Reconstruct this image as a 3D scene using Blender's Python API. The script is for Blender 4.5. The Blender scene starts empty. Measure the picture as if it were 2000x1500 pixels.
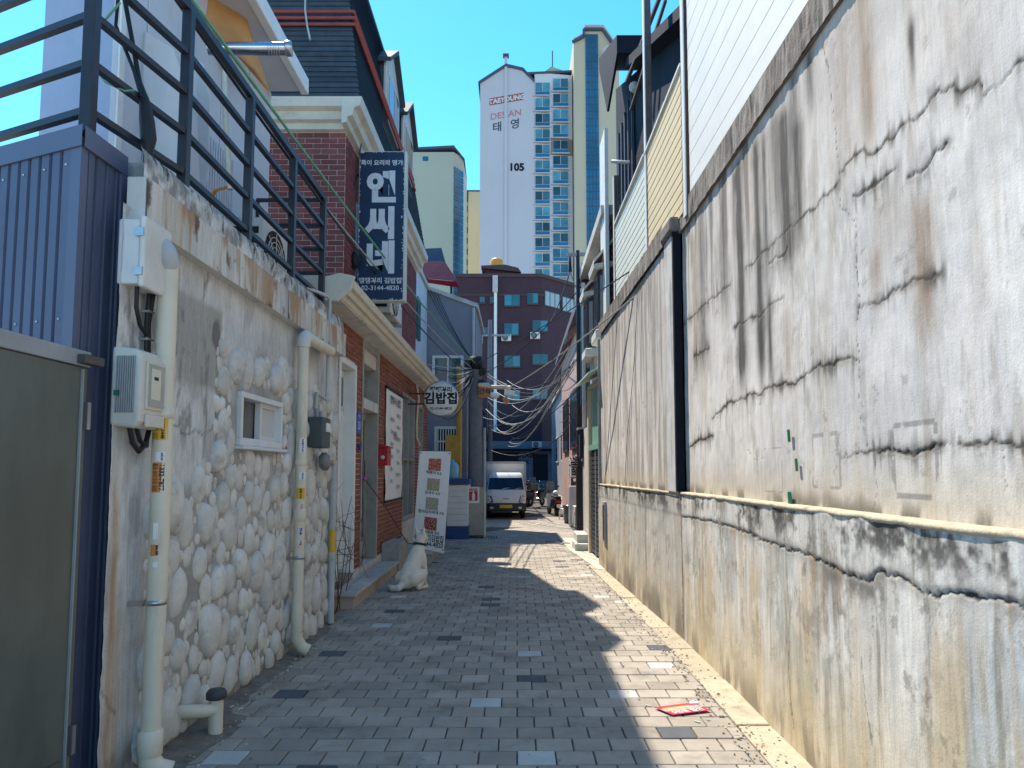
import bpy, bmesh, math, random
import numpy as np
from mathutils import Vector, Matrix

# ------------------------------------------------------------------ camera, sky, sun, exposure
scene = bpy.context.scene
COL = scene.collection
F, CX, CYP, PITCH, CAMH = 1400.0, 1010.0, 812.0, math.radians(4.5), 1.5
cam_d = bpy.data.cameras.new('camera'); cam = bpy.data.objects.new('camera', cam_d); COL.objects.link(cam)
cam.location = (0, 0, CAMH); cam.rotation_euler = (math.radians(90) + PITCH, 0, 0)
cam_d.sensor_width = 36.0; cam_d.lens = 36.0 * F / 2000.0
cam_d.shift_x = -(CX - 1000) / 2000.0; cam_d.shift_y = (CYP - 750) / 2000.0
cam_d.clip_start = 0.05; cam_d.clip_end = 2000
scene.camera = cam

KX, KY = 0.345, 0.57                       # shadow offset per metre of height (towards +x, -y)
SUN_EL = math.atan(1 / math.hypot(KX, KY)); SUN_AZ = math.atan2(-KX, KY)
world = bpy.data.worlds.new('World'); scene.world = world; world.use_nodes = True
wn = world.node_tree.nodes; wl = world.node_tree.links
bg = wn['Background']; sky = wn.new('ShaderNodeTexSky'); sky.sky_type = 'NISHITA'; sky.sun_disc = False
sky.sun_elevation = SUN_EL; sky.sun_rotation = SUN_AZ
sky.air_density = 1.0; sky.dust_density = 0.1; sky.ozone_density = 2.5; sky.altitude = 200
hs_ = wn.new('ShaderNodeHueSaturation'); hs_.inputs['Saturation'].default_value = 1.34; hs_.inputs['Hue'].default_value = 0.488; hs_.inputs['Value'].default_value = .95
wl.new(sky.outputs[0], hs_.inputs['Color']); wl.new(hs_.outputs[0], bg.inputs[0]); bg.inputs[1].default_value = 0.145
sun_d = bpy.data.lights.new('sun', 'SUN'); sun = bpy.data.objects.new('sun', sun_d); COL.objects.link(sun)
sun_d.energy = 3.45; sun_d.angle = math.radians(0.5); sun_d.color = (1.0, 0.91, 0.77)
sun.rotation_euler = Vector((KX, -KY, -1)).to_track_quat('-Z', 'Y').to_euler()
scene.view_settings.view_transform = 'Standard'; scene.view_settings.look = 'None'
scene.view_settings.gamma = 1.0; scene.view_settings.use_curve_mapping = False
scene.view_settings.exposure = 1.34

# ------------------------------------------------------------------ helpers
rng = random.Random(7)
_c, _s = math.cos(PITCH), math.sin(PITCH)
def ray(px, py):
    a = (px - CX) / F; u = -(py - CYP) / F
    return Vector((a, _c - _s * u, _s + _c * u))
def W(px, py, d):                          # point of the photograph at forward distance d
    r = ray(px, py); return Vector((0, 0, CAMH)) + r * (d / r.y)
def onX(px, py, x):                        # where a line of sight meets the plane x = const -> (y, z)
    r = ray(px, py); t = x / r.x; return (r.y * t, CAMH + r.z * t)
def G(y):                                  # height of the alley: a shallow dip past the restaurant
    if y < 14 or y > 48: return 0.0
    t = (y - 14) / 15 if y < 29 else (48 - y) / 19
    return -0.42 * (0.5 - 0.5 * math.cos(math.pi * t))

def root_of(o):
    while o.parent: o = o.parent
    return o
def tag(o, label=None, cat=None, group=None, kind=None):
    if label: o['label'] = label
    if cat: o['category'] = cat
    if group: o['group'] = group
    if kind: o['kind'] = kind
    return o
def thing(name, label, cat, loc=(0, 0, 0), rz=0, group=None):
    o = bpy.data.objects.new(name, None); COL.objects.link(o); o.empty_display_size = .1
    o.location = loc; o.rotation_euler = (0, 0, rz)
    return tag(o, label, cat, group)
def copy_tree(o, parent=None):
    c = o.copy(); COL.objects.link(c)
    if parent: c.parent = parent
    for ch in list(o.children): copy_tree(ch, c)
    return c
def link(name, me, parent=None, loc=(0, 0, 0), rot=None, world=True):
    o = bpy.data.objects.new(name, me); COL.objects.link(o)
    loc = Vector(loc)
    if parent is not None:
        o.parent = parent
        if world: loc = loc - root_of(parent).location
    o.location = loc
    if rot: o.rotation_euler = rot
    return o

class MB:
    def __init__(s): s.v = []; s.f = []; s.s = []; s.m = []
    def add(s, v, f, smooth=False, mi=0):
        n = len(s.v); s.v += [tuple(p) for p in v]; s.f += [tuple(i + n for i in q) for q in f]
        s.s += [smooth] * len(f); s.m += [mi] * len(f); return s
    def box(s, x0, x1, y0, y1, z0, z1, mi=0):
        v = [(x, y, z) for z in (z0, z1) for y in (y0, y1) for x in (x0, x1)]
        return s.add(v, [(0, 2, 3, 1), (4, 5, 7, 6), (0, 1, 5, 4), (2, 6, 7, 3), (0, 4, 6, 2), (1, 3, 7, 5)], False, mi)
    def obox(s, c, ax, ay, az, mi=0):      # centre and three half-vectors
        c, ax, ay, az = Vector(c), Vector(ax), Vector(ay), Vector(az)
        v = [c + ax * i + ay * j + az * k for k in (-1, 1) for j in (-1, 1) for i in (-1, 1)]
        return s.add(v, [(0, 2, 3, 1), (4, 5, 7, 6), (0, 1, 5, 4), (2, 6, 7, 3), (0, 4, 6, 2), (1, 3, 7, 5)], False, mi)
    def bar(s, p0, p1, w, h, up=(0, 0, 1), mi=0):
        p0, p1 = Vector(p0), Vector(p1); d = p1 - p0; t = d.normalized(); up = Vector(up)
        sd = t.cross(up)
        if sd.length < 1e-4: sd = Vector((1, 0, 0))
        sd.normalize(); u = sd.cross(t)
        return s.obox((p0 + p1) / 2, d / 2, sd * w / 2, u * h / 2, mi)
    def ring(s, p, t, r, n, ref=None):
        t = Vector(t).normalized()
        a = Vector(ref) if ref is not None else (Vector((0, 0, 1)) if abs(t.z) < .9 else Vector((1, 0, 0)))
        a = (a - t * a.dot(t)).normalized(); b = t.cross(a); p = Vector(p)
        return [p + (a * math.cos(2 * math.pi * i / n) + b * math.sin(2 * math.pi * i / n)) * r for i in range(n)], a
    def tube(s, pts, r, n=8, caps=True, mi=0):
        pts = [Vector(p) for p in pts]; rs = r if isinstance(r, (list, tuple)) else [r] * len(pts)
        v = []; f = []; ref = None
        for i, p in enumerate(pts):
            t = (pts[min(i + 1, len(pts) - 1)] - pts[max(i - 1, 0)])
            rg, ref = s.ring(p, t, rs[i], n, ref); v += rg
        for i in range(len(pts) - 1):
            for k in range(n):
                a = i * n + k; b = i * n + (k + 1) % n
                f.append((a, b, b + n, a + n))
        s.add(v, f, True, mi)
        if caps:
            m = len(pts) - 1
            s.add(v[:n], [tuple(reversed(range(n)))], False, mi); s.add(v[m * n:], [tuple(range(n))], False, mi)
        return s
    def cyl(s, p0, p1, r, r1=None, n=14, mi=0):
        return s.tube([p0, p1], [r, r if r1 is None else r1], n, True, mi)
    def lathe(s, prof, c, t=(0, 0, 1), n=16, mi=0, smooth=True):
        c, t = Vector(c), Vector(t).normalized(); v = []; f = []; ref = None
        for r, h in prof:
            rg, ref = s.ring(c + t * h, t, max(r, 1e-4), n, ref); v += rg
        for i in range(len(prof) - 1):
            for k in range(n):
                a = i * n + k; b = i * n + (k + 1) % n; f.append((a, b, b + n, a + n))
        return s.add(v, f, smooth, mi)
    def prism(s, poly, vec, mi=0):
        vec = Vector(vec); n = len(poly); v = [Vector(p) for p in poly] + [Vector(p) + vec for p in poly]
        nrm = Vector((0, 0, 0))
        for i in range(n): nrm += Vector(poly[i]).cross(Vector(poly[(i + 1) % n]))
        fl = nrm.dot(vec) > 0
        f = [tuple(reversed(range(n))) if fl else tuple(range(n)), tuple(range(n, 2 * n)) if fl else tuple(reversed(range(n, 2 * n)))]
        for i in range(n):
            j = (i + 1) % n; f.append((i, j, j + n, i + n) if fl else (j, i, i + n, j + n))
        return s.add(v, f, False, mi)
    def sphere(s, c, r, nu=12, nv=8, mi=0):   # r scalar or (rx, ry, rz)
        r = r if isinstance(r, (list, tuple)) else (r, r, r); v = []; f = []
        for j in range(nv + 1):
            th = math.pi * j / nv
            for i in range(nu):
                ph = 2 * math.pi * i / nu
                v.append((c[0] + r[0] * math.sin(th) * math.cos(ph), c[1] + r[1] * math.sin(th) * math.sin(ph), c[2] + r[2] * math.cos(th)))
        for j in range(nv):
            for i in range(nu):
                a = j * nu + i; b = j * nu + (i + 1) % nu; f.append((a, a + nu, b + nu, b))
        return s.add(v, f, True, mi)
    def mesh(s, name, mats, off=(0, 0, 0)):
        me = bpy.data.meshes.new(name); ox, oy, oz = off
        me.from_pydata([(x - ox, y - oy, z - oz) for x, y, z in s.v], [], s.f)
        me.polygons.foreach_set('use_smooth', s.s)
        for m in (mats if isinstance(mats, (list, tuple)) else [mats]): me.materials.append(m)
        if any(s.m): me.polygons.foreach_set('material_index', s.m)
        me.update(); return me
    def build(s, name, mats, parent=None, world=True, bevel=0, seg=2):
        off = root_of(parent).location if (parent is not None and world) else (0, 0, 0)
        o = bpy.data.objects.new(name, s.mesh(name, mats, off)); COL.objects.link(o)
        if parent is not None: o.parent = parent
        if bevel:
            b = o.modifiers.new('bevel', 'BEVEL'); b.width = bevel; b.segments = seg; b.limit_method = 'ANGLE'; b.angle_limit = math.radians(40)
        return o

# ------------------------------------------------------------------ materials
MATS = {}
def srgb(r, g, b):
    f = lambda c: (c / 255 / 12.92) if c / 255 <= .04045 else ((c / 255 + .055) / 1.055) ** 2.4
    return (f(r), f(g), f(b))
def mat(name, col, rough=.75, var=.18, scale=6, bump=.0, bscale=80, metal=0, spec=.35, rnd=0, streak=0, coat=0, dirt=None, dirt_amt=.0, dscale=3):
    if name in MATS: return MATS[name]
    m = bpy.data.materials.new(name); m.use_nodes = True; n = m.node_tree.nodes; l = m.node_tree.links
    b = n['Principled BSDF']; b.inputs['Roughness'].default_value = rough; b.inputs['Metallic'].default_value = metal
    b.inputs['Specular IOR Level'].default_value = spec; b.inputs['Coat Weight'].default_value = coat
    geo = n.new('ShaderNodeNewGeometry'); pos = geo.outputs['Position']
    def noise(sc, det=5, vec=None):
        t = n.new('ShaderNodeTexNoise'); t.inputs['Scale'].default_value = sc; t.inputs['Detail'].default_value = det
        t.inputs['Roughness'].default_value = .65; l.new(vec or pos, t.inputs['Vector']); return t.outputs['Fac']
    def rampf(x, a, bb):
        r = n.new('ShaderNodeMapRange'); r.inputs[1].default_value = a; r.inputs[2].default_value = bb; l.new(x, r.inputs[0]); return r.outputs[0]
    def mix(f, a, c):
        x = n.new('ShaderNodeMix'); x.data_type = 'RGBA'
        if isinstance(f, float): x.inputs[0].default_value = f
        else: l.new(f, x.inputs[0])
        for k, q in ((6, a), (7, c)):
            if isinstance(q, tuple): x.inputs[k].default_value = (*q, 1)
            else: l.new(q, x.inputs[k])
        return x.outputs[2]
    lo = tuple(c * (1 - var) for c in col); hi = tuple(min(1, c * (1 + var)) for c in col)
    cur = mix(rampf(noise(scale), .3, .7), lo, hi)
    if dirt is not None:
        vec = pos
        if streak:
            mp = n.new('ShaderNodeMapping'); mp.inputs['Scale'].default_value = (1, 1, 1 / streak); l.new(pos, mp.inputs[0]); vec = mp.outputs[0]
        cur = mix(rampf(noise(dscale, 7, vec), .72 - dirt_amt * .45, .9 - dirt_amt * .3), cur, dirt)
    if rnd:
        oi = n.new('ShaderNodeObjectInfo'); ad = n.new('ShaderNodeMath'); ad.operation = 'ADD'
        l.new(oi.outputs['Random'], ad.inputs[0]); l.new(geo.outputs['Random Per Island'], ad.inputs[1])
        fr = n.new('ShaderNodeMath'); fr.operation = 'FRACT'; l.new(ad.outputs[0], fr.inputs[0])
        hs = n.new('ShaderNodeHueSaturation'); l.new(cur, hs.inputs['Color'])
        l.new(rampf2(n, l, fr.outputs[0], 1 - rnd, 1 + rnd), hs.inputs['Value']); cur = hs.outputs[0]
    l.new(cur, b.inputs['Base Color'])
    if bump:
        bp = n.new('ShaderNodeBump'); bp.inputs['Strength'].default_value = bump; bp.inputs['Distance'].default_value = .01
        l.new(noise(bscale, 6), bp.inputs['Height']); l.new(bp.outputs[0], b.inputs['Normal'])
    MATS[name] = m; return m
def rampf2(n, l, x, a, b):
    r = n.new('ShaderNodeMapRange'); r.inputs[3].default_value = a; r.inputs[4].default_value = b; l.new(x, r.inputs[0]); return r.outputs[0]
def matvc(name, rough=.85, bump=.35, bscale=120, fine=.12, grain=.22):     # colour from a baked wear attribute plus fine grain
    m = bpy.data.materials.new(name); m.use_nodes = True; n = m.node_tree.nodes; l = m.node_tree.links; b = n['Principled BSDF']
    b.inputs['Roughness'].default_value = rough; b.inputs['Specular IOR Level'].default_value = .25
    at = n.new('ShaderNodeAttribute'); at.attribute_name = 'wear'; geo = n.new('ShaderNodeNewGeometry')
    t = n.new('ShaderNodeTexNoise'); t.inputs['Scale'].default_value = bscale; t.inputs['Detail'].default_value = 6; l.new(geo.outputs['Position'], t.inputs['Vector'])
    hs = n.new('ShaderNodeHueSaturation'); l.new(at.outputs['Color'], hs.inputs['Color'])
    r = rampf2(n, l, t.outputs['Fac'], 1 - fine * 2, 1 + fine * 2)
    mp = n.new('ShaderNodeMapping'); mp.inputs['Scale'].default_value = (55, 55, 3.2); l.new(geo.outputs['Position'], mp.inputs[0])      # rain streak grain
    t2 = n.new('ShaderNodeTexNoise'); t2.inputs['Scale'].default_value = 1; t2.inputs['Detail'].default_value = 7; t2.inputs['Roughness'].default_value = .7; l.new(mp.outputs[0], t2.inputs['Vector'])
    r2 = n.new('ShaderNodeMapRange'); r2.inputs[1].default_value = .36; r2.inputs[2].default_value = .62; r2.inputs[3].default_value = 1 - grain; r2.inputs[4].default_value = 1.03; l.new(t2.outputs['Fac'], r2.inputs[0])
    t3 = n.new('ShaderNodeTexNoise'); t3.inputs['Scale'].default_value = 34; t3.inputs['Detail'].default_value = 8; t3.inputs['Roughness'].default_value = .75; l.new(geo.outputs['Position'], t3.inputs['Vector'])
    r3 = n.new('ShaderNodeMapRange'); r3.inputs[1].default_value = .3; r3.inputs[2].default_value = .42; r3.inputs[3].default_value = 1 - grain * 1.6; r3.inputs[4].default_value = 1; l.new(t3.outputs['Fac'], r3.inputs[0])
    cur = r
    for q in (r2.outputs[0], r3.outputs[0]):
        mu = n.new('ShaderNodeMath'); mu.operation = 'MULTIPLY'; l.new(cur, mu.inputs[0]); l.new(q, mu.inputs[1]); cur = mu.outputs[0]
    l.new(cur, hs.inputs['Value']); l.new(hs.outputs[0], b.inputs['Base Color'])
    bp = n.new('ShaderNodeBump'); bp.inputs['Strength'].default_value = bump; bp.inputs['Distance'].default_value = .006
    l.new(t.outputs['Fac'], bp.inputs['Height']); l.new(bp.outputs[0], b.inputs['Normal']); return m
def glass(name, col=(.03, .05, .06), rough=.06, spec=.6):
    return mat(name, col, rough, .25, 3, spec=spec)

# value noise on numpy arrays
_R = np.random.RandomState(3).rand(16, 256, 256)
def vn(x, y, k=0):
    xi = np.floor(x).astype(int); yi = np.floor(y).astype(int); fx = x - xi; fy = y - yi
    fx = fx * fx * (3 - 2 * fx); fy = fy * fy * (3 - 2 * fy); R = _R[k % 16]
    a = R[yi & 255, xi & 255]; b = R[yi & 255, (xi + 1) & 255]; c = R[(yi + 1) & 255, xi & 255]; d = R[(yi + 1) & 255, (xi + 1) & 255]
    return (a * (1 - fx) + b * fx) * (1 - fy) + (c * (1 - fx) + d * fx) * fy
def fbm(x, y, k=0, o=5, g=.55):
    s = 0; a = 1; t = 0
    for i in range(o):
        s = s + a * vn(x * 2 ** i + 17.3 * i, y * 2 ** i + 5.1 * i, k + i); t += a; a *= g
    return s / t
def sst(a, b, x):
    t = np.clip((x - a) / (b - a), 0, 1); return t * t * (3 - 2 * t)
def lerp(a, b, t):
    return a + (np.asarray(b) - a) * t[..., None]
def dist_poly(u, v, pts, jit=.012, k=0, jf=14):
    """distance to a jittered polyline and position along it (0..1)"""
    u2 = u + (fbm(u * jf, v * jf, k, 3) - .5) * jit * 2 + (vn(u * 48, v * 48, k + 5) - .5) * .012; v2 = v + (fbm(u * jf + 31, v * jf + 7, k + 2, 3) - .5) * jit * 2 + (vn(u * 48 + 9, v * 48, k + 6) - .5) * .016
    best = np.full(u.shape, 1e9); al = np.zeros(u.shape); n = len(pts) - 1
    for i in range(n):
        ax, ay = pts[i]; bx, by = pts[i + 1]; dx, dy = bx - ax, by - ay; L = dx * dx + dy * dy + 1e-12
        t = np.clip(((u2 - ax) * dx + (v2 - ay) * dy) / L, 0, 1)
        d = np.hypot(u2 - ax - t * dx, v2 - ay - t * dy); m = d < best
        best = np.where(m, d, best); al = np.where(m, (i + t) / n, al)
    return best, al
def grid_wall(name, P0, udir, us, vs, colfn, dispfn, normal, material, parent=None, hole=None, off=(0, 0, 0)):
    """fine vertical sheet: position = P0 + udir*u + z*v + normal*disp; wear colour per vertex"""
    nu, nv = len(us), len(vs); U, V = np.meshgrid(us, vs)
    C = np.clip(colfn(U, V), .004, .95); D = dispfn(U, V)
    P0 = np.array(P0); ud = np.array(udir, float); nm = np.array(normal, float)
    co = P0 + U[..., None] * ud + V[..., None] * np.array([0, 0, 1.]) + D[..., None] * nm - np.array(off)
    i = np.arange(nu * nv).reshape(nv, nu)
    q = np.stack([i[:-1, :-1], i[:-1, 1:], i[1:, 1:], i[1:, :-1]], -1).reshape(-1, 4)
    if np.dot(np.cross(ud, [0, 0, 1.]), nm) < 0: q = q[:, ::-1]
    if hole is not None:
        uc = (U[:-1, :-1] + U[1:, 1:]).ravel() / 2; vc = (V[:-1, :-1] + V[1:, 1:]).ravel() / 2; q = q[~hole(uc, vc)]
    me = bpy.data.meshes.new(name); me.vertices.add(nu * nv); me.vertices.foreach_set('co', co.reshape(-1).astype(np.float32))
    nf = len(q); me.loops.add(nf * 4); me.loops.foreach_set('vertex_index', q.ravel().astype(np.int32))
    me.polygons.add(nf); me.polygons.foreach_set('loop_start', np.arange(0, nf * 4, 4, dtype=np.int32))
    me.polygons.foreach_set('use_smooth', np.ones(nf, bool)); me.materials.append(material)
    at = me.attributes.new('wear', 'FLOAT_COLOR', 'POINT')
    at.data.foreach_set('color', np.concatenate([C.reshape(-1, 3), np.ones((nu * nv, 1))], 1).ravel().astype(np.float32))
    me.update(); me.validate()
    o = bpy.data.objects.new(name, me); COL.objects.link(o)
    if parent is not None: o.parent = parent
    return o

def text_mesh(s, size, offset=0, extrude=0.0, align='CENTER'):
    cu = bpy.data.curves.new('lettering', 'FONT'); cu.body = s; cu.size = size; cu.align_x = align; cu.align_y = 'CENTER'
    cu.offset = offset; cu.extrude = extrude; cu.resolution_u = 3
    o = bpy.data.objects.new('lettering', cu); COL.objects.link(o)
    dg = bpy.context.evaluated_depsgraph_get(); me = bpy.data.meshes.new_from_object(o.evaluated_get(dg))
    bpy.data.objects.remove(o); bpy.data.curves.remove(cu); return me
def text(s, size, pos, right, up, material, parent, offset=0, align='CENTER', world=True, name='lettering', sx=1.0):
    me = text_mesh(s, size, offset, 0, align); me.materials.clear(); me.materials.append(material)
    r = Vector(right).normalized(); u = Vector(up).normalized(); nn = r.cross(u); p = Vector(pos)
    if world: p = p - root_of(parent).location
    for v in me.vertices: v.co = p + r * v.co.x * sx + u * v.co.y
    o = bpy.data.objects.new(name, me); COL.objects.link(o); o.parent = parent; return o

# shared materials
m_white = mat('white_paint', (.72, .72, .7), .55, .06, 5, .1, 60)
m_offwhite = mat('off_white', (.58, .57, .54), .6, .12, 4, .15, 50, dirt=(.28, .25, .2), dirt_amt=.35, streak=4)
m_pvc = mat('pvc_cream', (.62, .56, .45), .5, .10, 3, .05, 60, dirt=(.33, .28, .21), dirt_amt=.3, dscale=6, streak=5)
m_pvcgrey = mat('pvc_grey', (.42, .43, .44), .55, .12, 4, .05, 60, dirt=(.2, .19, .17), dirt_amt=.3, dscale=6)
m_black = mat('black_rubber', (.012, .012, .014), .55, .2, 8)
m_blacksteel = mat('black_steel', (.022, .024, .034), .45, .25, 7, .05, 120, spec=.4)
m_steel = mat('stainless', (.45, .45, .46), .3, .15, 5, metal=.9)
m_dark = mat('dark_inside', (.015, .016, .02), .7, .3, 3)
m_grey = mat('grey_paint', (.28, .29, .31), .55, .12, 5, .05)
m_conc = mat('concrete', (.36, .345, .32), .9, .18, 5, .4, 90, dirt=(.16, .15, .13), dirt_amt=.4)
m_concl = mat('concrete_light', (.5, .48, .44), .9, .15, 5, .4, 90, dirt=(.25, .22, .18), dirt_amt=.35)
m_red = mat('red_paint', (.42, .02, .03), .35, .15, 6)
m_glass = glass('window_glass')
m_teal = glass('teal_glass', (.02, .12, .15), .08, .6)
m_wood = mat('worn_wood', (.2, .14, .09), .8, .3, 12, .3, 60)
m_ink = mat('ink_black', (.012, .012, .015), .6, .1, 5)
m_cable = mat('cable_black', (.015, .015, .018), .5, .2, 6)
m_cableg = mat('cable_grey', (.36, .37, .36), .5, .2, 6)
m_cablegr = mat('cable_green', (.12, .34, .2), .5, .2, 6)
m_yellow = mat('yellow_paint', (.55, .3, .04), .5, .15, 5, dirt=(.25, .15, .06), dirt_amt=.3)
# ------------------------------------------------------------------ ground
m_ground = mat('ground_concrete', (.3, .285, .265), .95, .15, 3, .3, 60, dirt=(.14, .13, .12), dirt_amt=.4, dscale=1.2)
ys = [-60, -10, 0] + [14 + i for i in range(0, 35)] + [52, 60, 100, 200, 600]
mb = MB(); xs = [-300, -20, -2.3, 0, 1.9, 20, 300]
for j, y in enumerate(ys):
    for x in xs: mb.v.append((x, y, G(y) - .05))
nx = len(xs)
for j in range(len(ys) - 1):
    for i in range(nx - 1):
        a = j * nx + i; mb.f.append((a, a + 1, a + 1 + nx, a + nx)); mb.s.append(True); mb.m.append(0)
mb.build('ground', m_ground)['kind'] = 'structure'

m_joint = mat('joint_sand', (.09, .085, .075), .95, .3, 20, .5, 120)
m_paver = mat('paver_grey', (.31, .272, .228), .88, .2, 2.5, .45, 120, rnd=.16, dirt=(.14, .12, .1), dirt_amt=.42, dscale=2.6)
m_paverd = mat('paver_dark', (.085, .09, .1), .88, .15, 6, .35, 160, rnd=.1)
m_paverl = mat('paver_pale', (.42, .42, .4), .88, .1, 6, .35, 160, rnd=.08, dirt=(.25, .22, .17), dirt_amt=.3, dscale=5)
# base sheet
mb = MB(); yy = [1.0 + .5 * i for i in range(0, 86)]
def xl(y): return -1.88 if y < 7.6 else (-1.95 if y < 16.5 else max(-1.35, -1.95 + (y - 16.5) * .3) if y < 24 else -2.2)
def xr(y):
    if y < 6.6: return 1.30
    if y < 11.9: return 1.30 - (y - 6.6) * .03
    return 1.22 + min(1.0, (y - 11.9) * .045)
for y in yy: mb.v += [(-2.4, y, G(y) - .012), (2.2, y, G(y) - .012)]
for i in range(len(yy) - 1): mb.f.append((2 * i, 2 * i + 1, 2 * i + 3, 2 * i + 2)); mb.s.append(False); mb.m.append(0)
pave = mb.build('alley_pavement', m_joint); pave['kind'] = 'structure'
PW, PD, JT = .205, .182, .008
def paver_verts(w, d, h=.03, c=.004):
    x, y = w / 2, d / 2
    v = [(-x, -y, -h), (x, -y, -h), (x, y, -h), (-x, y, -h), (-x, -y, -c), (x, -y, -c), (x, y, -c), (-x, y, -c),
         (-x + c, -y + c, 0), (x - c, -y + c, 0), (x - c, y - c, 0), (-x + c, y - c, 0)]
    f = [(8, 9, 10, 11)] + [(i, (i + 1) % 4, 4 + (i + 1) % 4, 4 + i) for i in range(4)] + [(4 + i, 4 + (i + 1) % 4, 8 + (i + 1) % 4, 8 + i) for i in range(4)]
    return v, f
pcache = {}
def paver_mesh(w, m):
    k = (round(w, 3), m.name)
    if k not in pcache:
        a = MB(); a.add(*paver_verts(w, PD - JT)); pcache[k] = a.mesh('paver', m)
    return pcache[k]
# singled-out blocks seen in the photograph: (px, py) -> pale or dark
odd = {}
def mark(px, py, kind):
    r = ray(px, py); t = -CAMH / r.z; x, y = r.x * t, r.y * t
    row = round((y - 3.0) / PD); sh = .5 * PW if row % 2 else 0; colm = round((x - sh) / PW); odd[(row, colm)] = kind
for px, py, k in [(445, 1482, 'l'), (1047, 1477, 'l'), (920, 1380, 'l'), (578, 1350, 'd'), (1015, 1329, 'd'), (1197, 1360, 'l'), (1278, 1299, 'l'),
                  (1019, 1279, 'l'), (862, 1249, 'd'), (735, 1224, 'l'), (763, 1195, 'd'), (775, 1166, 'l'), (950, 1183, 'd'), (627, 1280, 'd'),
                  (1170, 1167, 'l'), (640, 1500, 'd'), (1330, 1423, 'd'), (1157, 1124, 'l'), (1280, 1265, 'd'), (1020, 1128, 'l'), (965, 1105, 'l')]: mark(px, py, k)
singles = 0; rest = {m: MB() for m in (m_paver, m_paverd, m_paverl)}
row = 0; pr = random.Random(11)
while True:
    y = 3.0 + row * PD
    if y > 31: break
    L, R = xl(y), xr(y); sh = .5 * PW if row % 2 else 0
    k0 = math.floor((L - sh) / PW); x0s = []
    for k in range(k0, k0 + 30):
        a = max(L, k * PW + sh - PW / 2 + JT / 2); b = min(R, k * PW + sh + PW / 2 - JT / 2)
        if b - a < .03: continue
        kind = odd.get((row, k)) or ('l' if y > 8 and pr.random() < .014 else 'd' if y > 8 and pr.random() < .012 else 'g')
        m = {'l': m_paverl, 'd': m_paverd, 'g': m_paver}[kind]
        z = G(y) + pr.uniform(-.0022, .0022); tx, ty = pr.uniform(-.008, .008), pr.uniform(-.008, .008)
        if singles < 300 and y > 3.25:
            o = link('paver', paver_mesh(b - a, m), pave, ((a + b) / 2, y, z), (tx, ty, pr.uniform(-.006, .006)), False); singles += 1
        else:
            v, f = paver_verts(b - a, PD - JT); rest[m].add([((a + b) / 2 + p[0], y + p[1], z + p[2] + p[1] * tx) for p in v], f)
    row += 1
for m, a in rest.items():
    o = a.build('far_pavers', m, pave); o['kind'] = 'stuff'
# gutter stones at the foot of the right wall
m_kerb = mat('gutter_stone', (.42, .36, .26), .9, .25, 4, .5, 70, dirt=(.17, .14, .1), dirt_amt=.5, dscale=4, rnd=.1)
kerb = MB().box(1.31, 1.5, 1.0, 11.8, -.06, -.02).build('gutter_strip', m_joint); kerb['kind'] = 'structure'
y = 1.0
while y < 11.7:
    L = .86 + pr.uniform(-.1, .1); yb = min(11.75, y + L); a = MB(); xa, xb = xr(y) + .008, xr(yb - .02) + .008
    a.prism([(xa, y + .006, -.04), (1.55, y + .006, -.04), (1.55, yb - .006, -.04), (xb, yb - .006, -.04)], (0, 0, .042 + pr.uniform(-.004, .006)))
    a.build('gutter_stone', m_kerb, kerb, bevel=.006, seg=1); y = yb
# dirt apron at the foot of the left wall
m_dirt = mat('dry_dirt', (.17, .15, .125), 1, .35, 9, .8, 60)
a = MB(); n = 70
for i in range(n):
    y = 2.6 + i * 5 / (n - 1); w = .05 + .2 * max(0, fbm(np.array([y * 2.3]), np.array([.5]), 1)[0] - .35) * 2 + (.16 if 3.2 < y < 4.6 else 0)
    a.v += [(-1.95, y, .035), (-1.89 + w * .35, y, .014), (-1.88 + w, y, -.006)]
for i in range(n - 1):
    for k in range(2):
        q = i * 3 + k; a.f.append((q, q + 1, q + 4, q + 3)); a.s.append(True); a.m.append(0)
tag(a.build('wall_foot_dirt', m_dirt), kind='stuff')

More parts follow.
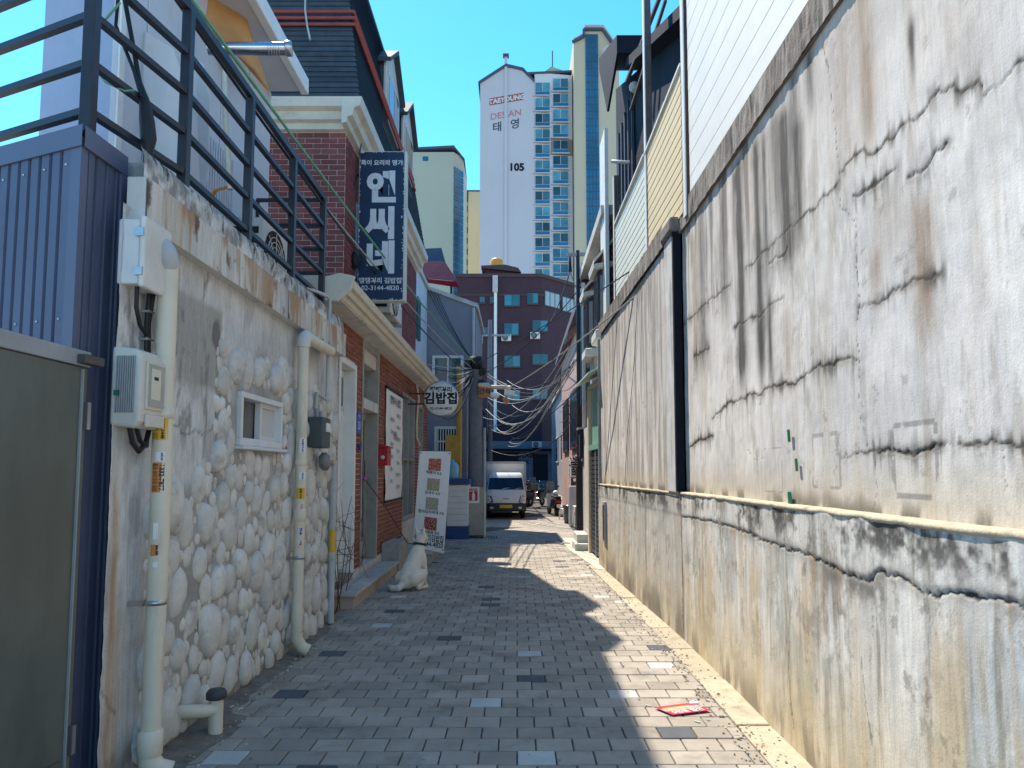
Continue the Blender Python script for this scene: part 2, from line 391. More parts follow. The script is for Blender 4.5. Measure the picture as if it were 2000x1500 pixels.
# ------------------------------------------------------------------ right: stained concrete wall
m_wall = matvc('stained_concrete', .92, .22, 110, .06, .1)
wall = thing('concrete_wall', 'tall stained cracked concrete retaining wall along the right of the alley', 'wall', (1.6, 4, 0))
WO = wall.location
def zo(lst, sc, ox, oy, x): return [onX(ox + a / sc, oy + b / sc, x) for a, b in lst]
XU, XL_ = 1.555, 1.5
U7 = lambda l: zo(l, 2.143, 1300, 0, XU)
U8 = lambda l: zo(l, 1.874, 1300, 700, XU)
L8 = lambda l: zo(l, 1.874, 1300, 700, XL_)
cracks_u = [  # (points, half width, darkness, smudge width)
    (U7([(640, 0), (655, 160), (690, 380), (705, 500), (725, 680), (725, 800), (735, 860), (795, 930), (800, 1100), (805, 1280), (800, 1400), (805, 1490)]), .004, .8, .0),
    (U7([(735, 700), (830, 620), (850, 645), (960, 560), (1050, 480), (1150, 380), (1215, 345), (1225, 390), (1310, 335), (1330, 385), (1410, 345), (1500, 265)]), .006, .85, .02),
    (U7([(790, 830), (860, 790), (960, 695)]), .011, .95, .03), (U7([(1020, 740), (1090, 690), (1180, 605)]), .012, .95, .035),
    (U7([(330, 1130), (490, 990), (600, 890), (725, 770)]), .006, .75, .02), (U7([(60, 1360), (90, 1345), (150, 1290), (270, 1195)]), .009, .8, .03),
    (U7([(285, 1375), (390, 1320), (430, 1285), (490, 1250)]), .008, .8, .03), (U7([(805, 1285), (900, 1240), (1000, 1200), (1140, 1130)]), .006, .75, .025),
    (U7([(430, 1110), (500, 1060), (510, 1040)]), .012, .9, .04), (U7([(120, 1490), (180, 1455)]), .012, .8, .04),
    (U8([(170, 220), (240, 160), (290, 140), (350, 135), (390, 100), (470, 85), (520, 60), (530, 45), (600, 20), (700, 5)]), .008, .9, .03),
    (U8([(90, 330), (120, 300), (140, 292), (172, 290)]), .012, .95, .04),
    (U8([(640, 370), (690, 345), (780, 340), (830, 335), (900, 330), (1000, 328), (1100, 322), (1240, 325), (1312, 320)]), .005, .8, .02),
    (U8([(780, 342), (830, 334), (900, 331), (1005, 328)]), .011, .95, .04),
    (U8([(705, 0), (710, 200), (735, 335)]), .003, .8, 0), (U8([(1235, 240), (1245, 330), (1255, 540)]), .003, .6, 0),
    (U8([(765, 350), (770, 560)]), .004, .5, 0), (U8([(300, 330), (330, 370), (365, 372)]), .004, .5, 0)]
streaks_u = [(300, 700, 1560, .032, .95, 0), (375, 600, 1500, .026, .75, 0), (408, 560, 1120, .022, .55, 0), (490, 480, 1080, .045, .8, 0), (545, 520, 930, .03, .7, 0),
             (600, 230, 400, .02, .6, 0), (820, -60, 560, .03, .5, 1), (1070, 850, 1340, .035, .55, 1), (1025, 120, 215, .012, .8, 0), (870, 1080, 1200, .015, .6, 1),
             (150, 880, 1500, .05, .45, 0), (930, 820, 1060, .05, .3, 1), (230, 750, 1300, .03, .35, 0), (430, 1240, 1560, .02, .6, 0), (395, 1300, 1560, .03, .55, 0),
             (120, 1000, 1560, .03, .45, 1), (740, 80, 700, .05, .25, 1), (1200, 0, 300, .05, .2, 1), (450, 500, 900, .03, .4, 0), (500, 1300, 1560, .035, .35, 1), (530, 260, 520, .025, .5, 0)]
def streak(Y, Z, yc, z1, z0, w, amt, k):
    w = w * 2.8
    c = yc + (fbm(Z * 2.2, Z * 0 + k * 3.1, k, 3) - .5) * w * .35
    ww = w * (.55 + .8 * fbm(Z * 3 + k, Y * 2, k + 1, 3))
    s = np.exp(-((Y - c) / ww) ** 2) * sst(z0 - .25, z0 + .12, Z) * (1 - sst(z1 - .05, z1 + .1, Z))
    return s * amt * (.5 + 1.1 * fbm(Y * 40, Z * 4, k + 3, 4))
def rects(Y, Z, x):
    m = np.zeros(Y.shape)
    for (a, b, c, d, w, s) in [(535, 285, 637, 468, .011, .5), (825, 250, 997, 500, .016, .62), (360, 332, 431, 486, .006, .55)]:
        y1, z1 = onX(1300 + a / 1.874, 700 + b / 1.874, x); y0, z0 = onX(1300 + c / 1.874, 700 + d / 1.874, x)
        zt = z1; zb = onX(1300 + a / 1.874, 700 + d / 1.874, x)[1]
        e = np.minimum.reduce([np.abs(Y - y0), np.abs(Y - y1)]); inz = (Z > zb) & (Z < zt); iny = (Y > y0) & (Y < y1)
        e2 = np.minimum(np.abs(Z - zb), np.abs(Z - zt))
        tear = sst(.38, .5, fbm(Y * 16, Z * 16, 5, 3))
        m = np.maximum(m, s * tear * np.maximum((e < w) & inz, (e2 < w * .8) & iny))
    return m
def col_upper(Y, Z):
    big = fbm(Y * .9, Z * .9, 1); med = fbm(Y * 4, Z * 4, 2); vert = fbm(Y * 11, Z * .9, 4); fine = fbm(Y * 40, Z * 9, 6, 4)
    C = lerp(np.broadcast_to(np.array([.57, .55, .54]), Y.shape + (3,)), [.72, .695, .67], sst(.3, .7, big))
    C = lerp(C, [.52, .46, .39], .55 * sst(.5, .75, vert)); C = lerp(C, [.42, .41, .4], .5 * sst(.52, .75, med))
    C = lerp(C, [.52, .5, .5], .5 * sst(.5, .7, fbm(Y * 2 + 9, Z * 2, 7))); C = lerp(C, [.16, .14, .12], .4 * sst(.68, .73, fbm(Y * 8, Z * 8, 3, 6, .72)))
    C = C * (.86 + .26 * fine)[..., None]
    C = lerp(C, [.34, .3, .26], .5 * sst(.56, .7, fbm(Y * 6, Z * 1.3, 12, 6, .75))); C = lerp(C, [.66, .65, .65], .45 * sst(.55, .72, fbm(Y * 3 + 5, Z * 2.2, 9, 6, .7)))
    # warm top, sooty drips below the coping, growing away from the camera
    top = sst(2.2, 3.7, Z); C = lerp(C, [.46, .4, .36], .45 * top * sst(.3, .6, big))
    drip = sst(.53, .66, fbm(Y * 11, Z * .5, 8, 5)) * sst(2.2, 3.6, Z) * sst(3.9, 4.6, Y); C = lerp(C, [.12, .1, .085], .75 * drip)
    far = sst(6.7, 7.2, Y); g2 = sst(.42, .66, fbm(Y * 12, Z * .7, 10, 4)); C = lerp(C, [.27, .245, .215], .75 * far * g2)
    for k, (xz, z1, z0, w, amt, hue) in enumerate(streaks_u):
        yc, za = onX(1300 + xz / 2.143, z1 / 2.143, XU); _, zb = onX(1300 + xz / 2.143, z0 / 2.143, XU)
        C = lerp(C, [.05, .047, .045] if hue == 0 else [.25, .17, .11], np.clip(1.25 * streak(Y, Z, yc, za, zb, w, amt, k), 0, .93))
    base = (1 - sst(1.33, 1.62, Z)); C = lerp(C, [.55, .47, .34], .6 * base); C = lerp(C, [.1, .09, .07], .8 * (1 - sst(1.32, 1.36 + .12 * vert, Z)) * sst(.42, .6, fbm(Y * 7, Z * 3, 9)))
    for k, (p, w, dk, sm) in enumerate(cracks_u):
        d, al = dist_poly(Y, Z, p, .03, k, 9)
        mod = np.clip(-.35 + 2.0 * fbm(Y * 5, Z * 5, k + 3, 4), .02, 1.5)
        if sm: C = lerp(C, [.14, .12, .1], np.clip(.85 * np.exp(-(d / (sm * .8)) ** 2) * mod, 0, .85))
        if sm: C = lerp(C, [.09, .08, .07], np.clip(.85 * np.exp(-(d / (sm * 2.4)) ** 2) * sst(.5, .66, fbm(Y * 30, Z * 2.5, k, 4)) * np.clip(mod, 0, 1), 0, .85))
        C = lerp(C, [.035, .03, .028], dk * (1 - sst(w * .2, w * .75, d / np.clip(mod * 1.3 - .1, .12, 1.6))))
    r = rects(Y, Z, XU); C = lerp(C, [.17, .165, .16], r)
    return C * np.array([1.0, .965, .925])
def disp_upper(Y, Z):
    D = .016 * (fbm(Y * .9, Z * .9, 11) - .5) + .006 * (fbm(Y * 4, Z * 4, 12) - .5) + .0007 * fbm(Y * 30, Z * 30, 13, 3)
    for k, (p, w, dk, sm) in enumerate(cracks_u):
        d, _ = dist_poly(Y, Z, p, .03, k, 9); D = D - .004 * dk * (1 - sst(w * .3, w * 1.0, d))
    return D
lower_crack = L8([(60, 580), (180, 600), (310, 640), (350, 665), (430, 690), (520, 720), (580, 745), (640, 780), (700, 800), (745, 815), (790, 780), (860, 800), (960, 855), (1050, 860), (1130, 870), (1240, 890), (1340, 915)])
def col_lower(Y, Z):
    big = fbm(Y * 1.1, Z * 1.0, 3); v1 = fbm(Y * 5, Z * .45, 5); v2 = fbm(Y * 14, Z * .8, 7); fine = fbm(Y * 45, Z * 7, 6, 4)
    C = lerp(np.broadcast_to(np.array([.55, .52, .475]), Y.shape + (3,)), [.68, .65, .6], sst(.35, .65, v2))
    C = lerp(C, [.36, .4, .42], .55 * sst(.5, .72, fbm(Y * 2.5 + 3, Z * 1.2, 2))); C = lerp(C, [.5, .37, .21], .7 * sst(.48, .68, v1) * (1 - sst(.75, 1.15, Z)))
    C = lerp(C, [.22, .19, .145], .75 * sst(.53, .7, fbm(Y * 8 + 4, Z * .7, 9, 6, .7))); C = lerp(C, [.62, .6, .56], .5 * sst(.55, .7, fbm(Y * 6, Z * .9, 13, 6, .7))); C = lerp(C, [.33, .36, .33], .5 * sst(.55, .68, fbm(Y * 1.7, Z * 2, 14, 6, .7))); C = lerp(C, [.27, .235, .19], .6 * sst(.55, .66, fbm(Y * 5, Z * 4, 1, 7, .75))); C = lerp(C, [.68, .66, .62], .55 * sst(.57, .68, fbm(Y * 4 + 8, Z * 3, 4, 7, .75))); C = lerp(C, [.1, .09, .075], .45 * sst(.65, .71, fbm(Y * 10, Z * 7, 6, 6, .75))); C = C * (.78 + .42 * fine)[..., None]
    C = lerp(C, [.56, .45, .27], .65 * (1 - sst(.05, .55 + .5 * v2, Z)))
    C = lerp(C, [.17, .13, .09], .7 * sst(.5, .64, fbm(Y * 6, Z * 2, 4)) * (1 - sst(.02, .3, Z)))
    far = sst(6.2, 6.7, Y); C = lerp(C, [.33, .3, .26], .5 * far * sst(.35, .6, v2)); C = lerp(C, [.13, .11, .09], .75 * far * (1 - sst(.05, .5, Z)) * sst(.35, .6, fbm(Y * 3, Z * 2, 8)))
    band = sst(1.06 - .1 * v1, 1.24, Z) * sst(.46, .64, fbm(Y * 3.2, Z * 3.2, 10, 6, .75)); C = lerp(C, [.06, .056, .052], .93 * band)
    d, al = dist_poly(Y, Z, lower_crack, .022, 4)
    up = sst(0, .05, Z - np.interp(Y, [p[0] for p in lower_crack][::-1], [p[1] for p in lower_crack][::-1])); sm = np.exp(-(d / .07) ** 2) * (1 - up) * sst(.3, .45, al) * (1 - sst(.55, .7, al))
    C = lerp(C, [.13, .115, .1], .8 * np.clip(sm * 1.4, 0, 1) * sst(.3, .5, fbm(Y * 20, Z * 10, 3))); C = lerp(C, [.22, .2, .18], .5 * np.exp(-(d / .035) ** 2))
    C = lerp(C, [.03, .027, .025], .95 * (1 - sst(.002, .009, d / np.clip(-.75 + 2.8 * fbm(Y * 6, Z * 6, 2, 5, .7), .03, 1.5))))
    rust = sst(.55, .7, fbm(Y * 13, Z * .5, 12)) * (1 - up) * np.exp(-np.abs(d) / .3); C = lerp(C, [.4, .24, .1], .5 * rust)
    for q in ([(6.62, 1.15), (6.6, .6), (6.64, .02)], [(9.4, 1.1), (9.5, .6)], [(4.0, .8), (4.06, .4), (4.02, .1)], [(3.2, .7), (3.12, .35)]):
        d2, _ = dist_poly(Y, Z, q, .03, 6); C = lerp(C, [.06, .05, .045], .6 * (1 - sst(.002, .007, d2)))
    seam = np.exp(-((Y - 6.5) / .035) ** 2) * (1 - sst(.95, 1.05, Z)); C = lerp(C, [.55, .54, .54], .7 * seam)
    return C
def disp_lower(Y, Z):
    d, _ = dist_poly(Y, Z, lower_crack, .022, 4)
    up = sst(0, .03, Z - np.interp(Y, [p[0] for p in lower_crack][::-1], [p[1] for p in lower_crack][::-1]))
    return .02 * (fbm(Y * 1.1, Z * 1.0, 3) - .5) + .007 * (fbm(Y * 5, Z * 4, 14) - .5) + .0012 * fbm(Y * 26, Z * 22, 13, 3) + .004 * up - .005 * (1 - sst(.002, .01, d))
yn = np.concatenate([np.arange(-.6, 1.6, .05), np.arange(1.6, 4.2, .0085), np.arange(4.2, 6.601, .013)])
zu = np.concatenate([np.arange(1.30, 3.2, .0075), np.arange(3.2, 3.745, .012)])
zl = np.arange(-.03, 1.311, .0075)
grid_wall('upper_face', (XU, 0, 0), (0, 1, 0), yn, zu, col_upper, disp_upper, (-1, 0, 0), m_wall, wall, off=WO)
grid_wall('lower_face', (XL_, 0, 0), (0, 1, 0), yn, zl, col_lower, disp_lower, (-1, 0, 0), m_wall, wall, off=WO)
# far section bends a little towards the alley
FU0, FU1 = Vector((1.485, 6.72, 0)), Vector((1.38, 11.75, 0)); fl = (FU1 - FU0).length; fd = (FU1 - FU0) / fl; fn = Vector((-fd.y, fd.x, 0))
yf = np.arange(0, fl + .01, .022); zf = np.arange(1.28, 3.74, .012)
grid_wall('upper_face', FU0, fd, yf, zf, lambda u, v: col_upper(u + 6.72, v), lambda u, v: disp_upper(u + 6.72, v) * .8, fn, m_wall, wall, off=WO)
FL0, FL1 = Vector((1.499, 6.601, 0)), Vector((1.33, 11.8, 0)); ld = (FL1 - FL0).normalized(); ln = Vector((-ld.y, ld.x, 0))
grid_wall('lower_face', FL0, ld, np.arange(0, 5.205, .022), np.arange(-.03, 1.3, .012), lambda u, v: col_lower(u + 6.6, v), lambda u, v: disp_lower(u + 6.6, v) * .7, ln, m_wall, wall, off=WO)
m_wallbody = mat('wall_body', (.4, .385, .36), .95, .2, 4, .4, 70, dirt=(.16, .15, .13), dirt_amt=.4, streak=6)
MB().box(1.61, 1.85, -.6, 6.58, -.05, 3.735).box(1.55, 1.61, -.6, 6.58, -.05, 1.29).build('core', m_wallbody, wall)
MB().prism([(1.54, 6.6, -.05), (1.42, 11.72, -.05), (1.8, 11.72, -.05), (1.8, 6.6, -.05)], (0, 0, 3.78)).build('core', m_wallbody, wall)
# ledge nosing
a = MB(); n = 160; path = [(XL_, -.6 + i * 7.2 / (n - 1)) for i in range(n)]
for i, (x, y) in enumerate(path):
    j = .008 * (fbm(np.array([y * 6]), np.array([1.]), 3)[0] - .5) * 2
    a.v += [(x - .004 + j, y, 1.292), (x - .014 + j, y, 1.304 + j), (x - .01 + j, y, 1.318 + j), (XU + .03, y, 1.326)]
for i in range(n - 1):
    for k in range(3): q = i * 4 + k; a.f.append((q, q + 4, q + 5, q + 1)); a.s.append(True); a.m.append(0)
m_ledge = mat('ledge_cement', (.5, .42, .3), .9, .25, 6, .6, 50, dirt=(.17, .14, .1), dirt_amt=.55, dscale=6)
a.build('ledge', m_ledge, wall)
a = MB(); n = 110
for i in range(n):
    t = i / (n - 1); p = FL0.lerp(FL1, t); j = .008 * (fbm(np.array([t * 30]), np.array([4.]), 3)[0] - .5) * 2
    a.v += [tuple(p + ln * (.004 + j) + Vector((0, 0, 1.285))), tuple(p + ln * (.014 + j) + Vector((0, 0, 1.3 + j))), tuple(p + ln * (.008 + j) + Vector((0, 0, 1.315 + j))), tuple(p - ln * .12 + Vector((0, 0, 1.32)))]
for i in range(n - 1):
    for k in range(3): q = i * 4 + k; a.f.append((q, q + 4, q + 5, q + 1)); a.s.append(True); a.m.append(0)
a.build('ledge', m_ledge, wall)
# end face of the wall + pilaster at the bend (its near face lies in shade)
MB().prism([(1.335, 11.79, -.05), (1.335, 11.83, -.05), (1.85, 11.83, -.05), (1.85, 11.79, -.05)], (0, 0, 3.76)).build('end_face', m_wallbody, wall)
m_pil = mat('pilaster_cement', (.55, .53, .51), .93, .16, 5, .4, 80, dirt=(.13, .12, .11), dirt_amt=.4, streak=7, dscale=5)
MB().prism([(1.472, 6.66, 1.31), (1.462, 7.0, 1.31), (1.6, 7.0, 1.31), (1.6, 6.66, 1.31)], (0, 0, 2.45)).build('pilaster', m_pil, wall, bevel=.01, seg=1)
MB().box(1.466, 1.6, 6.6, 6.658, 1.325, 3.76).build('shade_strip', mat('shade_black', (.008, .009, .016), .7, .2, spec=.15), wall)  # near-black strip paints the shade on the pilaster's near side
# coping, weathered dark
m_cop = matvc('coping_soot', .95, .7, 70, .16)
def col_cop(u, v):
    s = fbm(u * 18, v * 1.6, 2, 4); C = lerp(np.broadcast_to(np.array([.2, .165, .145]), u.shape + (3,)), [.33, .29, .255], sst(.45, .7, s))
    C = lerp(C, [.06, .05, .045], sst(.52, .7, fbm(u * 25 + 7, v * 1.2, 5, 4))); return lerp(C, [.3, .27, .24], .6 * sst(.5, .7, fbm(u * 3, v * 3, 6)))
dc = lambda u, v: .02 * (fbm(u * 14, v * 5, 7) - .5) + .012 * (fbm(u * 45, v * 14, 8, 3) - .5)
cz = np.arange(3.74, 3.97, .02)
grid_wall('coping_face', (1.528, 0, 0), (0, 1, 0), np.arange(-.6, 6.66, .012), cz, col_cop, dc, (-1, 0, 0), m_cop, wall, off=WO)
grid_wall('coping_face', FU0 + fn * .03, fd, np.arange(.28, fl + .01, .02), cz, lambda u, v: col_cop(u + 7, v), dc, fn, m_cop, wall, off=WO)
m_copb = mat('coping_body', (.2, .17, .15), .95, .35, 14, .6, 60, dirt=(.07, .06, .055), dirt_amt=.5)
MB().box(1.535, 1.86, -.6, 6.64, 3.74, 3.98).build('coping', m_copb, wall)
MB().prism([(1.49, 6.98, 3.735), (1.385, 11.8, 3.735), (1.8, 11.8, 3.735), (1.8, 6.98, 3.735)], (0, 0, .24)).build('coping', m_copb, wall)
MB().prism([(1.44, 6.6, 3.765), (1.43, 7.04, 3.765), (1.7, 7.04, 3.765), (1.7, 6.6, 3.765)], (0, 0, .15)).build('pilaster_cap', m_copb, wall, bevel=.03)
# thin hanging wire, drain box and rag on the far section
a = MB(); p = lambda px, py: FU0 + fd * ((onX(px, py, 1.44)[0] - 6.72)) + fn * .012 + Vector((0, 0, onX(px, py, 1.44)[1]))
wire = MB().tube([p(1247, 560), p(1243, 640), p(1241, 690), p(1236, 760), p(1228, 850), p(1224, 940)], .0035, 5).build('hanging_wire', m_cable)
tag(wire, 'thin dark wire hanging down the far part of the concrete wall', 'wire')
a = MB().box(1.335, 1.37, 11.1, 11.32, .45, 1.0); b = thing('wall_hatch', 'narrow grey hatch set low near the end of the concrete wall', 'hatch', (1.35, 11.2, .45))
MB().box(1.325, 1.36, 10.95, 11.22, .42, 1.05).build('frame', m_grey, b, bevel=.006); MB().box(1.32, 1.33, 10.99, 11.18, .47, 1.0).build('cover', m_dark, b)
m_gtape = mat('green_tape', (.0, .11, .06), .5, .2, 10)
for i, (px, py, w, h, ds) in enumerate([(1542, 851, .035, .07, 'topmost'), (1557, 908, .03, .07, 'middle'), (1544, 973, .05, .07, 'lowest')]):
    y, z = onX(px, py, XU - .012); o = MB().obox((XU - .016, y, z), (.0015, 0, 0), (0, w / 2, 0), (0, .004, h / 2)).build('tape_scrap', m_gtape)
    tag(o, f'{ds} of three scraps of green tape on the concrete wall', 'tape', 'green tape scraps')

# ------------------------------------------------------------------ right: siding fence on top of the wall
fence = thing('siding_fence', 'cream metal siding fence on steel posts above the concrete wall', 'fence', (1.62, 6, 3.95))
m_sw = mat('siding_white', (.78, .74, .66), .45, .05, 3, .05, 60, dirt=(.5, .46, .38), dirt_amt=.25, dscale=1.5)
m_sy = mat('siding_cream', (.76, .58, .3), .45, .06, 3, .05, 60, dirt=(.55, .42, .25), dirt_amt=.25, dscale=1.5)
m_sg = mat('siding_pale', (.71, .69, .55), .45, .06, 3, .05, 60, dirt=(.45, .42, .32), dirt_amt=.25, dscale=1.5)
def siding(y0, y1, x0, x1, z0, z1, m, pitch=.105, dp=1.0):
    n = round((z1 - z0) / pitch); pitch = (z1 - z0) / n
    for i in range(n):
        z = z0 + i * pitch; a = MB()
        a.v = [(x0 - .0075, y0, z + .001), (x1 - .0075, y1, z + .001), (x1 - .004, y1, z + pitch - .003), (x0 - .004, y0, z + pitch - .003), (x0 + .006, y0, z + pitch), (x1 + .006, y1, z + pitch),
               (x0 + .006, y0, z + .002), (x1 + .006, y1, z + .002), (x0 - .0055, y0, z + pitch * .51), (x1 - .0055, y1, z + pitch * .51), (x0 - .0072, y0, z + pitch * .5), (x1 - .0072, y1, z + pitch * .5)]
        if dp != 1: a.v = [(x0 + (p_[0] - x0) * dp if p_[0] < x0 else p_[0], p_[1], p_[2]) for p_ in a.v]
        a.f = [(0, 10, 11, 1), (10, 8, 9, 11), (8, 3, 2, 9), (3, 4, 5, 2), (6, 0, 1, 7)]; a.s = [False] * 5; a.m = [0] * 5
        a.build('slat', m, fence)
siding(1.2, 6.22, 1.545, 1.545, 3.93, 6.3, m_sw, .2, .35)
siding(6.42, 8.08, 1.53, 1.52, 3.88, 5.24, m_sy)
siding(8.22, 10.55, 1.52, 1.485, 3.88, 5.2, m_sg)
MB().box(1.56, 1.6, 1.2, 6.22, 3.93, 6.3).build('backing', m_sw, fence)
MB().prism([(1.54, 6.42, 3.93), (1.498, 10.55, 3.93), (1.55, 10.55, 3.93), (1.59, 6.42, 3.93)], (0, 0, 1.27)).build('backing', m_sg, fence)
m_post = mat('rusty_post', (.07, .055, .055), .6, .3, 6, .1, dirt=(.2, .07, .03), dirt_amt=.5, dscale=2, streak=3)
m_postw = mat('post_white', (.72, .7, .66), .5, .08, 5)
for (y, x, z1) in ((6.31, 1.525, 6.6), (8.15, 1.51, 7.4), (10.62, 1.475, 6.0)):
    MB().box(x - .0, x + .075, y - .045, y + .045, 3.8, z1).build('post', m_post, fence, bevel=.004)
    MB().box(x - .012, x - .001, y - .047, y + .045, 3.8, z1).build('lit_post_side', m_postw, fence)  # post's sunlit side painted as a white sheet against the dark shaded body
MB().bar((1.515, 8.17, 5.235), (1.53, 6.38, 5.275), .05, .03).build('top_trim', m_postw, fence)
MB().bar((1.48, 10.55, 5.215), (1.505, 8.2, 5.235), .05, .03).build('top_trim', m_postw, fence)
# ------------------------------------------------------------------ left: cobble faced building with a roof deck
XW = -1.9
cob = thing('cobble_building', 'low grey building faced with round cobbles and rust stained fascia', 'building', (-2.6, 5.5, 0))
CO = cob.location
m_plas = matvc('grey_plaster', .93, .4, 80, .07)
yw0, yw1 = onX(463, 775, XW)[0], onX(545, 785, XW)[0]; zw0, zw1 = 1.70, 2.04
def col_plas(u, v):
    big = fbm(u * 1.3, v * 1.3, 1); C = lerp(np.broadcast_to(np.array([.5, .495, .485]), u.shape + (3,)), [.62, .615, .605], sst(.35, .65, big))
    C = lerp(C, [.34, .335, .33], .6 * sst(.52, .72, fbm(u * 5, v * 3, 3))); C = C * (.87 + .26 * fbm(u * 30, v * 12, 5, 4))[..., None]
    tz = np.where(u < 4.5, 1.32 + .25 * sst(3.7, 4.5, u), 2.3 - .1 * np.clip(u - 6, 0, 9)); jz = sst(3.62, 3.74, u) * (1 - sst(tz - .1, tz + .05, v)); C = lerp(C, [.33, .325, .315], jz * (.45 + .5 * sst(.35, .6, fbm(u * 7, v * 7, 9))))  # joint plaster darkened: dirt plus crevice shade painted between the cobbles
    # repaired panel by the tall pipe
    ya, yb = onX(345, 560, XW)[0], onX(437, 600, XW)[0]; inn = sst(ya - .02, ya + .02, u) * (1 - sst(yb - .02, yb + .02, u)) * sst(1.98, 2.04, v) * (1 - sst(2.5, 2.55, v))
    C = lerp(C, [.36, .345, .31], .85 * inn); d = np.minimum(np.abs(u - ya), np.abs(u - yb)); C = lerp(C, [.68, .68, .67], .8 * np.exp(-(d / .03) ** 2) * sst(2.0, 2.05, v) * sst(.4, .55, fbm(u * 22, v * 8, 2)))
    hole = np.exp(-(((u - yb + .1) / .07) ** 2 + ((v - 2.36) / .1) ** 2)); C = lerp(C, [.16, .155, .15], .9 * sst(.3, .6, hole * (.5 + fbm(u * 18, v * 18, 7))))
    C = lerp(C, [.2, .19, .18], .7 * sst(.57, .72, fbm(u * 14, v * 5, 9)) * sst(1.5, 1.8, v) * (1 - sst(4.4, 4.8, u)))
    for yc, w, z1, am in ((3.42, .03, 1.6, .75), (3.47, .05, 1.0, .5), (5.9, .03, 2.7, .35), (5.3, .05, 2.75, .25)):
        C = lerp(C, [.42, .24, .11] if yc < 4 else [.18, .17, .16], am * np.exp(-((u - yc - .03 * (fbm(v * 3, v * 0, 3) - .5)) / w) ** 2) * (1 - sst(z1 - .3, z1, v)) * (.4 + fbm(u * 20, v * 5, 4)))
    C = lerp(C, [.15, .13, .11], .85 * (1 - sst(.02, .16 + .35 * fbm(u * 4, v * 2, 8), v)) * sst(.3, .55, fbm(u * 9, v * 6, 6)))
    C = lerp(C, [.26, .22, .16], .5 * (1 - sst(.1, .6, v)) * sst(.45, .6, fbm(u * 3 + 3, v * 3, 2)))
    for q in ([(4.5, 2.4), (4.55, 2.0), (4.5, 1.7), (4.4, 1.2), (4.35, .7), (4.3, .2)], [(3.9, 1.75), (4.3, 1.72), (4.5, 1.78)], [(5.4, .9), (5.1, .4), (5.0, .1)], [(3.35, .5), (3.5, .35)]):
        d2, _ = dist_poly(u, v, q, .04, 5); C = lerp(C, [.1, .095, .09], .6 * (1 - sst(.003, .012, d2)))
    return C
grid_wall('wall', (XW, 0, 0), (0, 1, 0), np.arange(3.36, 7.56, .0125), np.arange(-.03, 2.8, .0125), col_plas,
          lambda u, v: .02 * (fbm(u * 2, v * 2, 4) - .5) + .012 * (fbm(u * 8, v * 8, 5) - .5) + .003 * fbm(u * 30, v * 30, 6, 3), (1, 0, 0), m_plas, cob,
          hole=lambda u, v: (u > yw0 + .01) & (u < yw1 - .01) & (v > zw0) & (v < zw1), off=CO)
m_body = mat('plaster_body', (.4, .4, .4), .95, .15, 4, .3)
MB().box(-6.5, -2.12, 3.62, 7.5, -.05, 2.98).build('body', m_body, cob)
MB().box(-2.12, XW - .03, 7.5, 7.56, -.05, 2.98).build('end_wall', m_body, cob)
# cobbles: each its own piece
m_stone = mat('painted_cobble', (.56, .54, .505), .85, .16, 7, .7, 28, rnd=.1, dirt=(.17, .16, .145), dirt_amt=.4, dscale=5)
smesh = []
for k in range(8):
    a = MB(); nu, nv = 12, 5; r2 = random.Random(k); p0_ = [r2.uniform(-.2, .2) for _ in range(nu)]; ph = [(p0_[i] + p0_[i - 1] + p0_[(i + 1) % nu]) / 2 for i in range(nu)]
    v = [(1.0, 0, 0)]; f = []
    for j in range(1, nv + 1):
        th = (math.pi * .53) * j / nv
        for i in range(nu):
            an = 2 * math.pi * i / nu; q = 1 + ph[i] * math.sin(th) + .05 * math.sin(2 * an + k)
            v.append((math.copysign(abs(math.cos(th)) ** .75, math.cos(th)), math.sin(th) ** .8 * math.cos(an) * q, math.sin(th) ** .8 * math.sin(an) * q))
    for i in range(nu): f.append((0, 1 + i, 1 + (i + 1) % nu))
    for j in range(nv - 1):
        for i in range(nu): p = 1 + j * nu + i; q = 1 + j * nu + (i + 1) % nu; f.append((p, p + nu, q + nu, q))
    a.add(v, f, True); smesh.append(a.mesh('cobble', m_stone))
sr = random.Random(5); placed = []
def top_stone(y):
    if y < 4.5: return 1.32 + .25 * sst(3.7, 4.5, np.array(y)) * 1.0
    return 2.3 - .25 * max(0, (y - 6.0)) * .4
def ok(y, z, a, b, tight):
    if y < 3.72 or y > 7.42 or z < .06 or z > top_stone(y): return False
    if yw0 - .07 - a * .8 < y < yw1 + .06 + a * .8 and zw0 - .05 - b * .8 < z < zw1 + .06 + b * .8: return False
    for (y2, z2, a2, b2) in placed:
        if ((y - y2) / (a + a2)) ** 2 + ((z - z2) / (b + b2)) ** 2 < tight: return False
    return True
for size, tries, tight in ((1.25, 260, 1.0), (1.0, 1500, .95), (.72, 2600, .92), (.5, 2600, .9)):
    for _ in range(tries):
        if len(placed) >= 298: break
        y, z = sr.uniform(3.72, 7.42), sr.uniform(.06, 2.3); a = size * sr.uniform(.058, .084); b = a * sr.uniform(1.15, 1.65)
        if ok(y, z, a, b, tight): placed.append((y, z, a, b))
nbig = len(placed); small = MB()
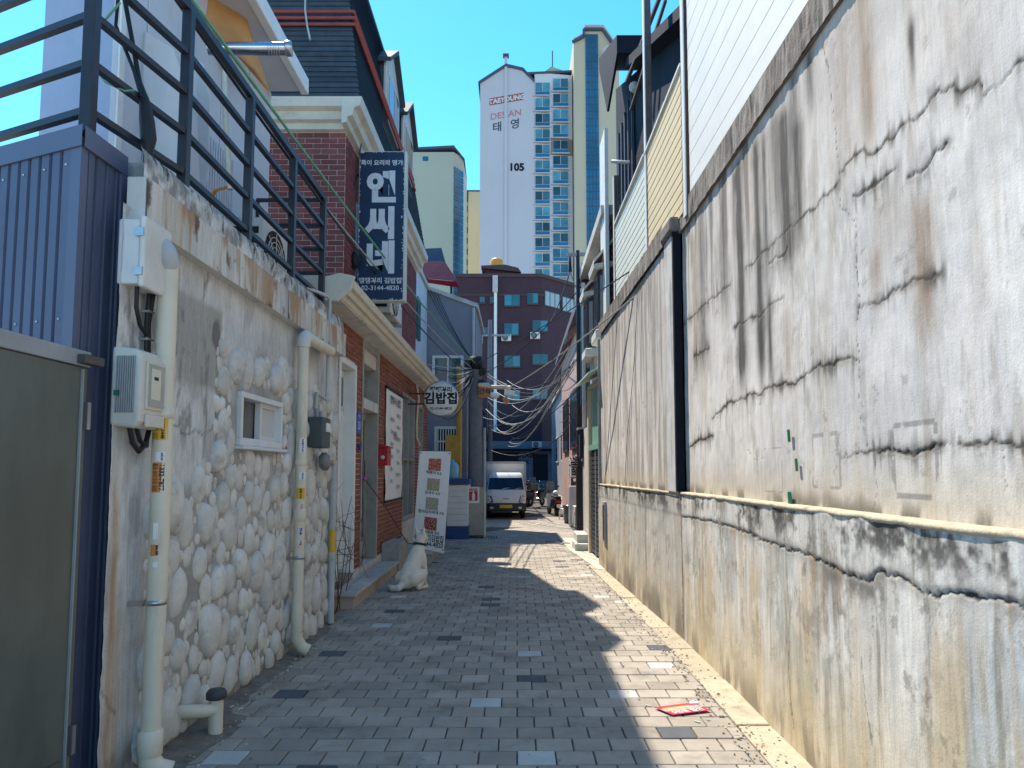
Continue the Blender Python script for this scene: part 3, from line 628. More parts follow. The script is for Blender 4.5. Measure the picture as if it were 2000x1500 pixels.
for size, tries in ((.62, 3000), (.42, 3500), (.3, 3500)):                 # little stones packed between the large ones
    for _ in range(tries):
        y, z = sr.uniform(3.72, 7.42), sr.uniform(.05, 2.3); a = size * sr.uniform(.055, .08); b = a * sr.uniform(1.05, 1.5)
        if ok(y, z, a, b, .8):
            placed.append((y, z, a, b)); t_ = sr.uniform(-.5, .5); me_ = smesh[sr.randrange(8)]
            vs_ = []
            for v_ in me_.vertices:
                p_, q_ = v_.co.y * a * 1.15, v_.co.z * b * 1.15; vs_.append((XW - .014 + v_.co.x * a * .8, y + p_ * math.cos(t_) - q_ * math.sin(t_), z + p_ * math.sin(t_) + q_ * math.cos(t_)))
            small.add(vs_, [tuple(f_.vertices) for f_ in me_.polygons], True)
small.build('small_cobbles', m_stone, cob)['kind'] = 'stuff'
for (y, z, a, b) in placed[:nbig]:
    o = link('cobble', smesh[sr.randrange(8)], cob, (XW - .012, y, z), (sr.uniform(-.35, .35), 0, 0))
    o.scale = (min(a, b) * sr.uniform(.5, .8), a * 1.13, b * 1.13)
# little sliding window
m_frame = mat('window_frame_white', (.62, .62, .63), .5, .06, 6)
win = MB()
for (ya, yb, za, zb) in ((yw0, yw1, zw1 - .03, zw1 + .01), (yw0, yw1, zw0 - .02, zw0 + .035), (yw0, yw0 + .035, zw0 + .035, zw1 - .03), (yw1 - .035, yw1, zw0 + .035, zw1 - .03)): win.box(XW - .1, XW + .035, ya, yb, za, zb)
win = win.build('window', m_frame, cob, bevel=.004, seg=1); ym = yw0 + (yw1 - yw0) * .56
m_pane = glass('dusty_glass', (.1, .1, .1), .25, .5)
MB().box(XW - .06, XW - .052, yw0 + .035, ym - .02, zw0 + .035, zw1 - .03).build('pane', m_pane, win)
m_frost = mat('frosted_pane', (.5, .51, .52), .35, .05, 6)
MB().box(XW - .03, XW - .022, ym + .02, yw1 - .065, zw0 + .065, zw1 - .06).build('pane', m_frost, win)
s = MB()
for (ya, yb, za, zb) in ((ym - .02, ym + .02, zw0 + .035, zw1 - .03), (yw1 - .065, yw1 - .036, zw0 + .035, zw1 - .03), (ym + .02, yw1 - .065, zw0 + .035, zw0 + .065), (ym + .02, yw1 - .065, zw1 - .06, zw1 - .03)): s.box(XW - .045, XW - .005, ya, yb, za, zb)
s.build('sash', m_frame, win)
MB().box(XW - .03, XW + .07, yw0 - .03, yw1 + .03, zw0 - .045, zw0 - .022).build('sill', m_frame, win, bevel=.005, seg=1)
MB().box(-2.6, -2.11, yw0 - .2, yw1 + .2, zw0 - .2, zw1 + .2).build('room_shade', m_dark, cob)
# rusty fascia sheets and rough curb
m_fas = matvc('rusty_fascia', .7, .2, 70, .08)
def col_fas(u, v):
    C = lerp(np.broadcast_to(np.array([.52, .5, .46]), u.shape + (3,)), [.62, .6, .56], sst(.4, .6, fbm(u * 6, v * 2, 2)))
    t = (v - 2.72) / .24; r = sst(.46, .66, fbm(u * 8, v * 1.5, 4) + .16 * (t - .5)); C = lerp(C, [.36, .18, .075], .8 * r)
    r2 = sst(.55, .7, fbm(u * 22, v * 1.3, 6)); C = lerp(C, [.42, .25, .12], .7 * r2); C = lerp(C, [.12, .06, .035], .9 * sst(.62, .74, fbm(u * 9, v * 7, 8)))
    return lerp(C, [.5, .42, .3], .4 * sst(.5, .7, fbm(u * 3, v * 0, 9)))
for (ya, yb, dx) in ((3.45, 5.62, .07), (5.65, 7.56, .075)):
    grid_wall('fascia', (XW + dx, 0, 0), (0, 1, 0), np.arange(ya, yb, .012), np.arange(2.72, 2.965, .012), col_fas, lambda u, v: .012 * (fbm(u * 3, v * 3, 3) - .5), (1, 0, 0), m_fas, cob, off=CO)
    MB().box(XW - .03, XW + dx - .008, ya, yb, 2.725, 2.96).build('fascia_back', m_offwhite, cob)
m_curb = matvc('rough_curb', .97, .8, 60, .15)
def col_curb(u, v):
    C = lerp(np.broadcast_to(np.array([.27, .265, .255]), u.shape + (3,)), [.46, .455, .44], sst(.4, .62, fbm(u * 16, v * 9, 3)))
    C = lerp(C, [.72, .71, .69], sst(.5, .62, fbm(u * 5, v * 6, 5)) * (1 - sst(2.96, 3.08, v) * .6)); return lerp(C, [.08, .075, .07], sst(.56, .7, fbm(u * 26, v * 8, 7)) * sst(2.98, 3.05, v))
grid_wall('curb_face', (XW + .045, 0, 0), (0, 1, 0), np.arange(3.45, 7.58, .01), np.arange(2.95, 3.13, .012), col_curb, lambda u, v: .03 * (fbm(u * 10, v * 8, 4) - .5) + .03 * (fbm(u * 3, v * 3, 5) - .5) - .35 * np.clip(v - 3.08, 0, 1), (1, 0, 0), m_curb, cob, off=CO)
MB().box(-2.15, XW + .03, 3.6, 7.56, 2.965, 3.1).build('curb', m_conc, cob)
MB().box(-6.5, -2.15, 3.62, 8.4, 2.985, 3.02).build('roof_deck', m_conc, cob)

# ------------------------------------------------------------------ pipes on the cobble wall
def elbow(p, a, b, r, n=6):                # quarter bend about corner p between directions a and b
    p, a, b = Vector(p), Vector(a).normalized(), Vector(b).normalized(); out = []
    for i in range(n + 1):
        t = math.pi / 2 * i / n; out.append(p + a * r * (1 - math.sin(t)) + b * r * (1 - math.cos(t)))
    return out
m_sy1 = mat('sticker_yellow', (.62, .36, .03), .5, .1, 8); m_so = mat('sticker_orange', (.55, .2, .05), .5, .1, 8); m_sw1 = mat('sticker_white', (.7, .7, .72), .5, .06, 8)
m_blue = mat('ink_blue', (.03, .05, .25), .5, .1, 8)
def wrap_sticker(parent, cx, cy, r, z0, z1, a0, a1, m, txt=None, ink=None, size=.03, rows=1):
    s = MB(); n = 6; R = r + .0015
    P = lambda an, z, rr=R: (cx + rr * math.cos(an), cy + rr * math.sin(an), z)
    v = [P(a0 + (a1 - a0) * i / n, z) for z in (z0, z1) for i in range(n + 1)]
    s.add(v, [(i, i + 1, i + n + 2, i + n + 1) for i in range(n)], True); st = s.build('sticker', m, parent)
    if txt:
        for k in range(rows):
            me = text_mesh(txt if k == 0 else '출장 설치 수리 상담', size if k == 0 else size * .45, .0012 if k == 0 else 0); me.materials.clear(); me.materials.append(ink or m_ink)
            bw = max(abs(v.co.x) for v in me.vertices) * 2; sc = (z1 - z0) * .92 / bw; ac = a0 + (a1 - a0) * (.5 if rows == 1 else (.66, .3, .12)[k])
            off = root_of(parent).location
            for v in me.vertices:
                an = ac + v.co.y * min(sc, 1.4) / R; v.co = Vector(P(an, (z0 + z1) / 2 - v.co.x * sc, R + .0012)) - off
            o = bpy.data.objects.new('lettering', me); COL.objects.link(o); o.parent = st
def clamp(parent, cx, cy, r, z, xw=XW):
    MB().lathe([(r + .001, -.012), (r + .005, -.012), (r + .005, .012), (r + .001, .012)], (cx, cy, z)).box(xw - .02, cx - r * .7, cy - r - .012, cy - r + .004, z - .012, z + .012).build('clamp', m_steel, parent)
px, py = -1.79, 3.61; R1 = .048
p1 = thing('drain_pipe', 'thick cream drain pipe with yellow phone stickers next to the electric meter', 'pipe', (px, py, 0))
MB().tube([(px, py, 2.6), (px, py, 1.9), (px + .006, py, 1.2), (px, py, .16)], R1, 18).build('shaft', m_pvc, p1)
MB().tube([(XW - .02, py - .03, 2.655)] + elbow((px, py - .03, 2.655), (-1, 0, 0), (0, 0, -1), .07) + [(px, py, 2.56)], .058, 16).build('elbow', m_pvcgrey, p1)
MB().lathe([(R1, .12), (R1 + .01, .13), (R1 + .01, .24), (R1, .25)], (px, py, 0), n=18).build('coupling', m_pvc, p1)
MB().tube([(px, py, .16), (px, py, .1), (px + .03, py + .01, .055), (px + .09, py + .03, .03)], [.052, .054, .054, .054], 16, False).build('outlet', m_pvc, p1)
MB().lathe([(R1, -.002), (R1 + .006, 0), (R1 + .006, .05), (R1, .052)], (px, py, 1.77), n=18).build('joint_collar', m_pvc, p1)
clamp(p1, px, py, R1, .86)
wrap_sticker(p1, px, py, R1, 1.66, 1.815, -2.1, -.55, m_sy1, '010-2440-3448', m_ink, .03, 3)
wrap_sticker(p1, px, py, R1, 1.555, 1.60, -1.6, -.5, m_sw1, 'A/S 24', m_blue, .02)
wrap_sticker(p1, px, py, R1, 1.40, 1.548, -1.95, -.55, m_so, '1332-7877', m_ink, .03, 3)
wrap_sticker(p1, px, py, R1, 1.17, 1.25, -1.6, -.4, m_sw1); wrap_sticker(p1, px, py, R1, 1.09, 1.145, -1.8, -.6, m_so, '열쇠 전문', m_ink, .02)
wrap_sticker(p1, px, py, R1, 1.035, 1.06, -1.5, -.9, m_sw1)
px, py = -1.8, 5.98; R2 = .045
p2 = thing('drain_pipe', 'cream drain pipe with small ad stickers turning into the wall beside the window', 'pipe', (px, py, 0))
MB().tube([(px, py, 2.58), (px, py, 1.4), (px - .004, py, .2)], R2, 16).build('shaft', m_pvc, p2)
MB().tube([(px, py, 2.55)] + elbow((px, py, 2.65), (0, 0, -1), (0, 1, 0), .07), .056, 16).build('elbow', m_offwhite, p2)
MB().tube([(px, py + .07, 2.65), (px, py + .86, 2.66)], .05, 16).build('branch', m_pvc, p2)
MB().lathe([(R2, 0), (R2 + .007, .01), (R2 + .007, .1), (R2, .11)], (px, py, 1.09), n=16).build('coupling', m_pvc, p2)
MB().lathe([(R2, 0), (R2 + .006, .005), (R2 + .006, .05), (R2, .055)], (px, py, 1.55), n=16).build('coupling', m_pvc, p2)
MB().tube([(px, py, .2), (px, py, .14), (px + .04, py + .01, .07), (px + .09, py + .02, .045)], .05, 14, False).build('outlet', m_pvc, p2)
clamp(p2, px, py, R2, .8)
wrap_sticker(p2, px, py, R2, 1.66, 1.78, -1.6, -.5, m_sw1, '누수탐지 하수구', m_ink, .02); wrap_sticker(p2, px, py, R2, 1.44, 1.5, -1.6, -.3, m_sw1, '이사 24', m_blue, .02)
wrap_sticker(p2, px, py, R2, 1.28, 1.37, -2.0, -.4, m_sy1, '용달 이사', m_ink, .025); wrap_sticker(p2, px, py, R2, 1.19, 1.24, -1.4, -.7, m_sw1, '카드', m_red, .03)
wrap_sticker(p2, px, py, R2, .98, 1.05, -1.4, -.8, m_sw1, '일수', m_blue, .02); wrap_sticker(p2, px, py, R2, .9, .94, -1.4, -.7, m_sw1, '대출', m_red, .02)
px, py = -1.84, 7.2
p3 = thing('drain_pipe', 'thin grey standpipe with yellow sleeve at the corner by the white door', 'pipe', (px, py, 0))
MB().tube([(px, py, 1.62), (px, py, .9), (px, py, .02)], .034, 12).build('shaft', m_pvcgrey, p3)
MB().lathe([(.034, 0), (.04, .01), (.04, .08), (.034, .09)], (px, py, .62), n=12).build('coupling', m_pvcgrey, p3); MB().lathe([(.034, 0), (.04, .01), (.04, .06), (.034, .07)], (px, py, 1.3), n=12).build('coupling', m_pvcgrey, p3)
wrap_sticker(p3, px, py, .034, .66, .93, -2.2, -.2, m_sy1)
p4 = thing('conduit', 'thin grey conduit bending along the corner above the gas meter', 'conduit', (-1.86, 6.95, 0))
MB().tube([(-1.95, 6.5, 3.2), (-1.86, 6.75, 3.2)] + elbow((-1.83, 6.9, 3.2), (-.2, -1, 0), (0, 0, -1), .05, 4) + [(-1.84, 6.9, 2.4)] + elbow((-1.84, 6.9, 2.2), (0, 0, 1), (0, -1, 0), .04, 4) + [(-1.86, 6.62, 2.23), (-1.87, 6.6, 1.95)], .017, 8).build('tube', m_pvcgrey, p4)
# capped stub
sx, sy = W(421, 1412, 4.25).x, 4.25
st = thing('stub_pipe', 'short pipe stub with a dark lid and side elbow at the wall foot', 'pipe', (sx, sy, 0))
MB().tube([(sx, sy, -.01), (sx, sy, .21)], .04, 14).build('shaft', m_pvc, st)
MB().lathe([(0, .25), (.045, .25), (.056, .235), (.056, .2), (.042, .195)], (sx, sy, 0), n=16).build('lid', mat('dull_black', (.05, .055, .06), .6, .2), st)
MB().tube([(XW - .05, sy - .1, .155), (sx - .09, sy - .09, .155), (sx - .04, sy - .06, .15), (sx, sy, .14)], .038, 12).build('elbow', m_pvc, st)

# ------------------------------------------------------------------ electric boxes
m_box = mat('meter_plastic', (.55, .52, .46), .45, .06, 5); m_boxs = mat('box_enamel', (.6, .6, .6), .4, .06, 5)
eb = thing('fuse_box', 'white metal fuse box high on the wall above the electric meter', 'fuse box', (-1.87, 3.5, 2.4))
MB().box(XW - .02, -1.815, 3.37, 3.62, 2.40, 2.72).build('case', m_boxs, eb, bevel=.01)
MB().box(-1.814, -1.785, 3.36, 3.63, 2.385, 2.735).build('cover', m_offwhite, eb, bevel=.012)
for z in (2.46, 2.65): MB().box(-1.83, -1.79, 3.352, 3.361, z - .02, z + .02).build('hinge', m_steel, eb)
em = thing('electric_meter', 'beige electric meter with a glass front beside the thick drain pipe', 'meter', (-1.87, 3.47, 1.7))
a = MB(); prof = [(XW - .02, 1.72), (-1.80, 1.705), (-1.775, 1.74), (-1.775, 2.03), (-1.795, 2.085), (XW - .02, 2.1)]
a.prism([(x, 3.36, z) for x, z in prof], (0, .25, 0)); a.build('case', m_box, em, bevel=.018, seg=3)
for i in range(9):
    x = XW + .008 + i * .0105; MB().box(x, x + .005, 3.353, 3.361, 1.78, 2.05).build('rib', m_grey, em)
MB().box(-1.776, -1.766, 3.40, 3.575, 1.80, 2.035).build('window_rim', m_box, em, bevel=.004)
MB().box(-1.768, -1.762, 3.415, 3.56, 1.815, 2.02).build('glass', glass('meter_glass', (.32, .33, .32), .08, .6), em)
MB().box(-1.7615, -1.7605, 3.43, 3.52, 1.85, 2.0).build('dial_plate', mat('dial_plate', (.6, .58, .46), .5, .05), em)
MB().box(-1.7603, -1.7598, 3.455, 3.495, 1.945, 1.962).build('counter', m_ink, em)
MB().box(-1.776, -1.76, 3.4, 3.57, 1.715, 1.775).build('terminal_cover', m_box, em, bevel=.006)
MB().box(XW + .005, XW + .03, 3.345, 3.362, 1.86, 1.885).build('seal', m_gtape, em)
cb = thing('meter_cables', 'black cables looping from the fuse box through the meter', 'cable', (-1.87, 3.5, 1.6))
MB().tube([(-1.85, 3.43, 2.4), (-1.85, 3.43, 2.3), (-1.855, 3.48, 2.22), (-1.86, 3.55, 2.19)], .011, 8).build('strand', m_cable, cb)
for dx in (0, .02): MB().tube([(-1.86 + dx * .5, 3.565 + dx, 2.4), (-1.865, 3.56 + dx, 2.25), (-1.865, 3.57 + dx, 2.09)], .012, 8).build('strand', m_cable, cb)
MB().tube([(-1.84, 3.40, 1.71), (-1.835, 3.42, 1.64), (-1.83, 3.47, 1.6), (-1.835, 3.54, 1.64), (-1.85, 3.6, 1.72)], .013, 8).build('strand', m_cable, cb)
MB().tube([(-1.83, 3.44, 1.71), (-1.83, 3.48, 1.65), (-1.84, 3.56, 1.63), (-1.86, 3.6, 1.67)], .011, 8).build('strand', m_cable, cb)
MB().box(-1.885, -1.845, 3.545, 3.6, 2.3, 2.312).build('clip', m_steel, cb); MB().box(-1.885, -1.845, 3.545, 3.6, 2.16, 2.172).build('clip', m_steel, cb)
# gas meter & regulator
gm = thing('gas_meter', 'dark green box meter on the wall behind the second drain pipe', 'meter', (-1.83, 6.6, 1.68))
MB().box(XW + .01, -1.75, 6.45, 6.72, 1.72, 2.0).build('case', mat('dull_green', (.06, .085, .09), .55, .15), gm, bevel=.015)
MB().box(-1.751, -1.742, 6.55, 6.68, 1.87, 1.95).build('dial', m_white, gm); MB().cyl((-1.83, 6.52, 1.99), (-1.83, 6.52, 2.08), .02).build('nozzle', m_grey, gm); MB().cyl((-1.83, 6.65, 1.99), (-1.83, 6.65, 2.06), .02).build('nozzle', m_grey, gm)
gr = thing('gas_regulator', 'round dull metal gas regulator with brass valve under the green meter', 'regulator', (-1.83, 6.75, 1.55))
MB().lathe([(0, -.05), (.05, -.05), (.085, -.02), (.085, .02), (.05, .05), (0, .05)], (-1.8, 6.72, 1.6), (1, .2, .1), 16).build('body', mat('cast_metal', (.2, .195, .19), .6, .25, 12, .3), gr)
MB().cyl((-1.8, 6.8, 1.6), (-1.8, 6.98, 1.6), .018).build('valve', mat('brass', (.45, .3, .08), .4, .2, metal=.7), gr); MB().tube([(-1.82, 7.0, 1.6), (-1.84, 7.15, 1.6), (-1.84, 7.2, 1.55)], .02, 8).build('feed', m_pvcgrey, gr)

# ------------------------------------------------------------------ blue metal cabin at the left edge
C0 = Vector((-2.01, 3.2, 0)); dA = Vector((-.92, .39, 0)); dB = Vector((.04, 1, 0)).normalized()
cabn = thing('metal_cabin', 'slate blue ribbed metal cabin at the left edge of the alley', 'cabin', C0)
m_cabin = mat('blue_sheet', (.085, .1, .165), .5, .14, 2, .03, 40, dirt=(.05, .055, .08), dirt_amt=.4, streak=8, dscale=4)
m_cabin2 = mat('blue_trim', (.1, .115, .18), .45, .08, 2)
def ribbed(P, d, L, nrm, name):
    prof = []; u = 0
    while u < L:
        for (du, h) in ((0, 0), (.052, 0), (.06, -.022), (.068, -.022), (.076, 0)):
            if u + du <= L: prof.append((u + du, h))
        u += .0761
    prof.append((L, 0)); a = MB()
    for (q, h) in prof:
        p = P + d * q + nrm * h; a.v += [(p.x, p.y, -.02), (p.x, p.y, 3.04)]
    for i in range(len(prof) - 1): a.f.append((2 * i, 2 * i + 2, 2 * i + 3, 2 * i + 1)); a.s.append(False); a.m.append(0)
    return a.build(name, m_cabin, cabn)
nA = Vector((-.39, -.92, 0)); nB = Vector((1, -.04, 0)).normalized()
ribbed(C0 + dA * .07, dA, 1.7, nA, 'front_sheet'); ribbed(C0 + dB * .05, dB, .27, nB, 'side_sheet')
MB().prism([C0, C0 + dB * .06, C0 + dB * .06 - nB * .05, C0 + dA * .07 - nA * .03, C0 + dA * .07], (0, 0, 3.05)).build('corner_post', m_cabin2, cabn)
top = Vector((0, 0, 3.0)); MB().prism([C0 + nA * .015 + nB * .015 + top, C0 + dA * 1.8 + nA * .015 + top, C0 + dA * 1.8 - nA * .1 + top, C0 + dA * .1 + dB * .1 + top], (0, 0, .1)).build('top_trim', m_cabin2, cabn)
MB().prism([C0 + nB * .015 + dB * .0 + top, C0 + dB * .34 + nB * .015 + top, C0 + dB * .34 - nB * .08 + top, C0 - nB * .08 + dB * .1 + top], (0, 0, .099)).build('top_trim', m_cabin2, cabn)
MB().prism([C0 + dB * .3 + nB * .012, C0 + dB * .345 + nB * .012, C0 + dB * .345 - nB * .1, C0 + dB * .3 - nB * .1], (0, 0, 3.0)).build('edge_trim', m_cabin2, cabn)
MB().prism([C0 + dA * .1 + dB * .15, C0 + dA * 1.8, C0 + dA * 1.8 + dB * .6, C0 + dB * .6 - nB * .3], (0, 0, 2.98)).build('core', m_dark, cabn)
for k in range(6):
    for dz in (.25, 1.2, 2.2, 2.93): q_ = C0 + dA * (.1 + k * .152) + nA * .002 + Vector((0, 0, dz)); MB().lathe([(0, .004), (.006, .003), (.008, 0)], q_, nA, 8).build('rivet', m_steel, cabn)
m_door = mat('grey_door_sheet', (.1, .112, .1), .34, .18, 1.2, .12, 6, dirt=(.055, .07, .06), dirt_amt=.5, dscale=2.2, streak=3)
D1 = Vector((-1.93, 3.2, 0)); D0 = Vector((-1.955, 1.7, 0)); dd = (D1 - D0).normalized(); dn = Vector((dd.y, -dd.x, 0)); ztd = onX(160, 690, -1.93)[1]
door = MB().prism([D0, D1, D1 - dn * .045, D0 - dn * .045], (0, 0, ztd - .06)).build('door', m_door, cabn, bevel=.005)
MB().prism([D0 + Vector((0, 0, ztd - .058)), D1 + dn * .012 + Vector((0, 0, ztd - .058)), D1 - dn * .06 + Vector((0, 0, ztd - .058)), D0 - dn * .06 + Vector((0, 0, ztd - .058))], (0, 0, .07)).build('door_head', m_grey, door, bevel=.004)
MB().prism([D1 - dd * .05 + dn * .01, D1 - dd * .042 + dn * .01, D1 - dd * .042 - dn * .0, D1 - dd * .05], (0, 0, ztd - .07)).build('stile_bead', m_grey, door)
MB().obox(D1 - dd * .03 + dn * .03 + Vector((0, 0, ztd - .03)), dd * .07, dn * .02, (0, 0, .02)).build('door_closer', mat('dark_bronze', (.07, .065, .06), .5, .2), door, bevel=.004)

for z_ in (.35, 1.75): MB().obox(D1 - dd * .01 + dn * .008 + Vector((0, 0, z_)), dd * .012, dn * .012, (0, 0, .06)).build('hinge', m_steel, door)
MB().obox(D1 - dd * .5 + dn * .006 + Vector((0, 0, .16)), dd * .42, dn * .003, (0, 0, .13)).build('kick_plate', mat('scuffed_plate', (.13, .13, .12), .45, .3, 5, metal=.4, dirt=(.06, .055, .045), dirt_amt=.6, dscale=6), door)
# ------------------------------------------------------------------ deck railing
rail = thing('deck_railing', 'black steel railing around the roof deck above the cobble wall', 'railing', (-1.95, 5.3, 3.0))
XRl = -1.93; ZR = [3.22, 3.46, 3.70, 3.94, 4.2]; posts = [3.22, 4.02, 5.0, 6.0, 6.95]
for y in posts[1:]:
    MB().box(XRl - .028, XRl + .028, y - .028, y + .028, 3.1 if y < 3.5 else 2.97, 4.2).build('post', m_blacksteel, rail, bevel=.003, seg=1)
NP = Vector((-2.05, 3.3, 0)); MB().box(NP.x - .028, NP.x + .028, NP.y - .028, NP.y + .028, 3.06, 4.25).build('post', m_blacksteel, rail, bevel=.003, seg=1)
for i, z in enumerate(ZR):
    MB().bar(NP + Vector((.005, .028, z + (.026 if i == 4 else 0))), Vector((XRl, posts[1] - .029, z + (.026 if i == 4 else 0))), .04, .05 if i == 4 else .032).build('rail', m_blacksteel, rail)
    for a_, b_ in zip(posts[1:-1], posts[2:]):
        h = .05 if i == 4 else .032
        MB().box(XRl - .02, XRl + .02, a_ + .031 if i < 4 else a_ - .03, b_ - .031 if i < 4 else b_ + (-.0305 if b_ < 6.9 else .03), z - h / 2 + (.026 if i == 4 else 0), z + h / 2 + (.026 if i == 4 else 0)).build('rail', m_blacksteel, rail)
    q = Vector((NP.x, NP.y, z)); e = q + Vector((-.9, .39, 0)) * 1.9
    MB().bar(q + Vector((-.03, .012, 0)), e, .035, .034).build('rail', m_blacksteel, rail)
for y in (6.95,):   # return rail towards the brick house
    for z in ZR: MB().box(-3.2, XRl - .031, y - .015, y + .015, z - .016, z + .016).build('rail', m_blacksteel, rail)
MB().box(-2.62, -2.57, y - .02, y + .02, 3.0, 4.2).build('post', m_blacksteel, rail)

# ------------------------------------------------------------------ white rooftop shed
sh = thing('rooftop_shed', 'white panel shed with overhanging roof standing on the roof deck', 'shed', (-3.0, 5.8, 3.0))
m_panel = mat('shed_panel', (.56, .57, .62), .5, .06, 3, .03, 60, dirt=(.4, .4, .42), dirt_amt=.25, streak=5)
m_panelb = mat('shed_bluish', (.3, .34, .46), .5, .08, 3)
S0 = Vector((-2.6, 4.5, 0)); S1 = Vector((-2.6, 7.3, 0)); SL = Vector((-3.42, 4.95, 0))
n = 9
for i in range(n):
    ya = 4.5 + i * 2.8 / n; MB().box(-2.66, -2.6 + (.006 if i % 2 else 0), ya + .004, ya + 2.8 / n - .004, 3.02, 5.5).build('wall_panel', m_panel, sh, bevel=.004, seg=1)
MB().prism([SL + Vector((0, 0, 3.02)), S0 + Vector((-.008, -.004, 3.02)), S0 + Vector((-.06, .1, 3.02)), SL + Vector((0, .1, 3.02))], (0, 0, 3.9)).build('end_wall', m_panelb, sh)
MB().prism([S0 + Vector((.0, -.03, 3.02)), S0 + Vector((.014, -.03, 3.02)), S0 + Vector((.014, .03, 3.02)), S0 + Vector((.0, .03, 3.02))], (0, 0, 2.5)).build('corner_trim', m_white, sh)
MB().prism([SL + Vector((.1, .1, 3.02)), (-2.67, 4.62, 3.02), (-2.67, 7.28, 3.02), (-3.42, 7.28, 3.02)], (0, 0, 2.45)).build('core', m_panel, sh)
MB().prism([(-2.26, 4.0, 5.62), (-2.26, 7.25, 5.62), (-3.9, 7.25, 6.95), (-3.9, 4.0, 6.95)], (0, 0, .09)).build('roof', m_white, sh)
MB().box(-2.28, -2.2, 3.98, 7.28, 5.47, 5.64).build('fascia', m_white, sh, bevel=.01); MB().box(-2.6, -2.28, 4.0, 7.26, 5.5, 5.53).build('soffit', m_panel, sh)
MB().prism([(-2.27, 7.25, 5.52), (-2.6, 7.25, 5.52), (-2.75, 7.25, 5.95), (-2.27, 7.25, 5.6)], (0, .03, 0)).build('barge_board', m_white, sh)
m_ply = mat('orange_board', (.5, .26, .1), .7, .15, 4, .2, dirt=(.35, .17, .07), dirt_amt=.3)
pb = MB(); q = [W(430, -30, 5.9), W(470, 10, 6.0), W(505, 120, 6.2), W(523, 178, 6.2), W(495, 135, 6.0), W(455, 100, 5.9), W(405, 60, 5.7), W(350, -30, 5.5)]
pbo = pb.prism(q, (.012, 0, .01)).build('torn_board', m_ply); tag(pbo, 'torn orange insulation board hanging from the shed eaves', 'board')
fp0, fp1 = W(405, 95, 5.4), W(566, 95, 5.55)
fl_ = thing('flue_pipe', 'shiny steel flue pipe sticking out over the railing below the eaves', 'flue', fp0)
MB().cyl(fp0, fp1, .05, n=18).build('tube', mat('flue_steel', (.55, .53, .6), .18, .15, 4, metal=.95), fl_); t = (fp1 - fp0).normalized()
MB().lathe([(.02, .02), (.052, .02), (.06, .01), (.06, -.03), (.052, -.04)], fp1, t, 18).build('cowl', m_steel, fl_)
for i in range(5): MB().lathe([(.0505, 0), (.053, .004), (.0505, .008)], fp1 - t * (.09 + .02 * i), t, 18).build('band', m_steel, fl_)
# white sheets leaning behind the railing
m_tarp = mat('white_sheet', (.6, .6, .62), .75, .06, 4, .2, 20, dirt=(.45, .42, .4), dirt_amt=.3)
def sheet(pts, name, label, cat):
    a = MB(); a.prism(pts, (-.04, .02, 0)); return tag(a.build(name, m_tarp, bevel=.01), label, cat)
sheet([W(285, 60, 4.75), W(340, 95, 4.75), W(370, 180, 4.8), W(372, 330, 4.8), W(345, 375, 4.75), W(300, 330, 4.75), W(280, 150, 4.75)], 'wrapped_board', 'tall white wrapped board leaning on the shed behind the railing', 'board')
sheet([W(378, 110, 5.2), W(400, 125, 5.2), W(412, 200, 5.2), W(410, 330, 5.2), W(395, 410, 5.2), W(365, 400, 5.1)], 'wrapped_board', 'narrow white wrapped board standing behind the second railing post', 'board')
m_cor = mat('corrugated_clear', (.5, .5, .54), .4, .1, 5)
a = MB()
for i in range(14): a.box(-2.58, -2.56, 5.6 + i * .05, 5.635 + i * .05, 3.05, 4.3)
tag(a.build('corrugated_sheet', m_cor), 'corrugated plastic sheet leaning on the shed wall above the outdoor units', 'sheet', kind='thing')
# ------------------------------------------------------------------ brick restaurant house
XB = -2.08; YB0, YB1 = 7.56, 16.4; XB2, YF = -2.1, 8.5
bh = thing('brick_house', 'red brick restaurant house with white cornices and dark mansard roof', 'building', (-4, 12, 0)); BO = bh.location
m_mortar = mat('mortar', (.55, .5, .46), .95, .12, 8, .3, 90)
m_brick = mat('brick_red', (.235, .075, .052), .85, .2, 5, .35, 120, rnd=.2, dirt=(.13, .05, .04), dirt_amt=.35, dscale=5)
m_brick2 = mat('brick_flare_tint', (.2, .06, .062), .85, .2, 5, .35, 120, rnd=.18, dirt=(.11, .04, .045), dirt_amt=.35, dscale=5)  # upper brickwork, with the plum cast of lens flare in its colour
BL, BH, BJ = .2, .0675, .011
def brick_unit(du, nrm, L):
    """small block: verts relative to its centre on the wall plane, chamfered front"""
    du, nrm = Vector(du), Vector(nrm); z = Vector((0, 0, 1)); x, h, c, t = L / 2, (BH - BJ) / 2, .003, .012
    v = [du * i * x + z * j * h for i, j in ((-1, -1), (1, -1), (1, 1), (-1, 1))]
    v += [p + nrm * (t - c) for p in v[:4]] + [du * i * (x - c) + z * j * (h - c) + nrm * t for i, j in ((-1, -1), (1, -1), (1, 1), (-1, 1))]
    f = [(8, 9, 10, 11)] + [(i, (i + 1) % 4, 4 + (i + 1) % 4, 4 + i) for i in range(4)] + [(4 + i, 4 + (i + 1) % 4, 8 + (i + 1) % 4, 8 + i) for i in range(4)]
    if du.cross(z).dot(nrm) < 0: f = [tuple(reversed(q)) for q in f]
    return v, f
bcache = {}; brr = random.Random(3)
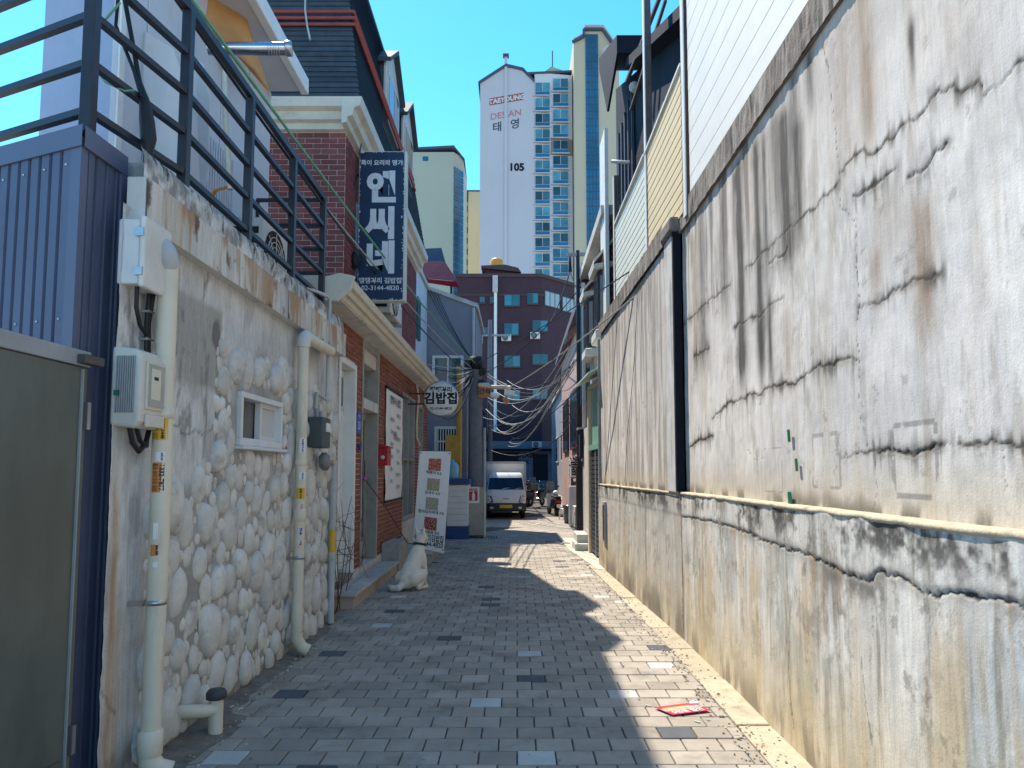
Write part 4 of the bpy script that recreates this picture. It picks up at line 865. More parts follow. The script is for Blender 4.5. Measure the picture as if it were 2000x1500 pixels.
def bricks(P0, du, nrm, L, z0, z1, openings, m, nsingle, parent):
    P0, du, nrm = Vector(P0), Vector(du), Vector(nrm); cells = []; r = 0; z = z0 + BH / 2
    while z < z1 - BH * .3:
        k = -1
        while True:
            a = k * BL + (BL / 2 if r % 2 else 0) + BJ / 2; b = a + BL - BJ; k += 1
            if a > L: break
            a, b = max(a, 0), min(b, L)
            if b - a < .03: continue
            segs = [(a, b)]
            for (u0, u1, w0, w1) in openings:
                if z + BH / 2 < w0 or z - BH / 2 > w1: continue
                ns = []
                for (p, q) in segs:
                    if q <= u0 or p >= u1: ns.append((p, q)); continue
                    if u0 - p > .035: ns.append((p, u0))
                    if q - u1 > .035: ns.append((u1, q))
                segs = ns
            cells += [((p + q) / 2, z, q - p) for p, q in segs]
        z += BH; r += 1
    cells.sort(key=lambda c: c[0] + .2 * abs(c[1] - 2)); rest = MB()
    for i, (u, z, l) in enumerate(cells):
        l = round(l, 2) if l < BL - BJ - .004 else BL - BJ
        pos = P0 + du * u + Vector((0, 0, z)) + nrm * brr.uniform(-.002, .002)
        if i < nsingle:
            key = (l, m.name, tuple(du))
            if key not in bcache: a = MB(); a.add(*brick_unit(du, nrm, l)); bcache[key] = a.mesh('brick', m)
            link('brick', bcache[key], parent, pos)
        else:
            v, f = brick_unit(du, nrm, l); rest.add([pos + q for q in v], f)
    if rest.v: rest.build('brickwork', m, parent)['kind'] = 'stuff'
X2Y = lambda px, x=XB: onX(px, 900, x)[0]
yd0, yd1 = X2Y(656), X2Y(690); yg0, yg1 = X2Y(703), X2Y(735.5); yp0, yp1 = X2Y(785), X2Y(808); yv0, yv1 = 15.0, 15.7
ops = [(yd0 - YB0, yd1 - YB0, 0, 2.86), (yg0 - YB0, yg1 - YB0, 0, 3.3), (yp0 - YB0, yp1 - YB0, .62, 2.95), (yv0 - YB0, yv1 - YB0, 1.0, 2.9)]
lower = MB()
us = sorted({0, YB1 - YB0} | {u for o in ops for u in o[:2]})
for u0, u1 in zip(us[:-1], us[1:]):
    o = [q for q in ops if q[0] <= u0 + 1e-6 and q[1] >= u1 - 1e-6]; zs = [(-.05, 3.36)] if not o else [s_ for s_ in ((-.05, o[0][2]), (o[0][3], 3.36)) if s_[1] > s_[0]]
    for a_, b_ in zs: lower.box(XB - .25, XB, YB0 + u0, YB0 + u1, a_, b_)
lower.build('lower_wall', m_mortar, bh)
bricks((XB, YB0, .26), (0, 1, 0), (1, 0, 0), YB1 - YB0, 0, 3.08, [(a, b, c - .26, d - .26) for a, b, c, d in ops], m_brick, 165, bh)
m_base = mat('base_plaster', (.55, .54, .5), .9, .12, 5, .3, 80, dirt=(.24, .22, .19), dirt_amt=.4)
MB().box(XB, XB + .022, yg1 + .01, yp0 - .01, -.02, .27).build('base_course', m_base, bh, bevel=.006, seg=1)
MB().box(XB, XB + .022, yd1 + .01, yg0 - .01, -.02, .27).build('base_course', m_base, bh, bevel=.006, seg=1)
MB().box(XB, XB + .022, yp0 - .005, YB1, -.02, .6).build('base_course', m_base, bh, bevel=.006, seg=1)
# upper storeys
MB().box(-5.3, XB2, YF, 14.6, 3.0, 5.72).build('upper_wall', m_mortar, bh)
bricks((-4.3, YF, 3.02), (1, 0, 0), (0, -1, 0), 4.3 + XB2, 0, 2.66, [(0, 1.0, 0, 2.7)], m_brick2, 135, bh)
bricks((XB2, YF, 3.4), (0, 1, 0), (1, 0, 0), 6.1, 0, 2.28, [(.55, 1.0, .2, 1.6), (3.0, 4.4, .4, 1.7)], m_brick2, 0, bh)
MB().box(-5.3, XB - .25, YB0 + .02, YB1, -.05, 3.36).build('lower_body', m_mortar, bh)
MB().box(-5.3, XB - .01, 7.58, YB1, 3.362, 3.4).build('flat_roof', m_conc, bh)
# side window beside the long sign
w_ = MB().box(XB2 - .05, XB2 + .03, YF + .57, YF + .98, 3.62, 4.98).build('window', mat('pale_blue_panel', (.3, .38, .5), .4, .1), bh); MB().box(XB2 + .03, XB2 + .034, YF + .6, YF + .95, 3.66, 4.94).build('pane', m_glass, w_)
# lower eave: stepped cornice with gutter, mitred return at the near end
m_corn = mat('cornice_cream', (.6, .56, .48), .6, .1, 4, .15, 60, dirt=(.32, .27, .2), dirt_amt=.35, dscale=2, streak=.3)
def cornice(name, prof, ya, yb, parent=bh, m=m_corn):     # profile (x, z) swept along y
    return MB().prism([(x, ya, z) for x, z in prof], (0, yb - ya, 0)).build(name, m, parent)
cornice('eave', [(XB - .02, 3.31), (-1.86, 3.34), (-1.84, 3.38), (-1.80, 3.385), (-1.775, 3.43), (-1.735, 3.44), (-1.72, 3.52), (-1.745, 3.53), (-1.8, 3.5), (XB - .02, 3.5)], 7.42, 16.3)
cornice('soffit', [(XB, 3.285), (XB, 3.305), (-1.87, 3.335), (-1.87, 3.318)], 7.45, 16.28, m=m_base)
MB().prism([(-1.88, 7.36, 3.28), (-1.74, 7.36, 3.4), (-1.7, 7.36, 3.55), (-1.86, 7.36, 3.58), (-2.2, 7.36, 3.5), (-2.2, 7.36, 3.3)], (0, .06, 0)).build('eave_end', m_corn, bh, bevel=.01)
# upper cornice
zc = 5.66
def corn_prof(x0): return [(x0, zc), (x0 + .06, zc + .01), (x0 + .07, zc + .08), (x0 + .13, zc + .1), (x0 + .15, zc + .19), (x0 + .22, zc + .22), (x0 + .24, zc + .33), (x0, zc + .33)]
cornice('cornice', corn_prof(XB2), YF - .24, 14.7)
MB().prism([(-5.3, YF - (x - XB2), z) for x, z in corn_prof(XB2)], (5.3 + XB2, 0, 0)).build('cornice', m_corn, bh)
# mansard
m_shing = mat('roof_shingle', (.045, .06, .075), .75, .25, 6, .3, 60, rnd=.15, dirt=(.03, .045, .04), dirt_amt=.3)
zm0, zm1 = 5.99, 8.55; sl = .14; x0m, y0m, yEm = -1.9, YF - .2, 14.6
ms = MB(); nc = 36
for i in range(nc):
    za, zb = zm0 + (zm1 - zm0) * i / nc, zm0 + (zm1 - zm0) * (i + 1) / nc + .004; a_, b_ = (za - zm0) * sl, (zb - zm0) * sl; st_ = .012
    xa, xb, ya, yb = x0m - a_ + st_, x0m - b_, y0m + a_ - st_, y0m + b_
    fe = 1.0 * (za - zm0) / (zm1 - zm0) * 1.2
    ms.add([(xa, ya, za), (xa, yEm - fe, za), (xb, yEm - fe, zb), (xb, yb, zb), (xa, ya, za), (-5.3, ya, za), (-5.3, yb, zb), (xb, yb, zb)], [(0, 1, 2, 3), (5, 4, 7, 6)])
    ms.add([(xa, yEm - fe, za), (-5.3, yEm - fe, za), (-5.3, yEm - fe - .03, zb), (xb, yEm - fe - .03, zb)], [(0, 1, 2, 3)])
roof = ms.build('roof', m_shing, bh)
MB().box(-5.2, x0m - .4, y0m + .4, yEm - 1.25, zm0, zm1 - .01).build('roof_core', m_dark, bh)
MB().prism([(-5.3, y0m + .34, zm1), (x0m - .34, y0m + .34, zm1), (x0m - .34, yEm - 1.2, zm1), (-5.3, yEm - 1.2, zm1)], (0, 0, .06)).build('roof_cap', m_shing, bh)
m_dtrim = mat('dormer_trim', (.5, .47, .44), .6, .12, 4, .1)
for (ya, yb) in ((10.75, 12.0), (12.45, 13.65)):
    xf = -2.06; ym_ = (ya + yb) / 2
    d_ = MB().prism([(xf - .9, ya, 6.9), (xf - .9, yb, 6.9), (xf - .9, yb, 7.95), (xf - .9, ym_, 8.4), (xf - .9, ya, 7.95)], (.88, 0, 0)).build('dormer', m_shing, bh)
    fr = MB().prism([(xf - .02, ya - .02, 6.85), (xf - .02, yb + .02, 6.85), (xf - .02, yb + .02, 7.97), (xf - .02, ym_, 8.42), (xf - .02, ya - .02, 7.97)], (.03, 0, 0)).build('front', m_dtrim, d_)
    MB().box(xf + .01, xf + .03, ya + .15, yb - .15, 7.0, 7.85).build('window', m_dtrim, d_); MB().box(xf + .03, xf + .035, ya + .2, ym_ - .03, 7.05, 7.8).build('pane', m_glass, d_); MB().box(xf + .03, xf + .035, ym_ + .03, yb - .2, 7.05, 7.8).build('pane', m_glass, d_)
    for sg in (-1, 1):
        e = ya - .1 if sg < 0 else yb + .1
        MB().prism([(xf - .7, ym_, 8.47), (xf - .7, e, 7.93), (xf - .7, e, 7.86), (xf - .7, ym_, 8.39)], (.8, 0, 0)).build('dormer_roof', m_shing, d_)
rc = thing('roof_conduits', 'three rust red conduits running round the mansard roof', 'conduit', (-3, 9, 7))
m_rust = mat('rust_red', (.3, .06, .05), .6, .2, 6)
for i in range(3):
    z = 6.98 + i * .09; xo = x0m - (z - zm0) * sl + .05; yo = y0m + (z - zm0) * sl - .05
    MB().tube([(-5.2, yo, z), (xo, yo, z), (xo, 14 - (z - zm0) * .4, z)], .022, 6).build('conduit', m_rust, rc)
cc = MB().tube([W(597, -30, 8.25), W(596, 20, 8.2), W(600, 50, 8.2), W(606, 78, 8.15)], .012, 6).build('loose_cable', m_cableg); tag(cc, 'short white loose cable dangling over the mansard roof', 'cable')

# white timber door
wd = MB().box(XB - .16, XB - .12, yd0 + .07, yd1 - .07, .3, 2.78).build('door', m_white, bh, bevel=.004)
a = MB()
for k in range(5): y = yd0 + .12 + k * (yd1 - yd0 - .24) / 4; MB().box(XB - .12, XB - .112, y - .055, y + .055, .34, 2.2).build('plank', m_white, wd, bevel=.003, seg=1)
MB().box(XB - .118, XB - .105, yd0 + .16, yd1 - .16, 2.32, 2.68).build('pane', m_glass, wd); MB().box(XB - .13, XB - .1, yd0 + .12, yd1 - .12, 2.27, 2.31).build('rail', m_offwhite, wd)
for (ya, yb, za, zb) in ((yd0, yd0 + .07, .25, 2.86), (yd1 - .07, yd1, .25, 2.86), (yd0 + .07, yd1 - .07, 2.79, 2.86)): MB().box(XB - .2, XB + .03, ya, yb, za, zb).build('door_frame', m_white, bh, bevel=.005, seg=1)
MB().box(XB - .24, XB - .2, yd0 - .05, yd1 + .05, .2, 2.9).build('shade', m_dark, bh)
# glazed shop door with transom
m_alu = mat('aluminium_frame', (.36, .35, .33), .45, .12, 5, metal=.5, dirt=(.18, .16, .14), dirt_amt=.3)
gd = MB().box(XB - .18, XB - .165, yg0 + .06, yg1 - .06, .36, 2.3).build('shop_door', glass('shop_glass', (.012, .018, .035), .12, .25), bh)
for (ya, yb, za, zb) in ((yg0 + .05, yg0 + .12, .3, 2.35), (yg1 - .13, yg1 - .06, .3, 2.35), (yg0 + .12, yg1 - .13, .3, .52), (yg0 + .12, yg1 - .13, 2.25, 2.35)): MB().box(XB - .2, XB - .14, ya, yb, za, zb).build('stile', m_alu, gd, bevel=.003, seg=1)
for (ya, yb, za, zb) in ((yg0, yg0 + .055, .25, 3.3), (yg1 - .065, yg1, .25, 3.3), (yg0 + .055, yg1 - .065, 2.36, 2.5), (yg0 + .055, yg1 - .065, 3.2, 3.3)): MB().box(XB - .22, XB + .025, ya, yb, za, zb).build('door_frame', m_alu if za != 2.36 else m_offwhite, bh, bevel=.004, seg=1)
MB().box(XB - .17, XB - .155, yg0 + .055, yg1 - .065, 2.5, 3.2).build('transom_pane', glass('transom_glass', (.16, .17, .16), .15, .5), bh)
MB().tube([(XB - .06, yg0 + .3, .95), (XB - .06, yg0 + .3, 1.85)], .016, 8).build('handle', m_white, gd)
MB().box(XB - .162, XB - .158, yg0 + .2, yg1 - .35, 1.75, 2.0).build('notice', mat('notice_red', (.25, .02, .06), .5, .2, 8), gd); MB().box(XB - .162, XB - .158, yg0 + .3, yg1 - .3, 2.05, 2.12).build('notice', m_sw1, gd)
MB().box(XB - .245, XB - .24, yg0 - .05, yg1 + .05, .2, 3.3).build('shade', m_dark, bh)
MB().box(XB - .26, XB + .02, yg0 - .02, yg1 + .02, .16, .25).build('threshold', m_concl, bh, bevel=.006, seg=1)
# second dark glazed bay and narrow window
gd2 = MB().box(XB - .12, XB - .1, yp0 + .06, yp1 - .06, .66, 2.9).build('shop_window', m_glass, bh)
for (ya, yb, za, zb) in ((yp0, yp0 + .06, .62, 2.95), (yp1 - .06, yp1, .62, 2.95), (yp0 + .06, yp1 - .06, 2.89, 2.95), (yp0 + .06, yp1 - .06, .62, .7), (yp0 + .66, yp0 + .71, .7, 2.89), (yp0 + .06, yp1 - .06, 1.72, 1.76)): MB().box(XB - .14, XB + .02, ya, yb, za, zb).build('mullion', m_alu, gd2)
wv = MB().box(XB - .1, XB - .08, yv0, yv1, 1.0, 2.9).build('window', m_glass, bh)
for (ya, yb, za, zb) in ((yv0, yv0 + .05, 1.0, 2.9), (yv1 - .05, yv1, 1.0, 2.9), (yv0 + .05, yv1 - .05, 2.85, 2.9), (yv0 + .05, yv1 - .05, 1.0, 1.05)): MB().box(XB - .12, XB + .02, ya, yb, za, zb).build('mullion', m_alu, wv)
MB().box(XB + .02, XB + .03, yv0 + .05, yv0 + .3, 1.05, 1.75).build('notice', mat('notice_yellow', (.6, .55, .1), .5, .1), wv)
# steps
m_step = mat('step_stone', (.43, .41, .37), .9, .15, 5, .35, 90, dirt=(.22, .19, .16), dirt_amt=.4)
s1 = thing('door_step', 'long pale concrete doorstep below the white door and glass door', 'step', (-1.95, 9.5, 0))
MB().box(XB + .023, -1.80, 8.0, 10.9, -.02, .13).build('riser', mat('step_riser', (.42, .34, .27), .9, .2, 5, .4, 80, dirt=(.2, .15, .11), dirt_amt=.4), s1); MB().box(XB + .023, -1.77, 7.98, 10.93, .131, .17).build('tread', m_step, s1, bevel=.006, seg=1)
s2 = thing('door_step', 'short grey granite step in front of the dog and banner', 'step', (-1.7, 12.4, 0))
MB().box(XB + .023, -1.42, 11.9, 13.2, -.02, .15).build('riser', m_conc, s2); MB().box(XB + .023, -1.39, 11.87, 13.22, .151, .2).build('tread', m_step, s2, bevel=.006, seg=1)
s3 = thing('door_step', 'tall grey box step against the brick base behind the dog', 'step', (-1.95, 11.5, 0)); MB().box(XB + .023, -1.78, 11.0, 11.86, -.02, .42).build('block', m_conc, s3, bevel=.01)
# poster
po = thing('menu_poster', 'long white paper menu hanging on the brick wall behind the mailbox', 'poster', (XB, 11.9, 1.0))
y0p, y1p = X2Y(749), X2Y(782); a = MB(); n = 12
for i in range(n + 1):
    for j in range(7):
        y = y0p + (y1p - y0p) * j / 6; z = 1.06 + 1.76 * i / n; a.v.append((XB + .03 + .012 * math.sin(i * 1.3 + j * .8) * (1 - i / n), y, z))
for i in range(n):
    for j in range(6): q = i * 7 + j; a.f.append((q, q + 1, q + 8, q + 7)); a.s.append(True); a.m.append(0)
m_paper = mat('paper_white', (.8, .79, .78), .7, .04, 5)
sheet_o = a.build('paper', m_paper, po); MB().box(XB + .015, XB + .05, y0p - .02, y1p + .02, 2.815, 2.86).build('hanger', m_ink, po); MB().box(XB + .015, XB + .05, y0p - .02, y1p + .02, 1.02, 1.06).build('hanger', m_ink, po)
pyc = (y0p + y1p) / 2
text('땡땡거리 김밥집', .15, (XB + .05, pyc, 2.66), (0, 1, 0), (0, 0, 1), m_ink, po, .003)
menu = ['야채김밥 3.0', '참치김밥 4.5', '떡볶이 5.0', '라면 4.0', '제육덮밥 8.0', '돈까스 8.5', '냉면 7.0', '우동 5.5', '만두 4.5', '쫄면 6.5', '오므라이스 7.5', '순두부 7.5', '김치찌개 8.0']
for i, s_ in enumerate(menu): text(s_, .075, (XB + .05, pyc + (-.32 if i % 2 else .3), 2.45 - i * .1), (0, 1, 0), (0, 0, 1), m_ink, po, .001)
text('분식', .16, (XB + .05, pyc, 2.1), (0, 1, 0), (0, 0, 1), m_ink, po, .003)
# mailbox and address plate
mx = thing('mailbox', 'red wall mailbox with small roof lid next to the menu poster', 'mailbox', (XB, 10.85, 1.6))
MB().box(XB + .012, XB + .15, 10.68, 10.98, 1.60, 1.87).build('body', m_red, mx, bevel=.006); MB().prism([(XB + .0, 10.65, 1.875), (XB + .18, 10.65, 1.86), (XB + .18, 10.65, 1.88), (XB, 10.65, 1.93)], (0, .36, 0)).build('lid', m_red, mx)
MB().lathe([(0, .002), (.03, .002), (.03, 0)], (XB + .08, 10.679, 1.72), (0, -1, 0)).build('emblem', m_sw1, mx); MB().box(XB + .15, XB + .154, 10.74, 10.92, 1.79, 1.81).build('slot', m_ink, mx)
ap = thing('address_plate', 'small blue house number plate on the brick between the doors', 'sign', (XB, 9.3, 2.0))
ya = (yd1 + yg0) / 2; MB().prism([(XB + .015, ya - .12, 2.0), (XB + .015, ya + .12, 2.0), (XB + .015, ya + .12, 2.22), (XB + .015, ya, 2.32), (XB + .015, ya - .12, 2.22)], (.008, 0, 0)).build('plate', mat('plate_blue', (.02, .09, .4), .4, .1), ap); text('33', .14, (XB + .026, ya, 2.1), (0, 1, 0), (0, 0, 1), m_sw1, ap, .003); text('백범로', .05, (XB + .026, ya, 2.22), (0, 1, 0), (0, 0, 1), m_sw1, ap)
a = MB().obox((XB + .04, ya, 1.83), (.012, 0, 0), (0, .05, .02), (0, -.01, .03)).build('door_tag', m_blue); tag(a, 'small blue tag stuck on the brick under the number plate', 'tag')
# flex conduit near round sign
tag(MB().tube([(XB + .03, 14.55, 3.28), (XB + .08, 14.5, 3.0), (XB + .04, 14.5, 2.5), (XB + .04, 14.55, 2.2), (XB + .08, 14.75, 2.05)], .022, 8).build('flex_conduit', m_pvc), 'cream flexible conduit curling down the brick by the round sign', 'conduit')

# long vertical sign
sg = thing('hanging_sign', 'tall dark blue vertical sign board with white worn lettering', 'sign', (-1.7, 9.0, 3.6))
TL, BR = W(702, 295, 9.0), W(791, 588, 9.0); sx0, sx1, sz0, sz1 = TL.x, BR.x, BR.z, TL.z
MB().box(sx0, sx1, 9.0, 9.14, sz0, sz1).build('case', m_offwhite, sg, bevel=.01); m_navy = mat('sign_navy', (.008, .028, .07), .5, .2, 3)
MB().box(sx0 + .012, sx1 - .03, 8.994, 9.0, sz0 + .015, sz1 - .015).build('face', m_navy, sg); m_let = mat('letter_white', (.62, .63, .66), .6, .08, 8, dirt=(.2, .22, .26), dirt_amt=.12, dscale=14)
sc_ = (sx0 + sx1) / 2 - .01
for s_, py, sz, off in (('앤', 368, .43, .022), ('씨', 438, .43, .022), ('네', 505, .43, .022)): text(s_, sz, (sc_, 8.991, W(747, py + 2, 9).z), (1, 0, 0), (0, 0, 1), m_let, sg, off, name='letter')
text('특이 요리의 명가', .078, (sc_, 8.991, W(747, 319, 9).z), (1, 0, 0), (0, 0, 1), m_let, sg, .002); text('땡땡거리 김밥집', .082, (sc_, 8.991, W(747, 549, 9).z), (1, 0, 0), (0, 0, 1), m_let, sg, .002); text('02-3144-4820', .085, (sc_, 8.991, W(747, 563, 9).z), (1, 0, 0), (0, 0, 1), m_let, sg, .001)
chip = MB(); cr = random.Random(9)
for i in range(80):                         # peeled white edge of the film
    side = cr.random(); 
    if side < .35: x, z = sx0 + .014 + cr.random() * .006, cr.uniform(sz0, sz1)
    elif side < .75: x, z = sx1 - .035 - cr.random() ** 2 * .02, cr.uniform(sz0, sz1)
    elif side < .88: x, z = cr.uniform(sx0, sx1 - .04), sz1 - .018 - cr.random() * .008
    else: x, z = cr.uniform(sx0, sx1 - .04), sz0 + .018 + cr.random() * .008
    r_ = cr.uniform(.003, .008); chip.obox((x, 8.9925, z), (r_, 0, 0), (0, .001, 0), (0, 0, r_ * cr.uniform(.6, 1.8)))
chip.build('peeled_edge', m_let, sg)['kind'] = 'stuff'
for z in (sz0 + .3, sz1 - .3): MB().bar((XB2 - .02, 9.07, z), (sx0 + .02, 9.07, z), .03, .03).build('bracket', m_blacksteel, sg)
# round sign
rc_ = W(862, 779, 13.6); rr = 34 / F * 13.6
rs = thing('round_sign', 'round white restaurant sign with black lettering sticking out from the brick wall', 'sign', rc_)
MB().lathe([(0, .06), (rr - .02, .06), (rr, .04), (rr, -.04), (rr - .02, -.06), (0, -.06)], rc_, (0, 1, 0), 40).build('case', mat('acrylic_white', (.7, .7, .7), .35, .05), rs); MB().lathe([(rr + .001, .05), (rr + .008, .045), (rr + .008, -.065), (rr - .012, -.066)], rc_, (0, 1, 0), 40).build('rim', m_steel, rs)
q = rc_ + Vector((0, -.063, 0)); text('땡땡거리', .115, q + Vector((0, 0, .165)), (1, 0, 0), (0, 0, 1), m_ink, rs, .004); text('김밥집', .235, q + Vector((0, 0, -.01)), (1, 0, 0), (0, 0, 1), m_ink, rs, .009); text('02-3144-4820', .075, q + Vector((0, 0, -.19)), (1, 0, 0), (0, 0, 1), m_ink, rs, .001)
MB().bar((XB, 13.6, rc_.z + .1), (rc_.x - rr + .01, 13.6, rc_.z + .1), .03, .03).build('bracket', m_blacksteel, rs); MB().bar((XB, 13.6, rc_.z - .1), (rc_.x - rr + .01, 13.6, rc_.z - .1), .03, .03).build('bracket', m_blacksteel, rs)

# outdoor units
m_ac = mat('unit_white', (.6, .59, .56), .5, .06, 5, dirt=(.4, .36, .3), dirt_amt=.25); m_logo = mat('logo_red', (.4, .04, .08), .5, .1)
def ac_unit(label, x0, x1, y0, y1, z0, z1, face, group='outdoor air conditioner units', logo=True):
    t = thing('outdoor_unit', label, 'air conditioner', ((x0 + x1) / 2, (y0 + y1) / 2, z0), group=group)
    MB().box(x0, x1, y0, y1, z0 + .03, z1).build('case', m_ac, t, bevel=.015); w = (y1 - y0) if face[0] else (x1 - x0); h = z1 - z0
    for s_ in (.15, .85):
        if face[0]: MB().box(x0 + .02, x1 - .02, y0 + w * s_ - .03, y0 + w * s_ + .03, z0, z0 + .03).build('foot', m_grey, t)
        else: MB().box(x0 + w * s_ - .03, x0 + w * s_ + .03, y0 + .02, y1 - .02, z0, z0 + .03).build('foot', m_grey, t)
    f = Vector(face); c = Vector(((x0 + x1) / 2, (y0 + y1) / 2, z0 + h * .52)); rt = Vector((-f.y, f.x, 0)); depth = (x1 - x0) / 2 if face[0] else (y1 - y0) / 2
    c2 = c + f * (depth + .002) - rt * w * .12; R = min(h * .42, w * .36)
    MB().lathe([(0, 0), (R, 0), (R + .012, .008), (R + .012, -.01)], c2, f, 20).build('fan_recess', m_dark, t)
    g = MB()
    for k in range(1, 6): rr_ = R * k / 6; g.lathe([(rr_ - .004, .008), (rr_, .014), (rr_ + .004, .008)], c2, f, 20)
    for k in range(8): an = k * math.pi / 4; g.bar(c2 + f * .01 + (rt * math.cos(an) + Vector((0, 0, 1)) * math.sin(an)) * R * .15, c2 + f * .01 + (rt * math.cos(an) + Vector((0, 0, 1)) * math.sin(an)) * R, .006, .006, f)
    g.build('fan_guard', m_ac, t)
    if logo: MB().lathe([(0, .004), (.05, .004), (.05, 0)], c + f * (depth + .002) + rt * w * .38 + Vector((0, 0, h * .15)), f, 16).build('logo', m_logo, t)
    # finned flank towards the camera
    if face[0]:
        for k in range(6): zz = z0 + .1 + k * (h - .16) / 6; MB().box(x0 + .04, x1 - .05, y0 - .004, y0 + .001, zz, zz + (h - .16) / 6 - .025).build('louvre', m_dark, t)
    return t
ac_unit('white outdoor unit with red badge beside the shed on the deck', -2.57, -2.22, 6.15, 6.9, 3.06, 3.74, (1, 0, 0))
ac_unit('smaller white outdoor unit with red badge before the brick wall', -2.62, -2.12, 7.5, 7.8, 3.06, 3.62, (0, -1, 0))
sx_, sy_ = W(772, 655, 10.4).x, 10.4
t = ac_unit('outdoor unit on brackets hanging under the blue vertical sign', -2.06, -1.7, 9.5, 10.35, 3.62, 4.2, (1, 0, 0))
MB().box(-2.08, -1.66, 9.55, 9.59, 3.585, 3.62).build('bracket', m_grey, t); MB().box(-2.08, -1.66, 10.2, 10.24, 3.585, 3.62).build('bracket', m_grey, t)
# splice closure hanging on the rail and lamps on cable by the sign
sp = thing('cable_splice', 'fat black cable splice closure hanging from the deck railing', 'cable', W(290, 250, 3.6))
q = [W(p[0], p[1], 3.62) for p in ((240, -20), (262, 100), (272, 160), (283, 200), (287, 235), (290, 270), (288, 305), (284, 360), (287, 420))]
MB().tube(q, [.012, .012, .014, .028, .038, .04, .022, .014, .014], 10).build('closure', m_black, sp); MB().tube([W(232, -20, 3.6), W(226, 50, 3.6), W(262, 140, 3.6), W(276, 190, 3.6)], .01, 6).build('strand', m_cable, sp)
tag(MB().tube([W(p[0], p[1], 3.5) for p in ((235, 5), (200, 45), (175, 80), (178, 120), (205, 160), (245, 178), (262, 176))], .006, 6).build('green_wire', m_cablegr), 'thin green wire looping off the corner of the railing', 'wire')
bl = thing('hanging_floodlights', 'pair of black floodlights hanging on wires left of the vertical sign', 'lamp', W(688, 510, 8.9))
for px, py in ((680, 515), (693, 508)): MB().lathe([(0, -.1), (.05, -.09), (.065, 0), (.03, .09), (.01, .12)], W(px, py, 8.9), (0, 0, 1), 12).build('lamp_head', m_black, bl)
MB().tube([W(684, 480, 8.9), W(678, 400, 8.9), W(690, 250, 8.9), W(700, 100, 9)], .008, 6).build('wire', m_cable, bl); MB().tube([W(690, 480, 8.9), W(686, 400, 8.9), W(709, 260, 9)], .006, 6).build('wire', m_cable, bl)
# orange hoses and grey hoses on the deck
tag(MB().tube([W(442, 366, 4.75), W(420, 372, 4.8), W(402, 420, 4.85), W(405, 440, 4.85)], .012, 6).build('orange_hose', mat('hose_orange', (.55, .2, .04), .5, .15)), 'orange hose bent over the deck curb by the outdoor unit', 'hose')
tag(MB().tube([W(438, 140, 5.2), W(440, 220, 5.1), W(445, 300, 5.0), W(450, 370, 5.0)], .02, 8).build('grey_hose', m_pvc), 'beige hose hanging down the shed wall behind the railing', 'hose')
# ------------------------------------------------------------------ right: rooftop house, brick house with bays, porch
m_slate = mat('dark_cladding', (.01, .012, .022), .8, .25, 4, .05, spec=.12); m_slate2 = mat('blue_grey_cladding', (.05, .07, .11), .7, .15, 4, spec=.2)
dk = thing('rooftop_house', 'dark clad rooftop house with sloping roof behind the siding fence', 'building', (3, 10, 3.9))
MB().box(1.98, 5.5, 7.2, 13.9, 3.8, 6.2).build('lower_wall', m_slate, dk)
MB().prism([(1.99, 7.2, 6.2), (1.99, 13.9, 6.2), (1.99, 13.9, 9.2), (1.99, 11.2, 8.05), (1.99, 7.2, 6.3)], (3.5, 0, 0)).build('upper_wall', m_slate, dk)
MB().prism([(1.75, 6.9, 6.18), (1.75, 11.2, 8.05), (1.75, 11.2, 8.2), (1.75, 6.9, 6.32)], (3.9, 0, 0)).build('roof', m_slate, dk)
MB().prism([(1.6, 11.0, 8.2), (1.6, 13.4, 9.3), (1.6, 13.4, 9.55), (1.6, 11.0, 8.5)], (4, 0, 0)).build('roof', m_slate, dk)
MB().prism([(1.6, 11.0, 8.2), (1.6, 13.4, 9.3), (1.6, 12.6, 8.3), (1.6, 12.3, 7.9)], (.04, 0, 0)).build('gable_board', m_slate, dk)
m_dkglass = glass('dark_blue_glass', (.02, .07, .1), .06, .6)
for (ya, yb, za, zb, m) in ((7.6, 9.0, 5.25, 6.0, m_teal), (9.1, 9.8, 5.3, 6.4, m_teal), (8.3, 9.9, 4.1, 5.05, m_dkglass), (10.2, 11.6, 4.2, 5.9, m_dkglass)):
    f_ = MB().box(1.93, 1.985, ya, yb, za, zb).build('window', m_slate2, dk); MB().box(1.922, 1.93, ya + .07, (ya + yb) / 2 - .03, za + .07, zb - .07).build('pane', m, f_); MB().box(1.922, 1.93, (ya + yb) / 2 + .03, yb - .07, za + .07, zb - .07).build('pane', m, f_)
for z in (5.15, 6.1): MB().box(1.93, 1.975, 7.2, 12.6, z, z + .1).build('trim', m_slate2, dk)
for y in (11.7, 12.1, 12.5, 12.9, 13.3): MB().box(1.94, 1.976, y, y + .1, 3.9, 8.0).build('batten', m_slate2, dk)
MB().box(1.5, 1.56, 11.9, 12.6, 3.9, 7.4).build('corner_wall', m_postw, dk)
b0 = W(1268, 200, 9.5); lampd = thing('wall_globe', 'round white globe lamp on the dark rooftop house', 'lamp', W(1237, 168, 11.2)); MB().sphere(W(1239, 170, 11.2), .09).build('globe', mat('globe_glass', (.6, .58, .5), .4, .05), lampd); MB().cyl(W(1239, 170, 11.2), W(1239, 170, 11.2) + Vector((.3, 0, 0)), .02).build('stem', m_slate, lampd)
pr_ = thing('steel_props', 'two slanting steel props rising from the rooftop house past the fence post', 'prop', W(1225, 200, 10.5))
MB().bar(W(1224, 160, 10.6), W(1302, -40, 9.2), .05, .05).build('prop', m_post, pr_); MB().bar(W(1232, 215, 10.4), W(1300, 0, 9.1), .04, .04).build('prop', m_post, pr_)
